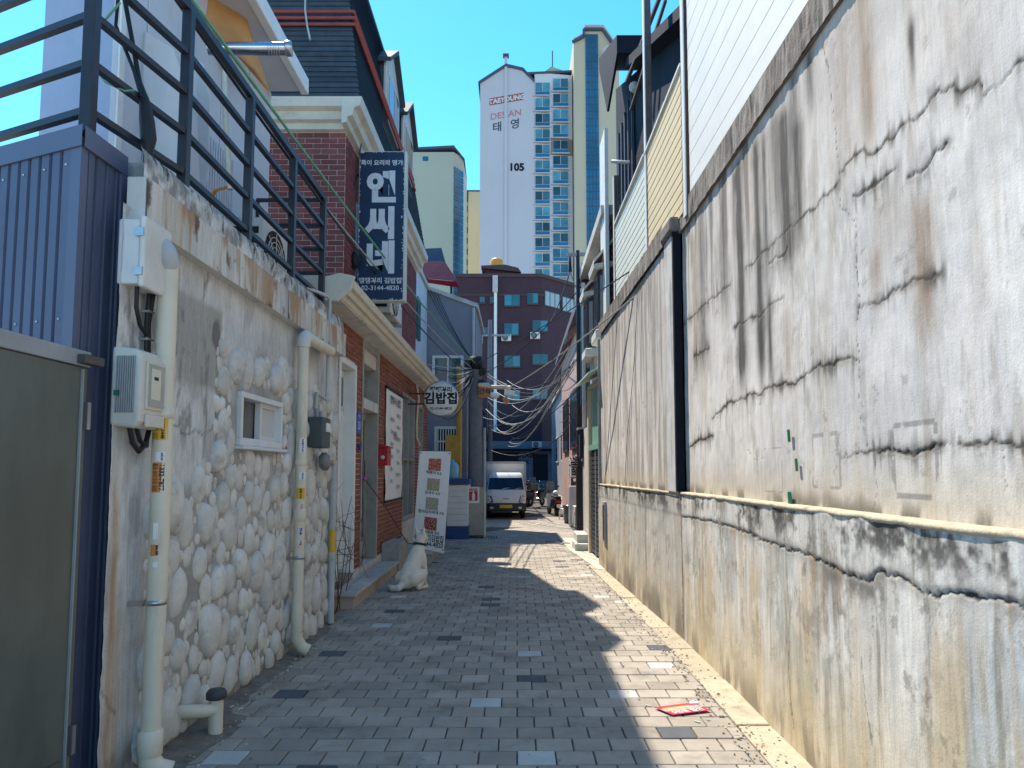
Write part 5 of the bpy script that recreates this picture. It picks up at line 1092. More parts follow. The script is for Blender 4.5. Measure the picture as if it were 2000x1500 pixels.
tag(MB().tube([W(1196, 315, 11.5), W(1230, 318, 11.0), W(1228, 318, 11.4)], .03, 8).build('spout', m_offwhite), 'short pale spout sticking out beside the white wall corner', 'pipe')
# brick house with bay windows
rb = thing('bay_house', 'pinkish brick house with two white capped bay windows beyond the wall', 'building', (3, 14.5, 0))
m_pbrick = mat('pink_brick', (.3, .16, .13), .85, .15, 40, .4, 60); 
wl_ = MB().box(1.66, 6, 12.2, 16.6, -.1, 5.95).build('wall', m_pbrick, rb)
cr_ = MB(); r_ = 0; z = 3.7
while z < 5.9:
    for k in range(22):
        y = 12.2 + k * .2 + (.1 if r_ % 2 else 0)
        if y < 16.45: cr_.obox((1.655, y + .095, z), (.01, 0, 0), (0, .093, 0), (0, 0, .029))
    z += .068; r_ += 1
o = cr_.build('brickwork', mat('pink_brick_unit', (.3, .15, .125), .85, .2, 20, .3, 80, rnd=.2), rb); o['kind'] = 'stuff'
MB().prism([(1.45, 12.1, 5.95), (1.45, 16.7, 5.95), (1.45, 16.7, 6.12), (1.45, 12.1, 6.12)], (4.6, 0, 0)).build('eave', m_concl, rb); MB().box(1.5, 1.75, 16.3, 16.9, 5.9, 6.35).build('roof_edge', mat('maroon_tile', (.07, .015, .025), .6, .2), rb)
m_cap = mat('bay_cap', (.66, .63, .55), .6, .08, 5)
for (yc) in (12.75, 14.7):
    yl, yh = yc - .55, yc + .5; a = [(1.67, yl), (1.42, yl + .2), (1.42, yh - .2), (1.67, yh)]
    b = MB().prism([(x, y, 4.0) for x, y in a], (0, 0, 1.05)).build('bay', mat('bay_frame', (.05, .045, .045), .5, .2), rb)
    MB().box(1.41, 1.42, yl + .25, yc - .02, 4.08, 4.98).build('pane', m_glass, b); MB().box(1.41, 1.42, yc + .03, yh - .25, 4.08, 4.98).build('pane', m_glass, b)
    MB().prism([(1.668, yl + .06, 4.1), (1.46, yl + .17, 4.1), (1.455, yl + .155, 4.1), (1.66, yl + .04, 4.1)], (0, 0, .85)).build('pane', mat('pale_pane', (.3, .3, .3), .3, .1), b)
    MB().prism([(x - (.08 if x < 1.6 else 0), y + (-.08 if y < yc else .08), 5.05) for x, y in a], (0, 0, .1)).build('bay_cap', m_cap, b, bevel=.02); MB().prism([(1.34, yl + .05, 5.15), (1.67, yl - .05, 5.5), (1.67, yh + .05, 5.5), (1.34, yh - .05, 5.15)], (0, 0, .06)).build('bay_hood', m_cap, b)
    MB().prism([(x - (.05 if x < 1.6 else 0), y + (-.05 if y < yc else .05), 3.82) for x, y in a], (0, 0, .17)).build('bay_base', m_cap, b, bevel=.02)
    MB().prism([(1.67, yl + .1, 3.3), (1.67, yh - .1, 3.3), (1.67, yh - .1, 3.82), (1.67, yl + .1, 3.82)], (-.12, 0, 0)).build('bay_corbel', m_concl, b)
tp = MB().box(1.42, 1.6, 15.6, 16.0, 3.0, 5.5).build('glazed_strip', m_teal, rb)
MB().tube([(1.44, 15.3, .1), (1.44, 15.3, 5.6)], .04, 8).build('downpipe', m_pvcgrey, rb)
# porch with mint panels and slatted shutter
ph = thing('glass_porch', 'cream framed porch with mint glass and dark slatted door past the wall end', 'porch', (1.4, 13, 0))
m_mint = mat('mint_panel', (.25, .48, .38), .25, .06, 3, spec=.5); m_crm = mat('cream_frame', (.62, .5, .34), .5, .08, 5)
PX0, PY0, PX1, PY1 = 1.42, 11.95, 1.36, 13.6
def pw(t, z): return (PX0 + (PX1 - PX0) * t, PY0 + (PY1 - PY0) * t, z)
def pbox(name, t0, t1, z0, z1, dx0, dx1, m, par): return MB().prism([(pw(t0, 0)[0] + dx0, pw(t0, 0)[1], z0), (pw(t1, 0)[0] + dx0, pw(t1, 0)[1], z0), (pw(t1, 0)[0] + dx1, pw(t1, 0)[1], z0), (pw(t0, 0)[0] + dx1, pw(t0, 0)[1], z0)], (0, 0, z1 - z0)).build(name, m, par)
pbox('panel', .03, .86, 2.0, 3.05, .03, .05, m_mint, ph); pbox('rail', .0, .9, 1.9, 2.0, -.03, .05, m_mint, ph); pbox('head', 0, 1.0, 3.05, 3.12, -.02, .08, m_crm, ph)
for t0 in (.0, .9): pbox('post', t0, t0 + .1, -.02, 3.05, -.03, .08, m_crm, ph)
for k in range(22): pbox('slat', .12, .88, .06 + k * .083, .06 + k * .083 + .062, .0 , .03, mat('slat_dark', (.035, .04, .045), .5, .2), ph)
pbox('back', .1, .9, 0, 1.9, .04, .08, m_dark, ph); pbox('mullion', .45, .48, .02, 1.9, -.012, .0, m_grey, ph)
MB().prism([(1.18, 11.85, 3.13), (1.12, 13.9, 3.13), (1.7, 13.9, 3.42), (1.7, 11.85, 3.42)], (0, 0, .03)).build('awning', mat('awning_sheet', (.55, .66, .58), .4, .05), ph)
MB().box(1.36, 1.9, 13.62, 13.7, -.1, 3.1).build('side_panel', m_mint, ph); MB().box(1.4, 1.9, 13.7, 15.2, -.1, 2.4).build('side_wall', m_concl, ph)
st_ = thing('concrete_step', 'two stacked pale concrete blocks beside the porch', 'step', (1.25, 14, 0)); MB().box(1.1, 1.36, 13.75, 14.6, -.02, .14).build('block', m_concl, st_, bevel=.015); MB().box(1.16, 1.38, 14.0, 14.9, .14, .3).build('block', m_concl, st_, bevel=.015)
ap_ = MB().prism([(1.0, 14.0, .004), (.95, 16.5, .0), (1.6, 16.5, .0), (1.5, 11.0, .004), (1.25, 11.2, .004)], (0, 0, .008)).build('concrete_apron', mat('apron_concrete', (.5, .45, .36), .95, .2, 3, .5, 60)); ap_['kind'] = 'structure'
# things past the porch
mast = thing('steel_mast', 'slim dark steel mast with cross arm and striped foot at the right', 'pole', (1.4, 16.2, G(16.2)))
MB().tube([(1.4, 16.2, G(16.2)), (1.4, 16.2, 6.6)], .045, 10).build('shaft', m_blacksteel, mast); MB().box(1.33, 1.47, 16.13, 16.27, G(16.2), 1.6).build('guard', mat('guard_black', (.02, .02, .02), .6, .2), mast)
MB().bar((1.15, 16.2, 6.5), (1.75, 16.2, 6.52), .07, .07).build('cross_arm', m_grey, mast); MB().tube([(1.22, 16.2, 6.45), (1.22, 16.2, 6.1)], [.02, .045], 8).build('insulator', m_black, mast); MB().bar((1.4, 16.2, 5.4), (1.75, 16.2, 5.4), .03, .03).build('cross_arm', m_grey, mast); MB().bar((1.22, 16.2, 6.1), (1.4, 16.2, 5.6), .02, .02).build('stay', m_grey, mast)
pk = thing('pink_building', 'salmon rendered building with brown window frames along the right', 'building', (4, 28, 0))
m_salm = mat('salmon_render', (.42, .27, .22), .85, .12, 3, .2, dirt=(.25, .17, .14), dirt_amt=.3); m_brn = mat('brown_frame', (.07, .025, .025), .5, .2)
MB().box(2.25, 8, 20, 36, -.6, 6.9).build('wall', m_salm, pk); MB().prism([(1.95, 19.8, 6.9), (1.95, 36.2, 6.9), (1.95, 36.2, 7.05), (1.95, 19.8, 7.25)], (6, 0, 0)).build('eave', m_brn, pk)
for (ya, yb, za, zb) in ((21.5, 23.5, 2.6, 4.6), (26, 29.5, 2.4, 4.7), (31, 34, 2.4, 4.7), (26.5, 29, .2, 1.8)):
    f_ = MB().box(2.17, 2.26, ya, yb, za, zb).build('window', m_brn, pk); n_ = 3
    for k in range(n_): w_ = (yb - ya) / n_; MB().box(2.162, 2.17, ya + k * w_ + .12, ya + (k + 1) * w_ - .08, za + .14, zb - .14).build('pane', m_glass, f_)
MB().tube([(2.2, 24.8, -.3), (2.2, 24.8, 6.8)], .05, 8).build('downpipe', m_rust, pk); MB().tube([(2.2, 20.3, -.3), (2.2, 20.3, 6.8)], .06, 8).build('downpipe', m_white, pk)
aw = MB().prism([(1.5, 20.8, 5.6), (1.5, 22.4, 5.5), (2.26, 22.4, 6.3), (2.26, 20.8, 6.4)], (0, 0, .05)).build('tile_awning', m_brn, pk)
ac_unit('outdoor unit hung on the salmon building above the street', 1.85, 2.24, 24.9, 25.8, 1.3, 1.95, (-1, 0, 0)); ac_unit('outdoor unit on the ground by the salmon building', 1.8, 2.2, 22.6, 23.4, G(23) + .02, G(23) + .7, (-1, 0, 0))
cbn = thing('meter_cabinet', 'grey steel cabinet on the salmon building wall near the porch', 'cabinet', (2.1, 20.7, .5)); MB().box(1.85, 2.25, 20.3, 20.9, .5, 1.5).build('case', m_grey, cbn, bevel=.015); MB().box(1.842, 1.85, 20.36, 20.84, .56, 1.44).build('door', m_pvcgrey, cbn)
cbn = thing('gas_cabinet', 'narrow dark box hanging by the porch corner', 'cabinet', W(1140, 860, 15.2)); q = W(1141, 862, 15.2); MB().box(q.x - .1, q.x + .16, 15.1, 15.4, q.z - .35, q.z + .25).build('case', m_dark, cbn, bevel=.01); MB().box(q.x - .14, q.x + .2, 15.05, 15.45, q.z + .25, q.z + .29).build('lid', m_grey, cbn)
# potted shrub
pt = thing('potted_shrub', 'straggly dark shrub in a pot on a ledge of the salmon building', 'plant', (1.95, 22, 1.4))
MB().lathe([(.0, 0), (.16, 0), (.22, .3), (.2, .3)], (1.98, 22, 1.3), n=12).build('pot', m_brn, pt); a = MB(); r9 = random.Random(4)
for i in range(260):
    c = Vector((1.98 + r9.gauss(0, .17), 22 + r9.gauss(0, .2), 1.85 + r9.gauss(0, .2))); u = Vector((r9.uniform(-1, 1), r9.uniform(-1, 1), r9.uniform(-1, 1))).normalized() * .05; v = u.cross(Vector((r9.uniform(-1, 1), 1, r9.uniform(-1, 1)))).normalized() * .025
    a.add([c - u, c + v, c + u, c - v], [(0, 1, 2, 3)])
a.build('leaves', mat('dark_leaf', (.05, .035, .03), .6, .4, 10, rnd=.3), pt); MB().box(1.75, 2.26, 21.6, 22.4, 1.22, 1.3).build('ledge', m_concl, pk)

# ------------------------------------------------------------------ left, past the restaurant
wh = thing('white_house', 'white rendered house wall with green shutter past the restaurant', 'building', (-4, 17.7, 0))
MB().box(-5.5, -2.42, 16.5, 19.0, -.1, 6.38).build('wall', mat('white_render', (.6, .63, .68), .8, .06, 3, .15), wh); MB().box(-5.6, -2.36, 16.45, 19.05, 6.381, 6.5).build('coping', m_concl, wh); MB().box(-2.42, -2.37, 16.9, 17.4, 4.7, 5.7).build('shutter', mat('shutter_green', (.02, .1, .09), .5, .2), wh)
gh = thing('grey_house', 'plain grey rendered house with white framed windows facing the camera', 'building', (-3, 21, 0))
m_gr = mat('grey_render', (.23, .235, .27), .88, .08, 2, .2, 60, dirt=(.16, .16, .18), dirt_amt=.3, streak=4)
gy = 19.02; gx1 = -1.12
MB().prism([(-5.5, gy, -.5), (gx1, gy, -.5), (gx1, gy, 5.95), (-2.45, gy, 6.42), (-5.5, gy, 6.42)], (0, 3.8, 0)).build('wall', m_gr, gh)
MB().prism([(gx1 + .07, gy - .06, 5.9), (gx1 + .07, gy - .06, 6.02), (-2.4, gy - .06, 6.5), (-2.4, gy - .06, 6.4)], (0, 3.9, 0)).build('coping', m_concl, gh)
MB().tube([(gx1 - .05, gy - .05, -.1), (gx1 - .05, gy - .05, 5.9)], .04, 8).build('downpipe', m_pvcgrey, gh)
def gwin(p0, p1, panes, bars=0):
    a_, b_ = W(*p0, gy), W(*p1, gy); x0, x1, z1, z0 = a_.x, b_.x, a_.z, b_.z
    f_ = MB()
    for (xa, xb, za, zb) in ((x0, x0 + .07, z0, z1), (x1 - .07, x1, z0, z1), (x0 + .07, x1 - .07, z1 - .07, z1), (x0 + .07, x1 - .07, z0, z0 + .07)): f_.box(xa, xb, gy - .06, gy + .02, za, zb)
    f_ = f_.build('window', m_white, gh); 
    for k in range(panes): w_ = (x1 - x0 - .14) / panes; MB().box(x0 + .09 + k * w_, x0 + .05 + (k + 1) * w_, gy - .03, gy - .01, z0 + .07, z1 - .07).build('pane', m_teal if not bars else m_dark, f_)
    for k in range(panes - 1): w_ = (x1 - x0 - .14) / panes; MB().box(x0 + .05 + (k + 1) * w_, x0 + .09 + (k + 1) * w_, gy - .05, gy, z0 + .07, z1 - .07).build('mullion', m_white, f_)
    for k in range(bars): x = x0 + .1 + k * (x1 - x0 - .2) / (bars - 1); MB().box(x - .012, x + .012, gy - .1, gy - .07, z0 + .03, z1 - .03).build('bar', m_white, f_)
    if bars: MB().box(x0, x1, gy - .105, gy - .065, (z0 + z1) / 2 - .02, (z0 + z1) / 2 + .02).build('bar', m_white, f_)
gwin((845, 695), (905, 770), 2); gwin((849, 833), (899, 892), 1, 8)
rt_ = thing('tarpaulin_roof', 'dark maroon tarpaulin roof with red hem over the grey house', 'awning', (-2.4, 20, 6.5))
q = [W(820, 512, 19.6), W(870, 512, 19.8), W(897, 560, 19.2), W(826, 540, 19.2)]
MB().prism([W(820, 510, 20.2), W(868, 510, 20.2), W(893, 549, 19.3), W(830, 543, 19.3)], (0, .1, .02)).build('cover', mat('maroon_tarp', (.045, .012, .035), .95, .25, spec=.05), rt_); MB().prism([W(829, 544, 19.28), W(892, 550, 19.28), W(897, 562, 19.25), W(833, 552, 19.25)], (0, .05, .01)).build('hem', mat('hem_red', (.2, .012, .02), .9, .2, spec=.1), rt_)
MB().prism([W(822, 486, 20.6), W(862, 484, 20.6), W(870, 512, 20.4), W(820, 511, 20.4)], (0, .1, 0)).build('back_panel', m_slate2, rt_); MB().box(W(806, 500, 19.5).x, W(820, 500, 19.5).x, 19.4, 19.6, 6.45, 7.15).build('side_panel', mat('panel_blue', (.02, .12, .35), .5, .2), rt_)
MB().box(W(832, 540, 19.6).x, W(836, 540, 19.6).x, 19.55, 19.65, 6.4, 6.9).build('leg', m_blacksteel, rt_); MB().box(W(880, 540, 19.6).x, W(884, 540, 19.6).x, 19.5, 19.6, 6.1, 6.75).build('leg', m_blacksteel, rt_)
# low white boarded counter with blue cap and foot
lw = thing('white_counter', 'low white boarded counter with blue top and blue base', 'counter', (-1.4, 17.3, G(17)))
cx0, cx1 = W(874, 1000, 16.6).x, W(913, 1000, 16.6).x; g0 = G(17); m_bl = mat('cobalt_paint', (.02, .06, .22), .45, .2, 4)
MB().box(cx0, cx1, 16.62, 18.2, g0 + .3, g0 + 1.25).build('body', m_white, lw)
for k in range(7): MB().box(cx0 - .01, cx1 + .012, 16.6, 18.2, g0 + .31 + k * .134, g0 + .31 + k * .134 + .122).build('board', m_white, lw, bevel=.004, seg=1)
MB().box(cx0 - .04, cx1 + .05, 16.55, 18.25, g0 + 1.26, g0 + 1.38).build('top', m_bl, lw, bevel=.01); MB().box(cx0 - .015, cx1 + .02, 16.585, 18.2, g0 - .05, g0 + .3).build('base', m_bl, lw)
jg = thing('water_jug', 'pale blue water jug standing on the white counter', 'jug', (-1.5, 16.9, g0 + 1.4)); q = W(884, 940, 16.9); MB().lathe([(0, 0), (.14, 0), (.15, .05), (.15, .3), (.12, .36), (.04, .4), (.04, .46), (0, .46)], (q.x, 16.9, g0 + 1.38), n=16).build('body', mat('jug_blue', (.2, .42, .52), .25, .1), jg)
yp = thing('yellow_gas_pipe', 'yellow gas pipe with yellow box in front of the grey house', 'pipe', (-1.45, 18.3, 0)); q = W(897, 800, 18.4)
MB().tube([(q.x, 18.4, -.2), (q.x, 18.4, W(897, 715, 18.4).z)], .075, 10).build('shaft', m_yellow, yp); a_, b_ = W(871, 850, 18.2), W(899, 905, 18.2); MB().box(a_.x, b_.x, 18.15, 18.3, b_.z, a_.z).build('box', m_yellow, yp, bevel=.01)
# utility pole and what hangs on it
up_ = thing('utility_pole', 'thick concrete utility pole with cable fan left of the truck', 'pole', (-1.03, 17.8, G(17.8))); ux, uy = W(929, 850, 17.8).x, 17.8
MB().tube([(ux, uy, G(uy) - .1), (ux, uy, 4.35)], [.2, .15], 18).build('shaft', mat('pole_concrete', (.16, .165, .175), .9, .2, 4, .3, 60, dirt=(.08, .08, .085), dirt_amt=.4), up_)
MB().lathe([(0, .1), (.17, .08), (.17, -.25), (.15, -.25)], (ux, uy, 4.3), n=14).build('cap', m_black, up_)
for k, (dx, dz) in enumerate(((-.2, -.1), (.18, -.3), (.15, -.6), (-.18, -.5))): MB().box(ux + dx - .07, ux + dx + .07, uy - .2, uy - .05, 4.2 + dz, 4.38 + dz).build('junction_box', m_black, up_, bevel=.01)
MB().box(ux + .1, ux + .34, uy - .22, uy - .05, 3.35, 3.7).build('control_box', m_offwhite, up_, bevel=.01)
MB().tube([(ux + .22, uy, -.1), (ux + .22, uy, 2.6)], .035, 8).build('conduit', m_pvcgrey, up_); MB().tube([(ux - .2, uy - .1, -.1), (ux - .2, uy - .1, 3.8)], .03, 8).build('conduit', m_grey, up_)
ps = thing('orange_sign', 'small orange sign with black letters on the utility pole', 'sign', W(947, 762, 17.6)); a_, b_ = W(935, 755, 17.55), W(958, 775, 17.55); MB().box(a_.x, b_.x, 17.55, 17.6, b_.z, a_.z).build('board', mat('sign_orange', (.45, .17, .05), .5, .15), ps); text('간식', .16, ((a_.x + b_.x) / 2, 17.545, (a_.z + b_.z) / 2), (1, 0, 0), (0, 0, 1), m_ink, ps, .004)
cv = thing('camera_arm', 'cream bracket arm carrying surveillance cameras over the alley', 'camera', W(940, 758, 17.4)); MB().tube([W(935, 752, 17.6), W(962, 756, 17.5), W(997, 757, 17.3)], .05, 8).build('arm', m_crm, cv)
MB().obox(W(995, 768, 17.2), (.12, 0, -.02), (0, .09, 0), (.01, 0, .06)).build('camera_body', m_white, cv, bevel=.01); MB().sphere(W(966, 772, 17.3), (.12, .12, .09)).build('camera_dome', m_white, cv); MB().obox(W(988, 782, 17.2), (.05, 0, .03), (0, .05, 0), (-.04, 0, .07)).build('speaker_horn', mat('horn_orange', (.5, .2, .1), .5, .1), cv)
ec = thing('extinguisher_cabinet', 'dull stainless extinguisher cabinet with a red and white sign', 'cabinet', (-1.05, 17.0, G(17))); a_, b_ = W(907, 952, 16.95), W(945, 1046, 16.95)
MB().box(a_.x, b_.x, 16.95, 17.5, b_.z, a_.z).build('case', mat('dull_steel', (.3, .28, .25), .45, .15, 3, metal=.6, dirt=(.16, .13, .1), dirt_amt=.4), ec, bevel=.01); MB().box(b_.x + .0, b_.x + .05, 16.93, 16.97, b_.z - .05, a_.z - .1).build('edge_strip', m_pvc, ec)
c_, d_ = W(913, 951, 16.9), W(936, 983, 16.9); MB().box(c_.x, d_.x, 16.92, 16.945, d_.z, c_.z).build('sign', m_white, ec); MB().box(c_.x + .04, d_.x - .04, 16.915, 16.92, d_.z + .06, c_.z - .04).build('sign_panel', m_red, ec); text('소화기', .07, ((c_.x + d_.x) / 2, 16.913, c_.z - .09), (1, 0, 0), (0, 0, 1), m_white, ec, .001)
MB().lathe([(.035, 0), (.035, .14), (.015, .17), (.015, .2)], ((c_.x + d_.x) / 2, 16.91, d_.z + .07), n=8).build('emblem', m_white, ec)
gt = thing('drain_grate', 'dark iron drain grate in the paving beside the extinguisher cabinet', 'grate', (-.7, 17, G(17)))
for k in range(7): MB().box(-.86 + k * .06, -.83 + k * .06, 16.7, 17.4, G(17) - .005, G(17) + .006).build('bar', m_dark, gt)
# ------------------------------------------------------------------ X banner, leash, dog
bn = thing('menu_banner', 'leaning white standing banner with four dish photos beside the dog', 'banner', (-1.55, 12.2, 0))
B_ = {k: W(*v) for k, v in dict(tl=(820, 881, 12.15), tr=(881, 882, 12.1), br=(867, 1081, 11.95), bl=(806, 1067, 12.0)).items()}
def bq(u, v, off=.004):
    p = B_['bl'].lerp(B_['br'], u).lerp(B_['tl'].lerp(B_['tr'], u), v); return p + Vector((0, -off, 0))
MB().prism([bq(0, 0, 0), bq(1, 0, 0), bq(1, 1, 0), bq(0, 1, 0)], (0, .006, 0)).build('sheet', m_paper, bn)
br_ = (bq(1, .5) - bq(0, .5)).normalized(); bu_ = (bq(.5, 1) - bq(.5, 0)).normalized()
dishes = [(.8, .97, (.5, .09, .04), (.3, .02, .015), '떡볶이 5.0'), (.595, .765, (.42, .36, .22), (.2, .12, .08), '김국수 6.0'), (.4, .565, (.4, .36, .3), (.12, .18, .08), '참치김치찌개 7.0'), (.2, .37, (.35, .03, .025), (.08, .02, .02), '제육볶음 8.0')]
for i, (v0, v1, c1, c2, cap) in enumerate(dishes):
    m_ = bpy.data.materials.new('dish_print'); m_.use_nodes = True; nt = m_.node_tree; t_ = nt.nodes.new('ShaderNodeTexVoronoi'); t_.inputs['Scale'].default_value = 55; r0 = nt.nodes.new('ShaderNodeValToRGB'); r0.color_ramp.elements[0].color = (*c2, 1); r0.color_ramp.elements[1].color = (*c1, 1); r0.color_ramp.elements[0].position = .15; r0.color_ramp.elements[1].position = .55
    e_ = r0.color_ramp.elements.new(.95); e_.color = (.6, .5, .38, 1); gp = nt.nodes.new('ShaderNodeNewGeometry'); nt.links.new(gp.outputs['Position'], t_.inputs['Vector']); nt.links.new(t_.outputs['Distance'], r0.inputs[0]); nt.links.new(r0.outputs[0], nt.nodes['Principled BSDF'].inputs['Base Color'])
    v1 = v0 + .125; MB().prism([bq(.31, v0), bq(.71, v0), bq(.71, v1), bq(.31, v1)], (0, .002, 0)).build('dish_photo', m_, bn, bevel=.01); text(cap, .062, bq(.5, v0 - .025, .006), br_, bu_, m_ink, bn, .001)
text('땡땡거리김밥집', .125, bq(.5, .115, .006), br_, bu_, m_ink, bn, .002, sx=.62); text('02-3144-4820', .115, bq(.5, .055, .006), br_, bu_, m_ink, bn, .001, sx=.75)
for u in (.06, .94): MB().tube([bq(u, .98, -.02), bq(.5, .45, -.12), (bq(u, 0, -.25).x, 12.4, .2)], .008, 6).build('strut', m_blacksteel, bn)
MB().tube([bq(0, 1, -.01), bq(1, 1, -.01)], .008, 6).build('top_rod', m_blacksteel, bn)
for u, v in ((.04, .98), (.96, .98), (.96, .03), (.04, .1)): MB().cyl(bq(u, v, .001), bq(u, v, .006), .012, n=8).build('eyelet', m_blacksteel, bn)

def fused(name, blobs, m, voxel, parent=None, smooth=6, off=(0, 0, 0)):
    """one continuous skin over a skeleton of tapered limbs: blobs = [(p0, p1, r0, r1)]"""
    a = MB()
    for p0, p1, r0, r1 in blobs:
        p0, p1 = Vector(p0), Vector(p1); n = max(2, int((p1 - p0).length / (min(r0, r1) * .5)) + 1)
        for i in range(n + 1): t = i / n; r = r0 + (r1 - r0) * t; a.sphere(p0.lerp(p1, t), r, 14, 9)
    me = a.mesh(name, m); o = bpy.data.objects.new(name, me); COL.objects.link(o)
    rm = o.modifiers.new('r', 'REMESH'); rm.mode = 'VOXEL'; rm.voxel_size = voxel; sm = o.modifiers.new('s', 'SMOOTH'); sm.iterations = smooth; sm.factor = .5
    dg = bpy.context.evaluated_depsgraph_get(); me2 = bpy.data.meshes.new_from_object(o.evaluated_get(dg)); bpy.data.objects.remove(o)
    me2.polygons.foreach_set('use_smooth', [True] * len(me2.polygons)); o = bpy.data.objects.new(name, me2); COL.objects.link(o)
    if parent: o.parent = parent
    return o
m_fur = mat('cream_fur', (.72, .66, .55), .95, .1, 9, 1.0, 70, dirt=(.58, .47, .33), dirt_amt=.35, dscale=6)
dog = thing('dog', 'cream white dog sitting with its back to the camera on a leash', 'dog', (W(798, 1150, 9.25).x, 9.3, 0), math.radians(66))
B = []
def limb(*pts):
    for (p, r), (q, s_) in zip(pts[:-1], pts[1:]): B.append((p, q, r, s_))
limb(((-.06, 0, .13), .115), ((.03, 0, .25), .122), ((.12, 0, .36), .112), ((.19, 0, .45), .1), ((.23, 0, .53), .078), ((.25, 0, .6), .064), ((.285, 0, .655), .072))
limb(((.285, 0, .65), .07), ((.35, 0, .635), .042), ((.41, 0, .62), .028))
limb(((.2, 0, .40), .11), ((.23, 0, .33), .085))
for s_ in (-1, 1):
    limb(((.2, s_ * .06, .38), .065), ((.245, s_ * .075, .24), .04), ((.25, s_ * .075, .12), .028), ((.26, s_ * .075, .035), .027), ((.305, s_ * .075, .022), .026))
    limb(((-.04, s_ * .08, .15), .1), ((.06, s_ * .115, .17), .085), ((.13, s_ * .13, .2), .06), ((.06, s_ * .14, .09), .04), ((.0, s_ * .14, .04), .032), ((.14, s_ * .14, .026), .028), ((.2, s_ * .14, .022), .026))
    limb(((.255, s_ * .045, .69), .032), ((.245, s_ * .058, .745), .023), ((.24, s_ * .064, .79), .008))
limb(((-.14, 0, .09), .05), ((-.2, .03, .05), .045), ((-.2, .12, .04), .042), ((-.14, .2, .04), .035), ((-.08, .24, .035), .02))
fused('body', B, m_fur, .011, dog)
MB().lathe([(.083, -.015), (.09, -.015), (.09, .015), (.083, .015)], (.24, 0, .555), (.25, 0, 1), 18).build('collar', mat('collar_navy', (.02, .02, .04), .6, .2), dog, world=False)
ls_ = thing('dog_leash', 'dark red leash from the shop door down to the dog', 'leash', (XB, 9.6, 1.3))
da = Vector((dog.location.x, dog.location.y, 0)); cpos = da + Vector((math.cos(math.radians(66)) * .16, math.sin(math.radians(66)) * .16, .56)); hp = W(712, 935, 9.9)
MB().tube([hp + Vector((0, 0, .25)), hp, hp.lerp(cpos, .5) + Vector((.0, 0, -.03)), cpos + Vector((-.12, .0, .02)), cpos], .007, 6).build('strap', mat('leash_red', (.12, .02, .03), .6, .2), ls_); MB().sphere(hp, .03, 8, 6).build('clasp', mat('clasp_pink', (.5, .1, .4), .4, .1), ls_)
# dead climber by the white door
vn_ = thing('dead_climber', 'bare twiggy dead climber in front of the white door', 'plant', (-1.9, 7.9, 0)); vr = random.Random(12); st0 = Vector((-1.93, 7.75, 0))
def twig(p, d, L, r, depth):
    pts = [p]; 
    for i in range(4): d = (d + Vector((vr.uniform(-.35, .35), vr.uniform(-.4, .4), vr.uniform(-.3, .35)))).normalized(); p = p + d * L / 4; p.x = max(p.x, -2.04); p.x = min(p.x, -1.76); pts.append(p)
    MB().tube(pts, [r, r * .9, r * .8, r * .7, r * .5], 4).build('twig', mat('dry_twig', (.12, .075, .055), .85, .3), vn_)
    if depth:
        for i in range(3): twig(pts[vr.choice((1, 2, 3))], Vector((vr.uniform(-.3, .5), vr.uniform(-.8, .9), vr.uniform(-.3, .8))), L * .6, r * .65, depth - 1)
for i in range(4): twig(st0 + Vector((0, i * .1, 0)), Vector((.1, vr.uniform(-.3, .4), 1)), vr.uniform(.5, 1.5), .006, 2)
# litter
fly = thing('flyer', 'red and yellow printed flyer lying on the sunlit paving', 'flyer', (1.05, 4.5, 0)); rz = ray(1333, 1388); tt = -CAMH / rz.z; fx, fy = rz.x * tt, rz.y * tt
fu, fv = Vector((.13, .045, 0)), Vector((-.07, .115, 0)) * .62; c_ = Vector((fx, fy, .012)); MB().obox(c_, fu, fv, (0, 0, .001)).build('paper', mat('flyer_red', (.5, .02, .06), .4, .1), fly)
MB().obox(c_ + fv * .1 + Vector((0, 0, .0015)), fu * .98, fv * .3, (0, 0, .0003)).build('stripe', mat('flyer_grey', (.3, .3, .33), .5, .2, 40), fly); MB().obox(c_ + fv * .42 - fu * .1 + Vector((0, 0, .002)), fu * .7, fv * .14, (0, 0, .0003)).build('stripe', m_sy1, fly); MB().obox(c_ - fv * .22 + Vector((0, 0, .002)), fu * .9, fv * .06, (0, 0, .0003)).build('stripe', m_sy1, fly)
text('5천원 할인', .05, c_ - fv * .62 + Vector((0, 0, .0025)), fu, fv, m_sw1, fly, .001); text('신장개업 행사', .032, c_ + fv * .1 + Vector((0, 0, .0025)), fu, fv, m_sw1, fly)
tag(MB().sphere((fx + .1, fy + .11, .012), (.035, .025, .012), 10, 5).build('crumpled_paper', m_paper), 'small crumpled white paper beside the flyer', 'litter')
m_leaf = mat('dry_leaf', (.2, .1, .045), .8, .35, 20, rnd=.3); lr = random.Random(8); m_butt = mat('cigarette_paper', (.6, .55, .45), .8, .15, 20)
for i in range(34):
    y = lr.uniform(3.6, 9.5); x = xr(y) + lr.gauss(0, .1); r_ = lr.uniform(.008, .024); an = lr.uniform(0, 6.3); u = Vector((math.cos(an), math.sin(an), lr.uniform(0, .4))) * r_; v = Vector((-math.sin(an), math.cos(an), lr.uniform(-.2, .4))) * r_ * .5; c_ = Vector((x, y, .01 + r_ * .3))
    tag(MB().add([c_ - u, c_ + v + Vector((0, 0, .004)), c_ + u, c_ - v], [(0, 1, 2, 3)]).build('fallen_leaf', m_leaf), 'tiny dry leaf lying along the gutter of the concrete wall', 'leaf', 'dry leaves along the gutter')
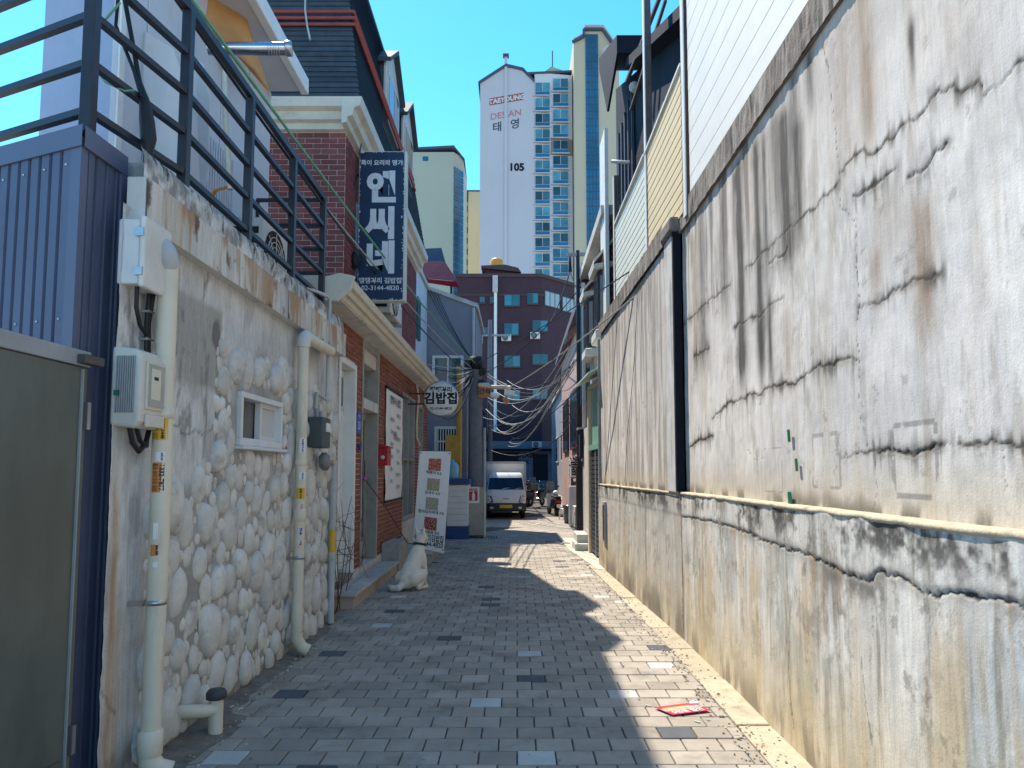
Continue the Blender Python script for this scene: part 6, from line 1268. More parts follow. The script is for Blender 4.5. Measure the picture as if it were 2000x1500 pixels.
for i, (px, py) in enumerate(((453, 1382), (470, 1386), (614, 1268), (1265, 1380), (1362, 1412), (1415, 1377))):
    rz = ray(px, py); tt = -CAMH / rz.z; an = lr.uniform(0, 3.1); c_ = Vector((rz.x * tt, rz.y * tt, .007)); d_ = Vector((math.cos(an), math.sin(an), 0)) * .018
    tag(MB().cyl(c_ - d_, c_ + d_, .0045, n=6).build('cigarette_butt', m_butt), 'small white cigarette butt lying on the paving', 'litter', 'cigarette butts on the paving')
# ------------------------------------------------------------------ truck (local frame: front faces -y)
tk = thing('delivery_truck', 'small white box truck parked facing the camera down the alley', 'truck', (-.46, 29.6, G(30.5)), math.radians(1.5))
m_tw = mat('truck_white', (.66, .67, .68), .3, .04, 2, coat=.4); m_tg = mat('truck_trim', (.03, .032, .036), .5, .2); m_lens = mat('lamp_lens', (.5, .5, .5), .1, .2, 20, spec=.7)
hw = .83
def cabsec(z, yf, w): return z, yf, w
secs = [(.42, .06, hw), (.62, .0, hw), (.95, .02, hw), (1.08, .07, hw - .01), (1.2, .12, hw - .03), (1.74, .42, hw - .12), (1.86, .55, hw - .17), (1.9, .75, hw - .22)]
a = MB()
for z, yf, w in secs:
    a.v += [(-w, 1.5, z), (-w, yf + .12, z), (-w * .93, yf + .03, z), (-w * .6, yf, z), (w * .6, yf, z), (w * .93, yf + .03, z), (w, yf + .12, z), (w, 1.5, z)]
for i in range(len(secs) - 1):
    for k in range(7): q = i * 8 + k; a.f.append((q, q + 1, q + 9, q + 8)); a.s.append(True); a.m.append(0)
q = (len(secs) - 1) * 8; a.f.append(tuple(q + k for k in range(8))); a.s.append(True); a.m.append(0); a.f.append(tuple(reversed(range(8)))); a.s.append(False); a.m.append(0)
for i in range(len(secs) - 1): a.f.append((i * 8 + 7, i * 8, i * 8 + 8, i * 8 + 15)); a.s.append(False); a.m.append(0)
cabo = a.build('cab', m_tw, tk, False)
def cf(u, z, off=.012):                       # point on the cab front
    for (z0, y0, w0), (z1, y1, w1) in zip(secs[:-1], secs[1:]):
        if z0 <= z <= z1: t = (z - z0) / (z1 - z0); y, w = y0 + (y1 - y0) * t, w0 + (w1 - w0) * t; break
    x = u * w; au = abs(u); e = 0 if au < .6 else (au - .6) / .33 * .03 if au < .93 else .03 + (au - .93) / .07 * .09
    return Vector((x, y + e - off, z))
ws = MB(); us_ = [-.93, -.8, -.5, 0, .5, .8, .93]; zs_ = [1.2, 1.45, 1.68]
for z in zs_:
    for u in us_: ws.v.append(tuple(cf(u, z)))
for j in range(2):
    for i in range(6): q = j * 7 + i; ws.f.append((q, q + 1, q + 8, q + 7)); ws.s.append(True); ws.m.append(0)
ws.build('windscreen', glass('windscreen_glass', (.006, .012, .04), .08, .3), tk, False)
for sx in (-.25, .45): MB().tube([cf(sx, 1.19, .02), cf(sx + .22, 1.24, .025), cf(sx + .45, 1.26, .02)], .012, 5).build('wiper', m_black, tk, False)
bp = MB()
for (z, o_) in ((.3, .0), (.36, .05), (.62, .05), (.66, .01)):
    bp.v += [(-hw - .01, .5, z), (-hw - .01, .12 - o_, z), (-hw * .8, .02 - o_, z), (hw * .8, .02 - o_, z), (hw + .01, .12 - o_, z), (hw + .01, .5, z)]
for j in range(3):
    for i in range(5): q = j * 6 + i; bp.f.append((q, q + 1, q + 7, q + 6)); bp.s.append(False); bp.m.append(0)
bp.build('bumper', m_tg, tk, False)
MB().box(-.26, .26, -.06, -.045, .45, .58).build('number_plate', mat('plate_yellow', (.6, .4, .03), .5, .1), tk, False)
for s_ in (-1, 1):
    h = MB().prism([cf(s_ * .62, .68, .01), cf(s_ * .95, .68, .012), cf(s_ * .97, .98, .012), cf(s_ * .72, .95, .01)], (0, .03, 0)).build('headlight', m_tg, tk, False)
    MB().lathe([(0, .015), (.08, .012), (.1, -.02)], cf(s_ * .8, .79, .0), (0, -1, .1), 14).build('lens', m_lens, h, False); MB().sphere(cf(s_ * .86, .93, .0), (.05, .03, .035), 8, 6).build('indicator', mat('amber', (.6, .22, .03), .2, .1), h, False)
    MB().box(s_ * .58 - .07, s_ * .58 + .07, -.058, -.04, .42, .5).build('fog_light', m_lens, tk, False)
    mr = MB().box(s_ * (hw + .13) - .07, s_ * (hw + .13) + .07, .28, .36, 1.18, 1.5).build('mirror', m_tg, tk, False, .02); MB().tube([(s_ * (hw - .04), .35, 1.45), (s_ * (hw + .13), .33, 1.45)], .014, 6).build('stalk', m_black, mr, False)
    MB().prism([(s_ * (hw - .035), .55, 1.22), (s_ * (hw - .03), 1.35, 1.22), (s_ * (hw - .13), 1.35, 1.72), (s_ * (hw - .13), .78, 1.72)], (s_ * .02, 0, 0)).build('side_glass', m_glass, tk, False)
    for y in (.75, 3.2):
        w_ = MB().lathe([(.2, -.09), (.29, -.09), (.31, -.05), (.31, .05), (.29, .09), (.2, .09)], (s_ * (hw - .12), y, .31), (1, 0, 0), 20).build('tyre', m_black, tk, False); MB().lathe([(0, .05 * s_), (.12, .07 * s_), (.2, .06 * s_), (.21, .09 * s_)], (s_ * (hw - .12), y, .31), (1, 0, 0), 16).build('rim', m_steel, w_, False)
MB().box(-.12, .12, -.02, -.004, .8, .85).build('badge', m_grey, tk, False)
MB().box(-hw + .02, hw - .02, .3, 4.2, .3, .55).build('chassis', m_dark, tk, False)
bx_ = MB().box(-hw - .04, hw + .04, 1.56, 4.4, .72, 2.36).build('cargo_box', m_tw, tk, False, .02)
for (x0, x1, z0, z1) in ((-hw - .055, -hw + .04, .72, 2.36), (hw - .04, hw + .055, .72, 2.36), (-hw + .04, hw - .04, 2.28, 2.375)): MB().box(x0, x1, 1.53, 1.58, z0, z1).build('edge_trim', m_pvcgrey, bx_, False)

# ------------------------------------------------------------------ motor scooters (local frame: nose towards +y, tail to the camera)
m_sk = mat('scooter_black', (.012, .013, .018), .25, .2, spec=.6); m_sk2 = mat('scooter_silver', (.5, .5, .52), .3, .1)
def scooter(label, loc, rz, screen=True, box=True, helmet=None):
    t = thing('motor_scooter', label, 'scooter', loc, rz, 'motor scooters at the end of the alley')
    for y in (0, 1.25):
        w = MB().lathe([(.14, -.05), (.2, -.055), (.24, -.02), (.24, .02), (.2, .055), (.14, .05)], (0, y, .24), (1, 0, 0), 18).build('wheel', m_black, t, False); MB().lathe([(0, -.03), (.14, -.03), (.14, .03), (0, .03)], (0, y, .24), (1, 0, 0), 12).build('rim', m_steel, w, False)
    MB().prism([(-.16, -.25, .5), (-.16, .0, .42), (-.16, .35, .3), (-.16, .75, .28), (-.16, .9, .36), (-.16, .55, .42), (-.16, .4, .72), (-.16, -.2, .8), (-.16, -.35, .7)], (.32, 0, 0)).build('body', m_sk, t, False, .05, 3)
    MB().prism([(-.18, .85, .3), (-.18, .98, .35), (-.18, 1.12, .9), (-.18, 1.0, .95)], (.36, 0, 0)).build('leg_shield', m_sk2, t, False, .04)
    MB().obox((0, .08, .83), (.14, 0, 0), (0, .38, .02), (0, 0, .05)).build('seat', m_black, t, False, .04, 3)
    MB().tube([(0, 1.25, .24), (0, 1.08, .75), (0, 1.0, 1.02)], .04, 8).build('fork', m_steel, t, False)
    hb = MB().tube([(-.34, .88, 1.06), (-.15, .98, 1.05), (.15, .98, 1.05), (.34, .88, 1.06)], .018, 6).build('handlebar', m_black, t, False)
    for s_ in (-1, 1): MB().sphere((s_ * .32, .9, 1.27), (.06, .02, .045), 10, 6).tube([(s_ * .26, .92, 1.06), (s_ * .31, .91, 1.24)], .008, 5).build('mirror', m_sk, t, False)
    MB().obox((0, -.33, .62), (.1, 0, 0), (0, .02, 0), (0, 0, .05)).build('tail_light', m_red, t, False); MB().obox((0, -.36, .45), (.09, 0, 0), (0, .004, .002), (0, 0, .07)).build('number_plate', m_white, t, False)
    MB().tube([(.14, .1, .28), (.17, -.3, .34)], .05, 10).build('exhaust', m_steel, t, False)
    if screen: MB().prism([(-.2, 1.06, 1.02), (.2, 1.06, 1.02), (.17, .98, 1.5), (-.17, .98, 1.5)], (0, .006, 0)).build('windshield', mat('screen_plastic', (.14, .2, .22), .1, .1), t, False)
    if box: MB().box(-.22, .22, -.55, -.12, .86, 1.2).build('top_box', m_sk, t, False, .04)
    if helmet: MB().sphere((0, .12, .98), (.13, .15, .13), 14, 9).build('helmet', helmet, t, False)
    return t
scooter('black scooter parked nearest to the camera with silver shield and helmet on its seat', (1.72, 31.5, G(31.5)), math.radians(12), True, False, m_white)
scooter('scooter with tall windscreen parked behind the nearest scooter', (1.3, 37.5, G(37.5)), math.radians(150), True, False, None)
scooter('dark delivery scooter with a top box parked furthest by the shopfront', (.6, 40, G(40)), math.radians(165), True, True, None)
scooter('scooter half hidden behind the box truck', (.55, 36.5, G(36.5)), math.radians(80), False, True, None)
# plastic chair & bins by the salmon building
ch = thing('plastic_chair', 'white plastic chair by the salmon building', 'chair', (2.0, 29.3, G(29.3)), math.radians(-70))
MB().obox((0, 0, .43), (.22, 0, 0), (0, .21, 0), (0, 0, .015)).build('seat', m_white, ch, False, .01); MB().obox((0, .22, .68), (.22, 0, 0), (0, .015, 0), (0, .04, .24)).build('backrest', m_white, ch, False, .01)
for i, j in ((-1, -1), (1, -1), (-1, 1), (1, 1)): MB().bar((i * .19, j * .18, .42), (i * .23, j * .22, 0), .035, .035).build('leg', m_white, ch, False)
bn_ = thing('waste_bin', 'dark waste bin between chair and cabinet', 'bin', (1.95, 26.8, G(26.8))); MB().lathe([(0, 0), (.2, 0), (.24, .6), (.26, .62), (.26, .66), (0, .7)], (1.95, 26.8, G(26.8)), n=16).build('body', m_sk, bn_)
lk = thing('tall_cabinet', 'tall pale grey cabinet standing by the salmon building', 'cabinet', (2.0, 25, G(25))); MB().box(1.75, 2.2, 24.0, 24.5, G(24), G(24) + 1.35).build('case', m_pvcgrey, lk, bevel=.02); MB().box(1.742, 1.75, 24.04, 24.46, G(24) + .1, G(24) + 1.3).build('door', m_grey, lk)
tag(MB().obox((.75, 26.5, G(26.5) + .01), (.09, .05, 0), (-.03, .06, 0), (0, 0, .008)).build('paper_scrap', m_paper), 'white paper scrap lying in the shade beside the truck', 'litter')

# ------------------------------------------------------------------ far brick block closing the alley
fb = thing('far_brick_block', 'plum brick four storey block with teal windows closing the alley', 'building', (0, 66, 0)); Y = 62
m_fbr = mat('plum_brick', (.055, .028, .04), .85, .14, 1.5, .3, 20); m_fband = mat('plum_band', (.07, .045, .05), .85, .12, 2); P = lambda px, py, y=Y: W(px, py, y)
x0, x1, xc, zt = P(893, 600).x, P(1126, 600).x, P(1058, 600).x, P(1000, 541).z
MB().prism([(x0, Y, -.5), (xc, Y, -.5), (x1, Y + 3.2, -.5), (x1, Y + 12, -.5), (x0, Y + 12, -.5)], (0, 0, zt + .5)).build('wall', m_fbr, fb)
for zz, h, o_ in ((zt - .02, .3, .12), (zt - 1.7, .18, .08), (4.0, .2, .1)): MB().prism([(x0 - o_, Y - o_, zz), (xc + o_ * .4, Y - o_, zz), (x1 + o_, Y + 3.2 - o_, zz), (x1 + o_, Y + 12, zz), (x0 - o_, Y + 12, zz)], (0, 0, h)).build('string_course', m_fband, fb)
def fwin(px0, py0, px1, py1, n=2, y=Y):
    a_, b_ = P(px0, py0, y), P(px1, py1, y); f_ = MB().box(a_.x, b_.x, y - .1, y + .02, b_.z, a_.z).build('window', mat('win_frame_dark', (.06, .1, .12), .5, .15), fb); w_ = (b_.x - a_.x) / n
    for k in range(n): MB().box(a_.x + k * w_ + .05, a_.x + (k + 1) * w_ - .05, y - .115, y - .1, b_.z + .06, a_.z - .06).build('pane', mat('far_teal', (.02, .13, .17), .1, .25, .6, spec=.5, rnd=.5), f_)
    MB().box(a_.x - .08, b_.x + .08, y - .2, y - .01, b_.z - .12, b_.z).build('sill', m_fband, f_)
for q in ((985, 576, 1015, 598), (1030, 573, 1051, 594), (937, 580, 947, 592), (957, 580, 965, 592), (985, 632, 1013, 655), (1040, 626, 1070, 648), (985, 695, 1016, 717), (1040, 692, 1070, 712), (985, 762, 1016, 783), (1040, 760, 1070, 780), (945, 640, 955, 652)): fwin(*q)
dch = (Vector((x1, Y + 3.2, 0)) - Vector((xc, Y, 0))); dl = dch.length; dch /= dl; nch = Vector((dch.y, -dch.x, 0))
for (u0, u1, py) in ((.3, 2.3, 582), (2.7, 4.3, 584)):
    z1_, z0_ = P(1080, py - 16).z, P(1080, py + 14).z; p0 = Vector((xc, Y, 0)) + dch * u0; p1 = Vector((xc, Y, 0)) + dch * u1
    f_ = MB().prism([p0 + nch * .12 + Vector((0, 0, z0_)), p1 + nch * .12 + Vector((0, 0, z0_)), p1 + Vector((0, 0, z0_)), p0 + Vector((0, 0, z0_))], (0, 0, z1_ - z0_)).build('window', mat('win_frame_dark', (.06, .1, .12)), fb)
    for k in range(3): a_ = p0.lerp(p1, k / 3 + .03) + nch * .13; b_ = p0.lerp(p1, (k + 1) / 3 - .03) + nch * .13; MB().prism([a_ + Vector((0, 0, z0_ + .08)), b_ + Vector((0, 0, z0_ + .08)), b_ - nch * .01 + Vector((0, 0, z0_ + .08)), a_ - nch * .01 + Vector((0, 0, z0_ + .08))], (0, 0, z1_ - z0_ - .16)).build('pane', mat('far_pale_glass', (.3, .38, .4), .15, .1), f_)
MB().box(P(947, 560).x, P(1006, 560).x, Y + 2, Y + 7, zt, zt + 1.5).build('stair_head', m_fbr, fb); MB().prism([(P(938, 530).x, Y + 1.6, zt + 1.3), (P(1018, 530).x, Y + 1.6, zt + .9), (P(1012, 530).x, Y + 1.6, zt + 1.3), (P(985, 515).x, Y + 1.6, zt + 1.6), (P(938, 530).x, Y + 1.6, zt + 1.5)], (0, 6, 0)).build('stair_roof', m_fband, fb)
q = P(968, 538); MB().tube([(q.x, Y - .15, P(968, 540).z), (q.x, Y - .15, 5)], .14, 8).build('downpipe', m_white, fb); MB().box(q.x - .25, q.x + .2, Y - .4, Y - .05, P(968, 572).z, P(968, 540).z).build('rainhead', m_pvcgrey, fb)
tank = thing('water_tank', 'orange water tank on the roof of the far brick block', 'tank', (P(970, 520).x, Y + 3, zt + 1.6)); tx = P(970, 520).x * (Y + 3) / Y; tz = P(970, 527, Y + 3).z; MB().lathe([(0, 0), (.55, 0), (.6, .1), (.58, .85), (.45, 1.0), (.2, 1.05), (.2, 1.12), (0, 1.12)], (tx, Y + 3, tz), n=18).build('vessel', mat('tank_orange', (.6, .26, .03), .5, .1), tank); MB().box(tx - .7, tx + .7, Y + 2.3, Y + 3.7, zt + 1.5, tz).build('stand', m_conc, tank)
for lab, px, py in (('left outdoor unit on the far brick block', 989, 660), ('right outdoor unit on the far brick block', 1045, 656)):
    q = P(px, py + 6); ac_unit(lab, q.x - .42, q.x + .42, Y - .55, Y - .2, q.z - .1, q.z + .5, (0, -1, 0), logo=False)
# ground floor shopfront
m_sf = mat('shopfront_pale', (.17, .2, .24), .7, .1, 2); a_, b_ = P(944, 862), P(1094, 955); MB().box(a_.x, b_.x, Y - .25, Y - .0, -.3, a_.z).build('shopfront', m_sf, fb)
for (px0, py0, px1, py1) in ((962, 884, 1013, 950), (1041, 887, 1070, 938)): c_, d_ = P(px0, py0), P(px1, py1); MB().box(c_.x, d_.x, Y - .29, Y - .25, max(d_.z, .05), c_.z).build('shop_opening', m_dark, fb)
text('DOGE', .55, (P(1027, 890).x, Y - .27, P(1027, 890).z), (1, 0, 0), (0, 0, 1), m_slate, fb, .01); text('ZAK', .5, (P(1022, 903).x, Y - .27, P(1022, 903).z), (1, 0, 0), (0, 0, 1), m_slate, fb, .01)
MB().box(P(940, 880).x, P(1096, 880).x, Y - .9, Y - .25, P(1000, 881).z, P(1000, 877).z).build('canopy', m_slate, fb); ac_unit('outdoor unit above the far shopfront', P(1048, 870).x - .4, P(1048, 870).x + .45, Y - .7, Y - .3, P(1048, 875).z, P(1048, 863).z, (0, -1, 0), logo=False)
# side buildings filling the far left and right
fs = thing('far_side_house', 'dark brick house side along the left behind the truck', 'building', (-6, 42, 0)); MB().box(-9, -2.75, 26, 59, -.6, 6.2).build('wall', m_fbr, fs); MB().box(-9.2, -2.6, 25.8, 59.2, 6.2, 6.5).build('roof_edge', m_fband, fs)
for y in (30, 36, 42, 50): f_ = MB().box(-2.76, -2.68, y, y + 2, 1.6, 3.4).build('window', m_brn, fs); MB().box(-2.68, -2.67, y + .1, y + 1.9, 1.7, 3.3).build('pane', m_glass, f_)
fr_ = thing('far_right_house', 'grey rendered house along the right beyond the salmon building', 'building', (6, 48, 0)); MB().box(2.9, 9, 37, 60, -.3, 6.8).build('wall', m_gr, fr_); MB().box(2.7, 9, 36.8, 60, 6.8, 7.0).build('roof_edge', m_concl, fr_)
for y in (39, 44, 50): f_ = MB().box(2.82, 2.91, y, y + 2.2, 2.2, 4).build('window', m_white, fr_); MB().box(2.81, 2.82, y + .1, y + 2.1, 2.3, 3.9).build('pane', m_glass, f_)
tp2 = thing('street_pole', 'slim grey street pole rising in front of the far brick block', 'pole', (P(957, 700, 38).x, 38, 0)); q = W(957, 700, 38); MB().tube([(q.x, 38, -.2), (q.x, 38, W(957, 625, 38).z)], [.16, .11], 10).build('shaft', mat('street_pole_grey', (.13, .13, .15), .7, .2), tp2); MB().bar((q.x - .8, 38, W(957, 655, 38).z), (q.x + 1.1, 38, W(957, 655, 38).z), .1, .1).build('cross_arm', m_grey, tp2)
MB().box(q.x - .85, q.x - .4, 37.9, 38.1, W(0, 670, 38).z, W(0, 656, 38).z).build('lamp_box', m_offwhite, tp2)

# ------------------------------------------------------------------ apartment towers far behind
m_tl = mat('tower_lilac', (.5, .49, .53), .8, .04, .08); m_tc = mat('tower_cream', (.5, .44, .32), .8, .05, .08); m_tgn = mat('tower_green', (.38, .41, .34), .8, .04, .08); m_tw2 = mat('tower_white', (.6, .6, .62), .8, .04, .1); m_ry = mat('tower_ochre', (.6, .5, .32), .8, .04, .1)
m_tgl = mat('tower_glass', (.02, .12, .22), .12, .3, .15, spec=.6); m_twn = mat('tower_window', (.05, .15, .2), .12, .5, .25, spec=.5, rnd=.75); m_rf = mat('tower_roof', (.07, .08, .12), .7, .1)
TY = 140
tw = thing('apartment_tower', 'tall pale apartment tower marked 105 with a blue glass stair strip', 'apartment block', (0, 150, 0)); T = lambda px, py, y=TY: W(px, py, y)
gx0, gx1, gxm = T(938, 165).x, T(1044, 165).x, T(988, 130).x; zl_, zr_, zm_ = T(938, 163).z, T(1030, 150).z, T(985, 130).z
MB().prism([(gx0, TY, -1), (gx1, TY, -1), (gx1, TY, zr_ - 1.2), (T(1020, 140).x, TY, T(1020, 138).z), (gxm, TY, zm_), (gx0, TY, zl_)], (0, 14, 0)).build('gable_wall', m_tl, tw)
MB().prism([(gx0 - .4, TY - .3, zl_ - .3), (gx0 - .4, TY - .3, zl_ + .3), (gxm, TY - .3, zm_ + .5), (T(1022, 138).x, TY - .3, T(1020, 137).z + .4), (gx1, TY - .3, zr_ - .8), (gx1, TY - .3, zr_ - 1.3), (T(1022, 138).x, TY - .3, T(1020, 137).z - .1), (gxm, TY - .3, zm_ - .1)], (0, 14.5, 0)).build('roof_trim', m_rf, tw)
c_ = T(988, 300); MB().box(c_.x - .3, c_.x + .3, TY - .25, TY - .02, 2, T(988, 110).z).build('flue', m_tl, tw); MB().box(c_.x - .6, c_.x + .6, TY - .7, TY + .4, T(988, 112).z, T(988, 108).z).build('flue_cap', m_rf, tw)
wx0, wx1 = T(1044.5, 300).x, T(1119, 300).x; ztw = T(1080, 141).z
MB().prism([(wx0, TY + .01, -1), (wx1, TY + 1.2, -1), (wx1, TY + 14, -1), (wx0, TY + 14, -1)], (0, 0, ztw + 1)).build('window_wall', m_tw2, tw); MB().prism([(T(1030, 160).x, TY - .35, ztw - .6), (wx1, TY + 1.0, ztw + .6), (wx1, TY + 13, ztw + .6), (T(1030, 160).x, TY + 13, ztw - .6)], (0, 0, .45)).build('roof_edge', m_rf, tw)
MB().prism([(T(1060, 140).x, TY + 3, ztw), (T(1100, 140).x, TY + 3, ztw), (T(1100, 140).x, TY + 3, ztw + 2.2), (T(1078, 140).x, TY + 3, ztw + 3), (T(1060, 140).x, TY + 3, ztw + 1.5)], (0, 6, 0)).build('lift_house', m_tgn, tw); MB().tube([(T(1081, 130).x, TY + 4, ztw), (T(1081, 130).x, TY + 4, ztw + 7)], .12, 6).build('mast', m_rf, tw)
k = 0
for r_ in range(24):
    for (pa, pb) in ((1045, 1074), (1080, 1110)):
        y0_ = 162 + r_ * 30.3 + (0 if pa < 1060 else -11); a_, b_ = T(pa, y0_), T(pb, y0_ + 25)
        if b_.z < 20: continue
        t_ = (a_.x - wx0) / (wx1 - wx0); yy_ = TY + 1.2 * max(0, t_) - .08
        f_ = MB().box(a_.x, b_.x, yy_ - .12, yy_ + .35, b_.z, a_.z).build('window', m_tw2, tw)
        w_ = (b_.x - a_.x) / 2
        for i in (0, 1): MB().box(a_.x + i * w_ + .06, a_.x + (i + 1) * w_ - .04, yy_ - .16, yy_ - .12, b_.z + .85, a_.z - .06).build('pane', m_twn, f_)
        MB().box(a_.x + .06, b_.x - .04, yy_ - .16, yy_ - .12, b_.z + .06, b_.z + .78).build('balcony_glass', m_tgl, f_); MB().box(a_.x - .3, b_.x + .3, yy_ - .4, yy_ - .1, b_.z - .18, b_.z).build('sill', m_tl, f_)
q0, q1 = T(1076, 273), T(1119, 300); MB().prism([(q0.x, TY + .48, q1.z), (q1.x, TY + 1.13, q1.z), (q1.x, TY + 1.3, q1.z), (q0.x, TY + .7, q1.z)], (0, 0, T(0, 268).z - q1.z)).build('accent_panel', mat('accent_brown', (.28, .22, .16), .8, .05), tw)
kx0, kx1 = T(1119, 60).x, T(1206, 60).x; zk0, zk1 = T(1119, 83).z, T(1150, 57).z
MB().prism([(kx0, TY - 1.5, -1), (kx1, TY - 1.5, -1), (kx1, TY - 1.5, T(1206, 100).z), (T(1177, 57).x, TY - 1.5, zk1), (T(1140, 57).x, TY - 1.5, zk1), (T(1140, 57).x, TY - 1.5, T(1140, 72).z), (kx0, TY - 1.5, zk0)], (0, 15, 0)).build('core', m_tc, tw)
g0_, g1_ = T(1143, 67, TY - 1.6), T(1172, 530, TY - 1.6); MB().box(g0_.x, g1_.x, TY - 1.65, TY - 1.5, 5, g0_.z).build('glass_strip', m_tgl, tw)
nb = 0
for z in np.arange(18, g0_.z, 1.5): MB().box(g0_.x, g1_.x, TY - 1.72, TY - 1.64, z, z + .12).build('glazing_bar', m_rf, tw)
for i in range(1, 4): xg = g0_.x + (g1_.x - g0_.x) * i / 4; MB().box(xg - .05, xg + .05, TY - 1.74, TY - 1.65, 5, g0_.z).build('glazing_bar', m_rf, tw)
pts_ = [(1118, 82), (1140, 71), (1140, 57), (1177, 57), (1207, 100)]
for (a_, b_) in zip(pts_[:-1], pts_[1:]): MB().bar(T(*a_, TY - 1.8), T(*b_, TY - 1.8), .5, .5, (0, 1, 0)).build('roof_trim', m_rf, tw)
q = T(1193, 105, TY - 3); dsh = MB().lathe([(0, 0), (1.0, .3), (1.6, .9)], q, (-.3, -1, .4), 14).build('dish', m_tl, tw)
m_rb = mat('band_red', (.36, .1, .09), .8, .1, .2); m_fade = mat('faded_red_letter', (.5, .16, .16), .8, .1)
a_, b_ = T(956, 186), T(1022, 205); MB().prism([T(956, 192, TY - .04), T(1022, 181, TY - .04), T(1022, 195, TY - .04), T(956, 206, TY - .04)], (0, .03, 0)).build('logo_band', m_rb, tw); rt2 = (T(1022, 188) - T(956, 199)).normalized()
text('TAEYOUNG', 1.35, T(990, 194, TY - .08), rt2, (0, 0, 1), m_tw2, tw, .06); text('DESIAN', 1.9, T(988, 224, TY - .05), rt2, (0, 0, 1), m_fade, tw, .0); text('태', 2.2, T(971, 249, TY - .05), rt2, (0, 0, 1), m_slate2, tw, .03); text('영', 2.2, T(1006, 243, TY - .05), rt2, (0, 0, 1), m_slate2, tw, .03); text('105', 2.1, T(1009, 327, TY - .05), (1, 0, 0), (0, 0, 1), m_slate, tw, .09)
# second and third towers
t2 = thing('apartment_tower', 'green tinted apartment tower with dark glass corner behind the sign', 'apartment block', (-16, 155, 0)); Q = 150; a_, b_ = W(795, 305, Q), W(903, 305, Q); z1_ = W(850, 297, Q).z
MB().prism([(a_.x - 6, Q, -1), (W(886, 300, Q).x, Q, -1), (b_.x, Q + 3, -1), (b_.x, Q + 14, -1), (a_.x - 6, Q + 14, -1)], (0, 0, z1_ + 1)).build('wall', m_tgn, t2); e_ = W(886.5, 300, Q)
MB().prism([(a_.x - 6, Q - .3, z1_), (e_.x, Q - .3, z1_ + .9), (b_.x + .3, Q + 2.8, z1_ - .7), (b_.x, Q + 14, z1_ - .6), (a_.x - 6, Q + 14, z1_)], (0, 0, .5)).build('roof_trim', m_rf, t2)
for z in np.arange(18, z1_ - 3, 1.5):
    p0, p1 = Vector((e_.x + .15, Q - .05, z)), Vector((b_.x, Q + 2.9, z)); nn_ = Vector((.85, -.5, 0)) * .06; MB().prism([p0 + nn_, p1 + nn_, p1 - nn_, p0 - nn_], (0, 0, 1.25)).build('glass_panel', m_tgl, t2)
w_ = W(831, 310, Q); MB().box(w_.x - .6, w_.x + .6, Q - .06, Q - .01, w_.z - .5, w_.z + .5).build('window', m_tgl, t2)
t3 = thing('apartment_tower', 'cream apartment tower edge between the two larger towers', 'apartment block', (-9, 175, 0)); Q = 170; a_, b_ = W(915, 372, Q), W(945, 372, Q); MB().box(a_.x, b_.x, Q, Q + 12, -1, W(920, 374, Q).z).build('wall', m_ry, t3); MB().box(W(902, 390, Q).x, a_.x - .01, Q + 1, Q + 12, -1, W(905, 392, Q).z).build('side_wall', m_tgn, t3)
for r_ in range(9): p_ = W(909, 405 + r_ * 21, Q); MB().box(p_.x - .6, p_.x + .5, Q + .9, Q + 1, p_.z - .7, p_.z + .7).build('window', m_twn, t3)
MB().box(W(902, 390, Q).x - .3, b_.x, Q - .3, Q + 12, W(920, 374, Q).z, W(920, 372, Q).z).build('roof_trim', m_rf, t3)

# ------------------------------------------------------------------ overhead cables
def cable(p0, p1, sag, r, m, label, group='overhead cables'):
    p0, p1 = Vector(p0), Vector(p1); pts = [p0.lerp(p1, i / 14) - Vector((0, 0, sag * 4 * (i / 14) * (1 - i / 14))) for i in range(15)]
    tag(MB().tube(pts, r, 6, False).build('overhead_cable', m), label, 'cable', group)
hub = Vector((ux, uy, 4.2)); hub2 = W(1118, 690, 20); L_ = 'thin dark overhead cable crossing the alley sky'
rk = Vector((XRl, 3.9, 4.28))
cable(W(360, -20, 4.2), hub, .15, .012, m_cablegr, 'green grey bundled cable running along the railing to the utility pole'); cable(W(330, -20, 4.1), W(905, 720, 17.5), .25, .012, m_cable, 'black bundled cable running along the railing to the utility pole')
cable(W(640, 410, 7.1), hub + Vector((-.1, 0, -.1)), .1, .01, m_cableg, 'pale cable from the railing corner to the utility pole')
cable(hub, W(1480, 360, 6.7), .1, .01, m_cable, 'long dark cable from the utility pole to the concrete wall top')
cable(W(985, 762, 17.3), W(1345, 490, 7.2), .12, .011, m_cableg, 'pale cable rising from the camera arm to the pilaster')
cable(hub, W(990, 752, 17.3), .06, .018, m_cableg, 'thick pale cable from the pole to the camera arm')
cr2 = random.Random(21)
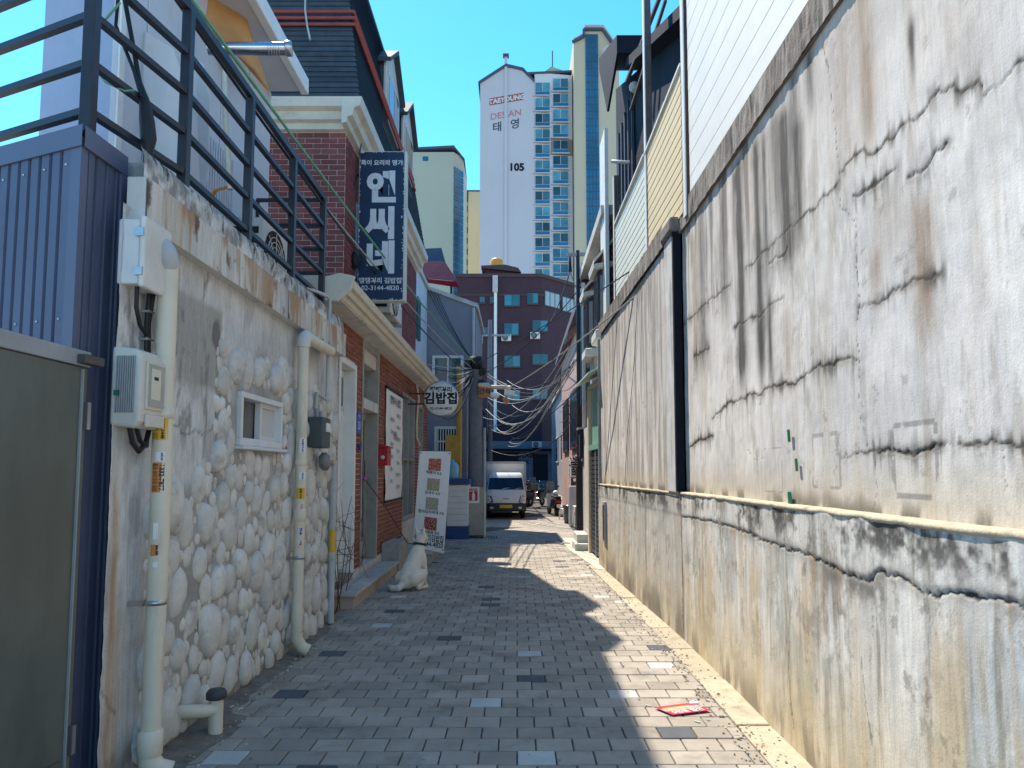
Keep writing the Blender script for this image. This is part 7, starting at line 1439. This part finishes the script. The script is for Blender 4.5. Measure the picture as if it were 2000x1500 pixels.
for i in range(18): cable(W(962 + cr2.uniform(-20, 40), 735 + i * 8, 24 + i * .6), hub2 + Vector((cr2.uniform(-.1, .3), cr2.uniform(-1, 1), cr2.uniform(-.5, .3))), cr2.uniform(.5, 1.1), cr2.uniform(.007, .014), m_cableg if i % 3 else m_cable, 'sagging cable in the bundle over the alley below the far block', 'sagging cable bundle')
for i in range(14): cable(hub + Vector((0, 0, -.1)), W(836 + cr2.uniform(-5, 40), 712 + i * 8, 16.4), .04 + .03 * i, .011, m_cable if i % 2 else m_cableg, 'cable fanning from the utility pole down towards the restaurant eave', 'fan of cables at the utility pole')
for i in range(4): cable(W(830 + i * 8, 555 + i * 6, 19), hub, .1 + .1 * cr2.random(), .009, m_cable, 'dark cable from the grey house roof down to the utility pole', 'cables from the grey house roof')
cable(W(935, 735, 17.7), W(1135, 560, 16.2), .25, .012, m_cable, 'dark cable from the utility pole up to the steel mast'); cable((1.22, 16.2, 6.1), W(1060, 640, 40), .4, .014, m_cable, 'dark cable from the steel mast towards the far block'); cable(W(1130, 760, 16.2), W(960, 870, 30), .3, .012, m_cable, 'dark cable low across the alley to the truck side')
for i in range(5): cable(W(1130, 742 + i * 12, 16.3), W(1092, 760 + i * 22, 30), .15, .012, m_cable, 'cable running along the salmon building front', 'cables on the salmon building')
cable(W(967, 830, 60), W(1010, 826, 30), .5, .03, m_cableg, 'thick pale cable looping near the far downpipe'); cable(W(960, 880, 30), W(1110, 840, 26), .5, .015, m_cable, 'lowest dark cable over the roof of the truck')

# grit and crumbs gathered along both edges of the paving
gr_ = random.Random(31); a = MB()
for i in range(1500):
    y = 3.3 + 9 * gr_.random() ** 1.6; e = gr_.random()
    x = (xr(y) + gr_.gauss(.0, .07)) if e < .45 else (xl(y) + abs(gr_.gauss(0, .13))) if e < .9 else gr_.uniform(-1.8, 1.3)
    r = gr_.uniform(.002, .0065); a.obox((x, y, r * .5 + .002), (r, r * gr_.uniform(-.5, .5), 0), (-r * gr_.uniform(-.5, .5), r, r * .3), (0, 0, r * .6))
tag(a.build('grit', mat('grit_mix', (.33, .28, .21), .95, .5, 40, rnd=.5)), kind='stuff')
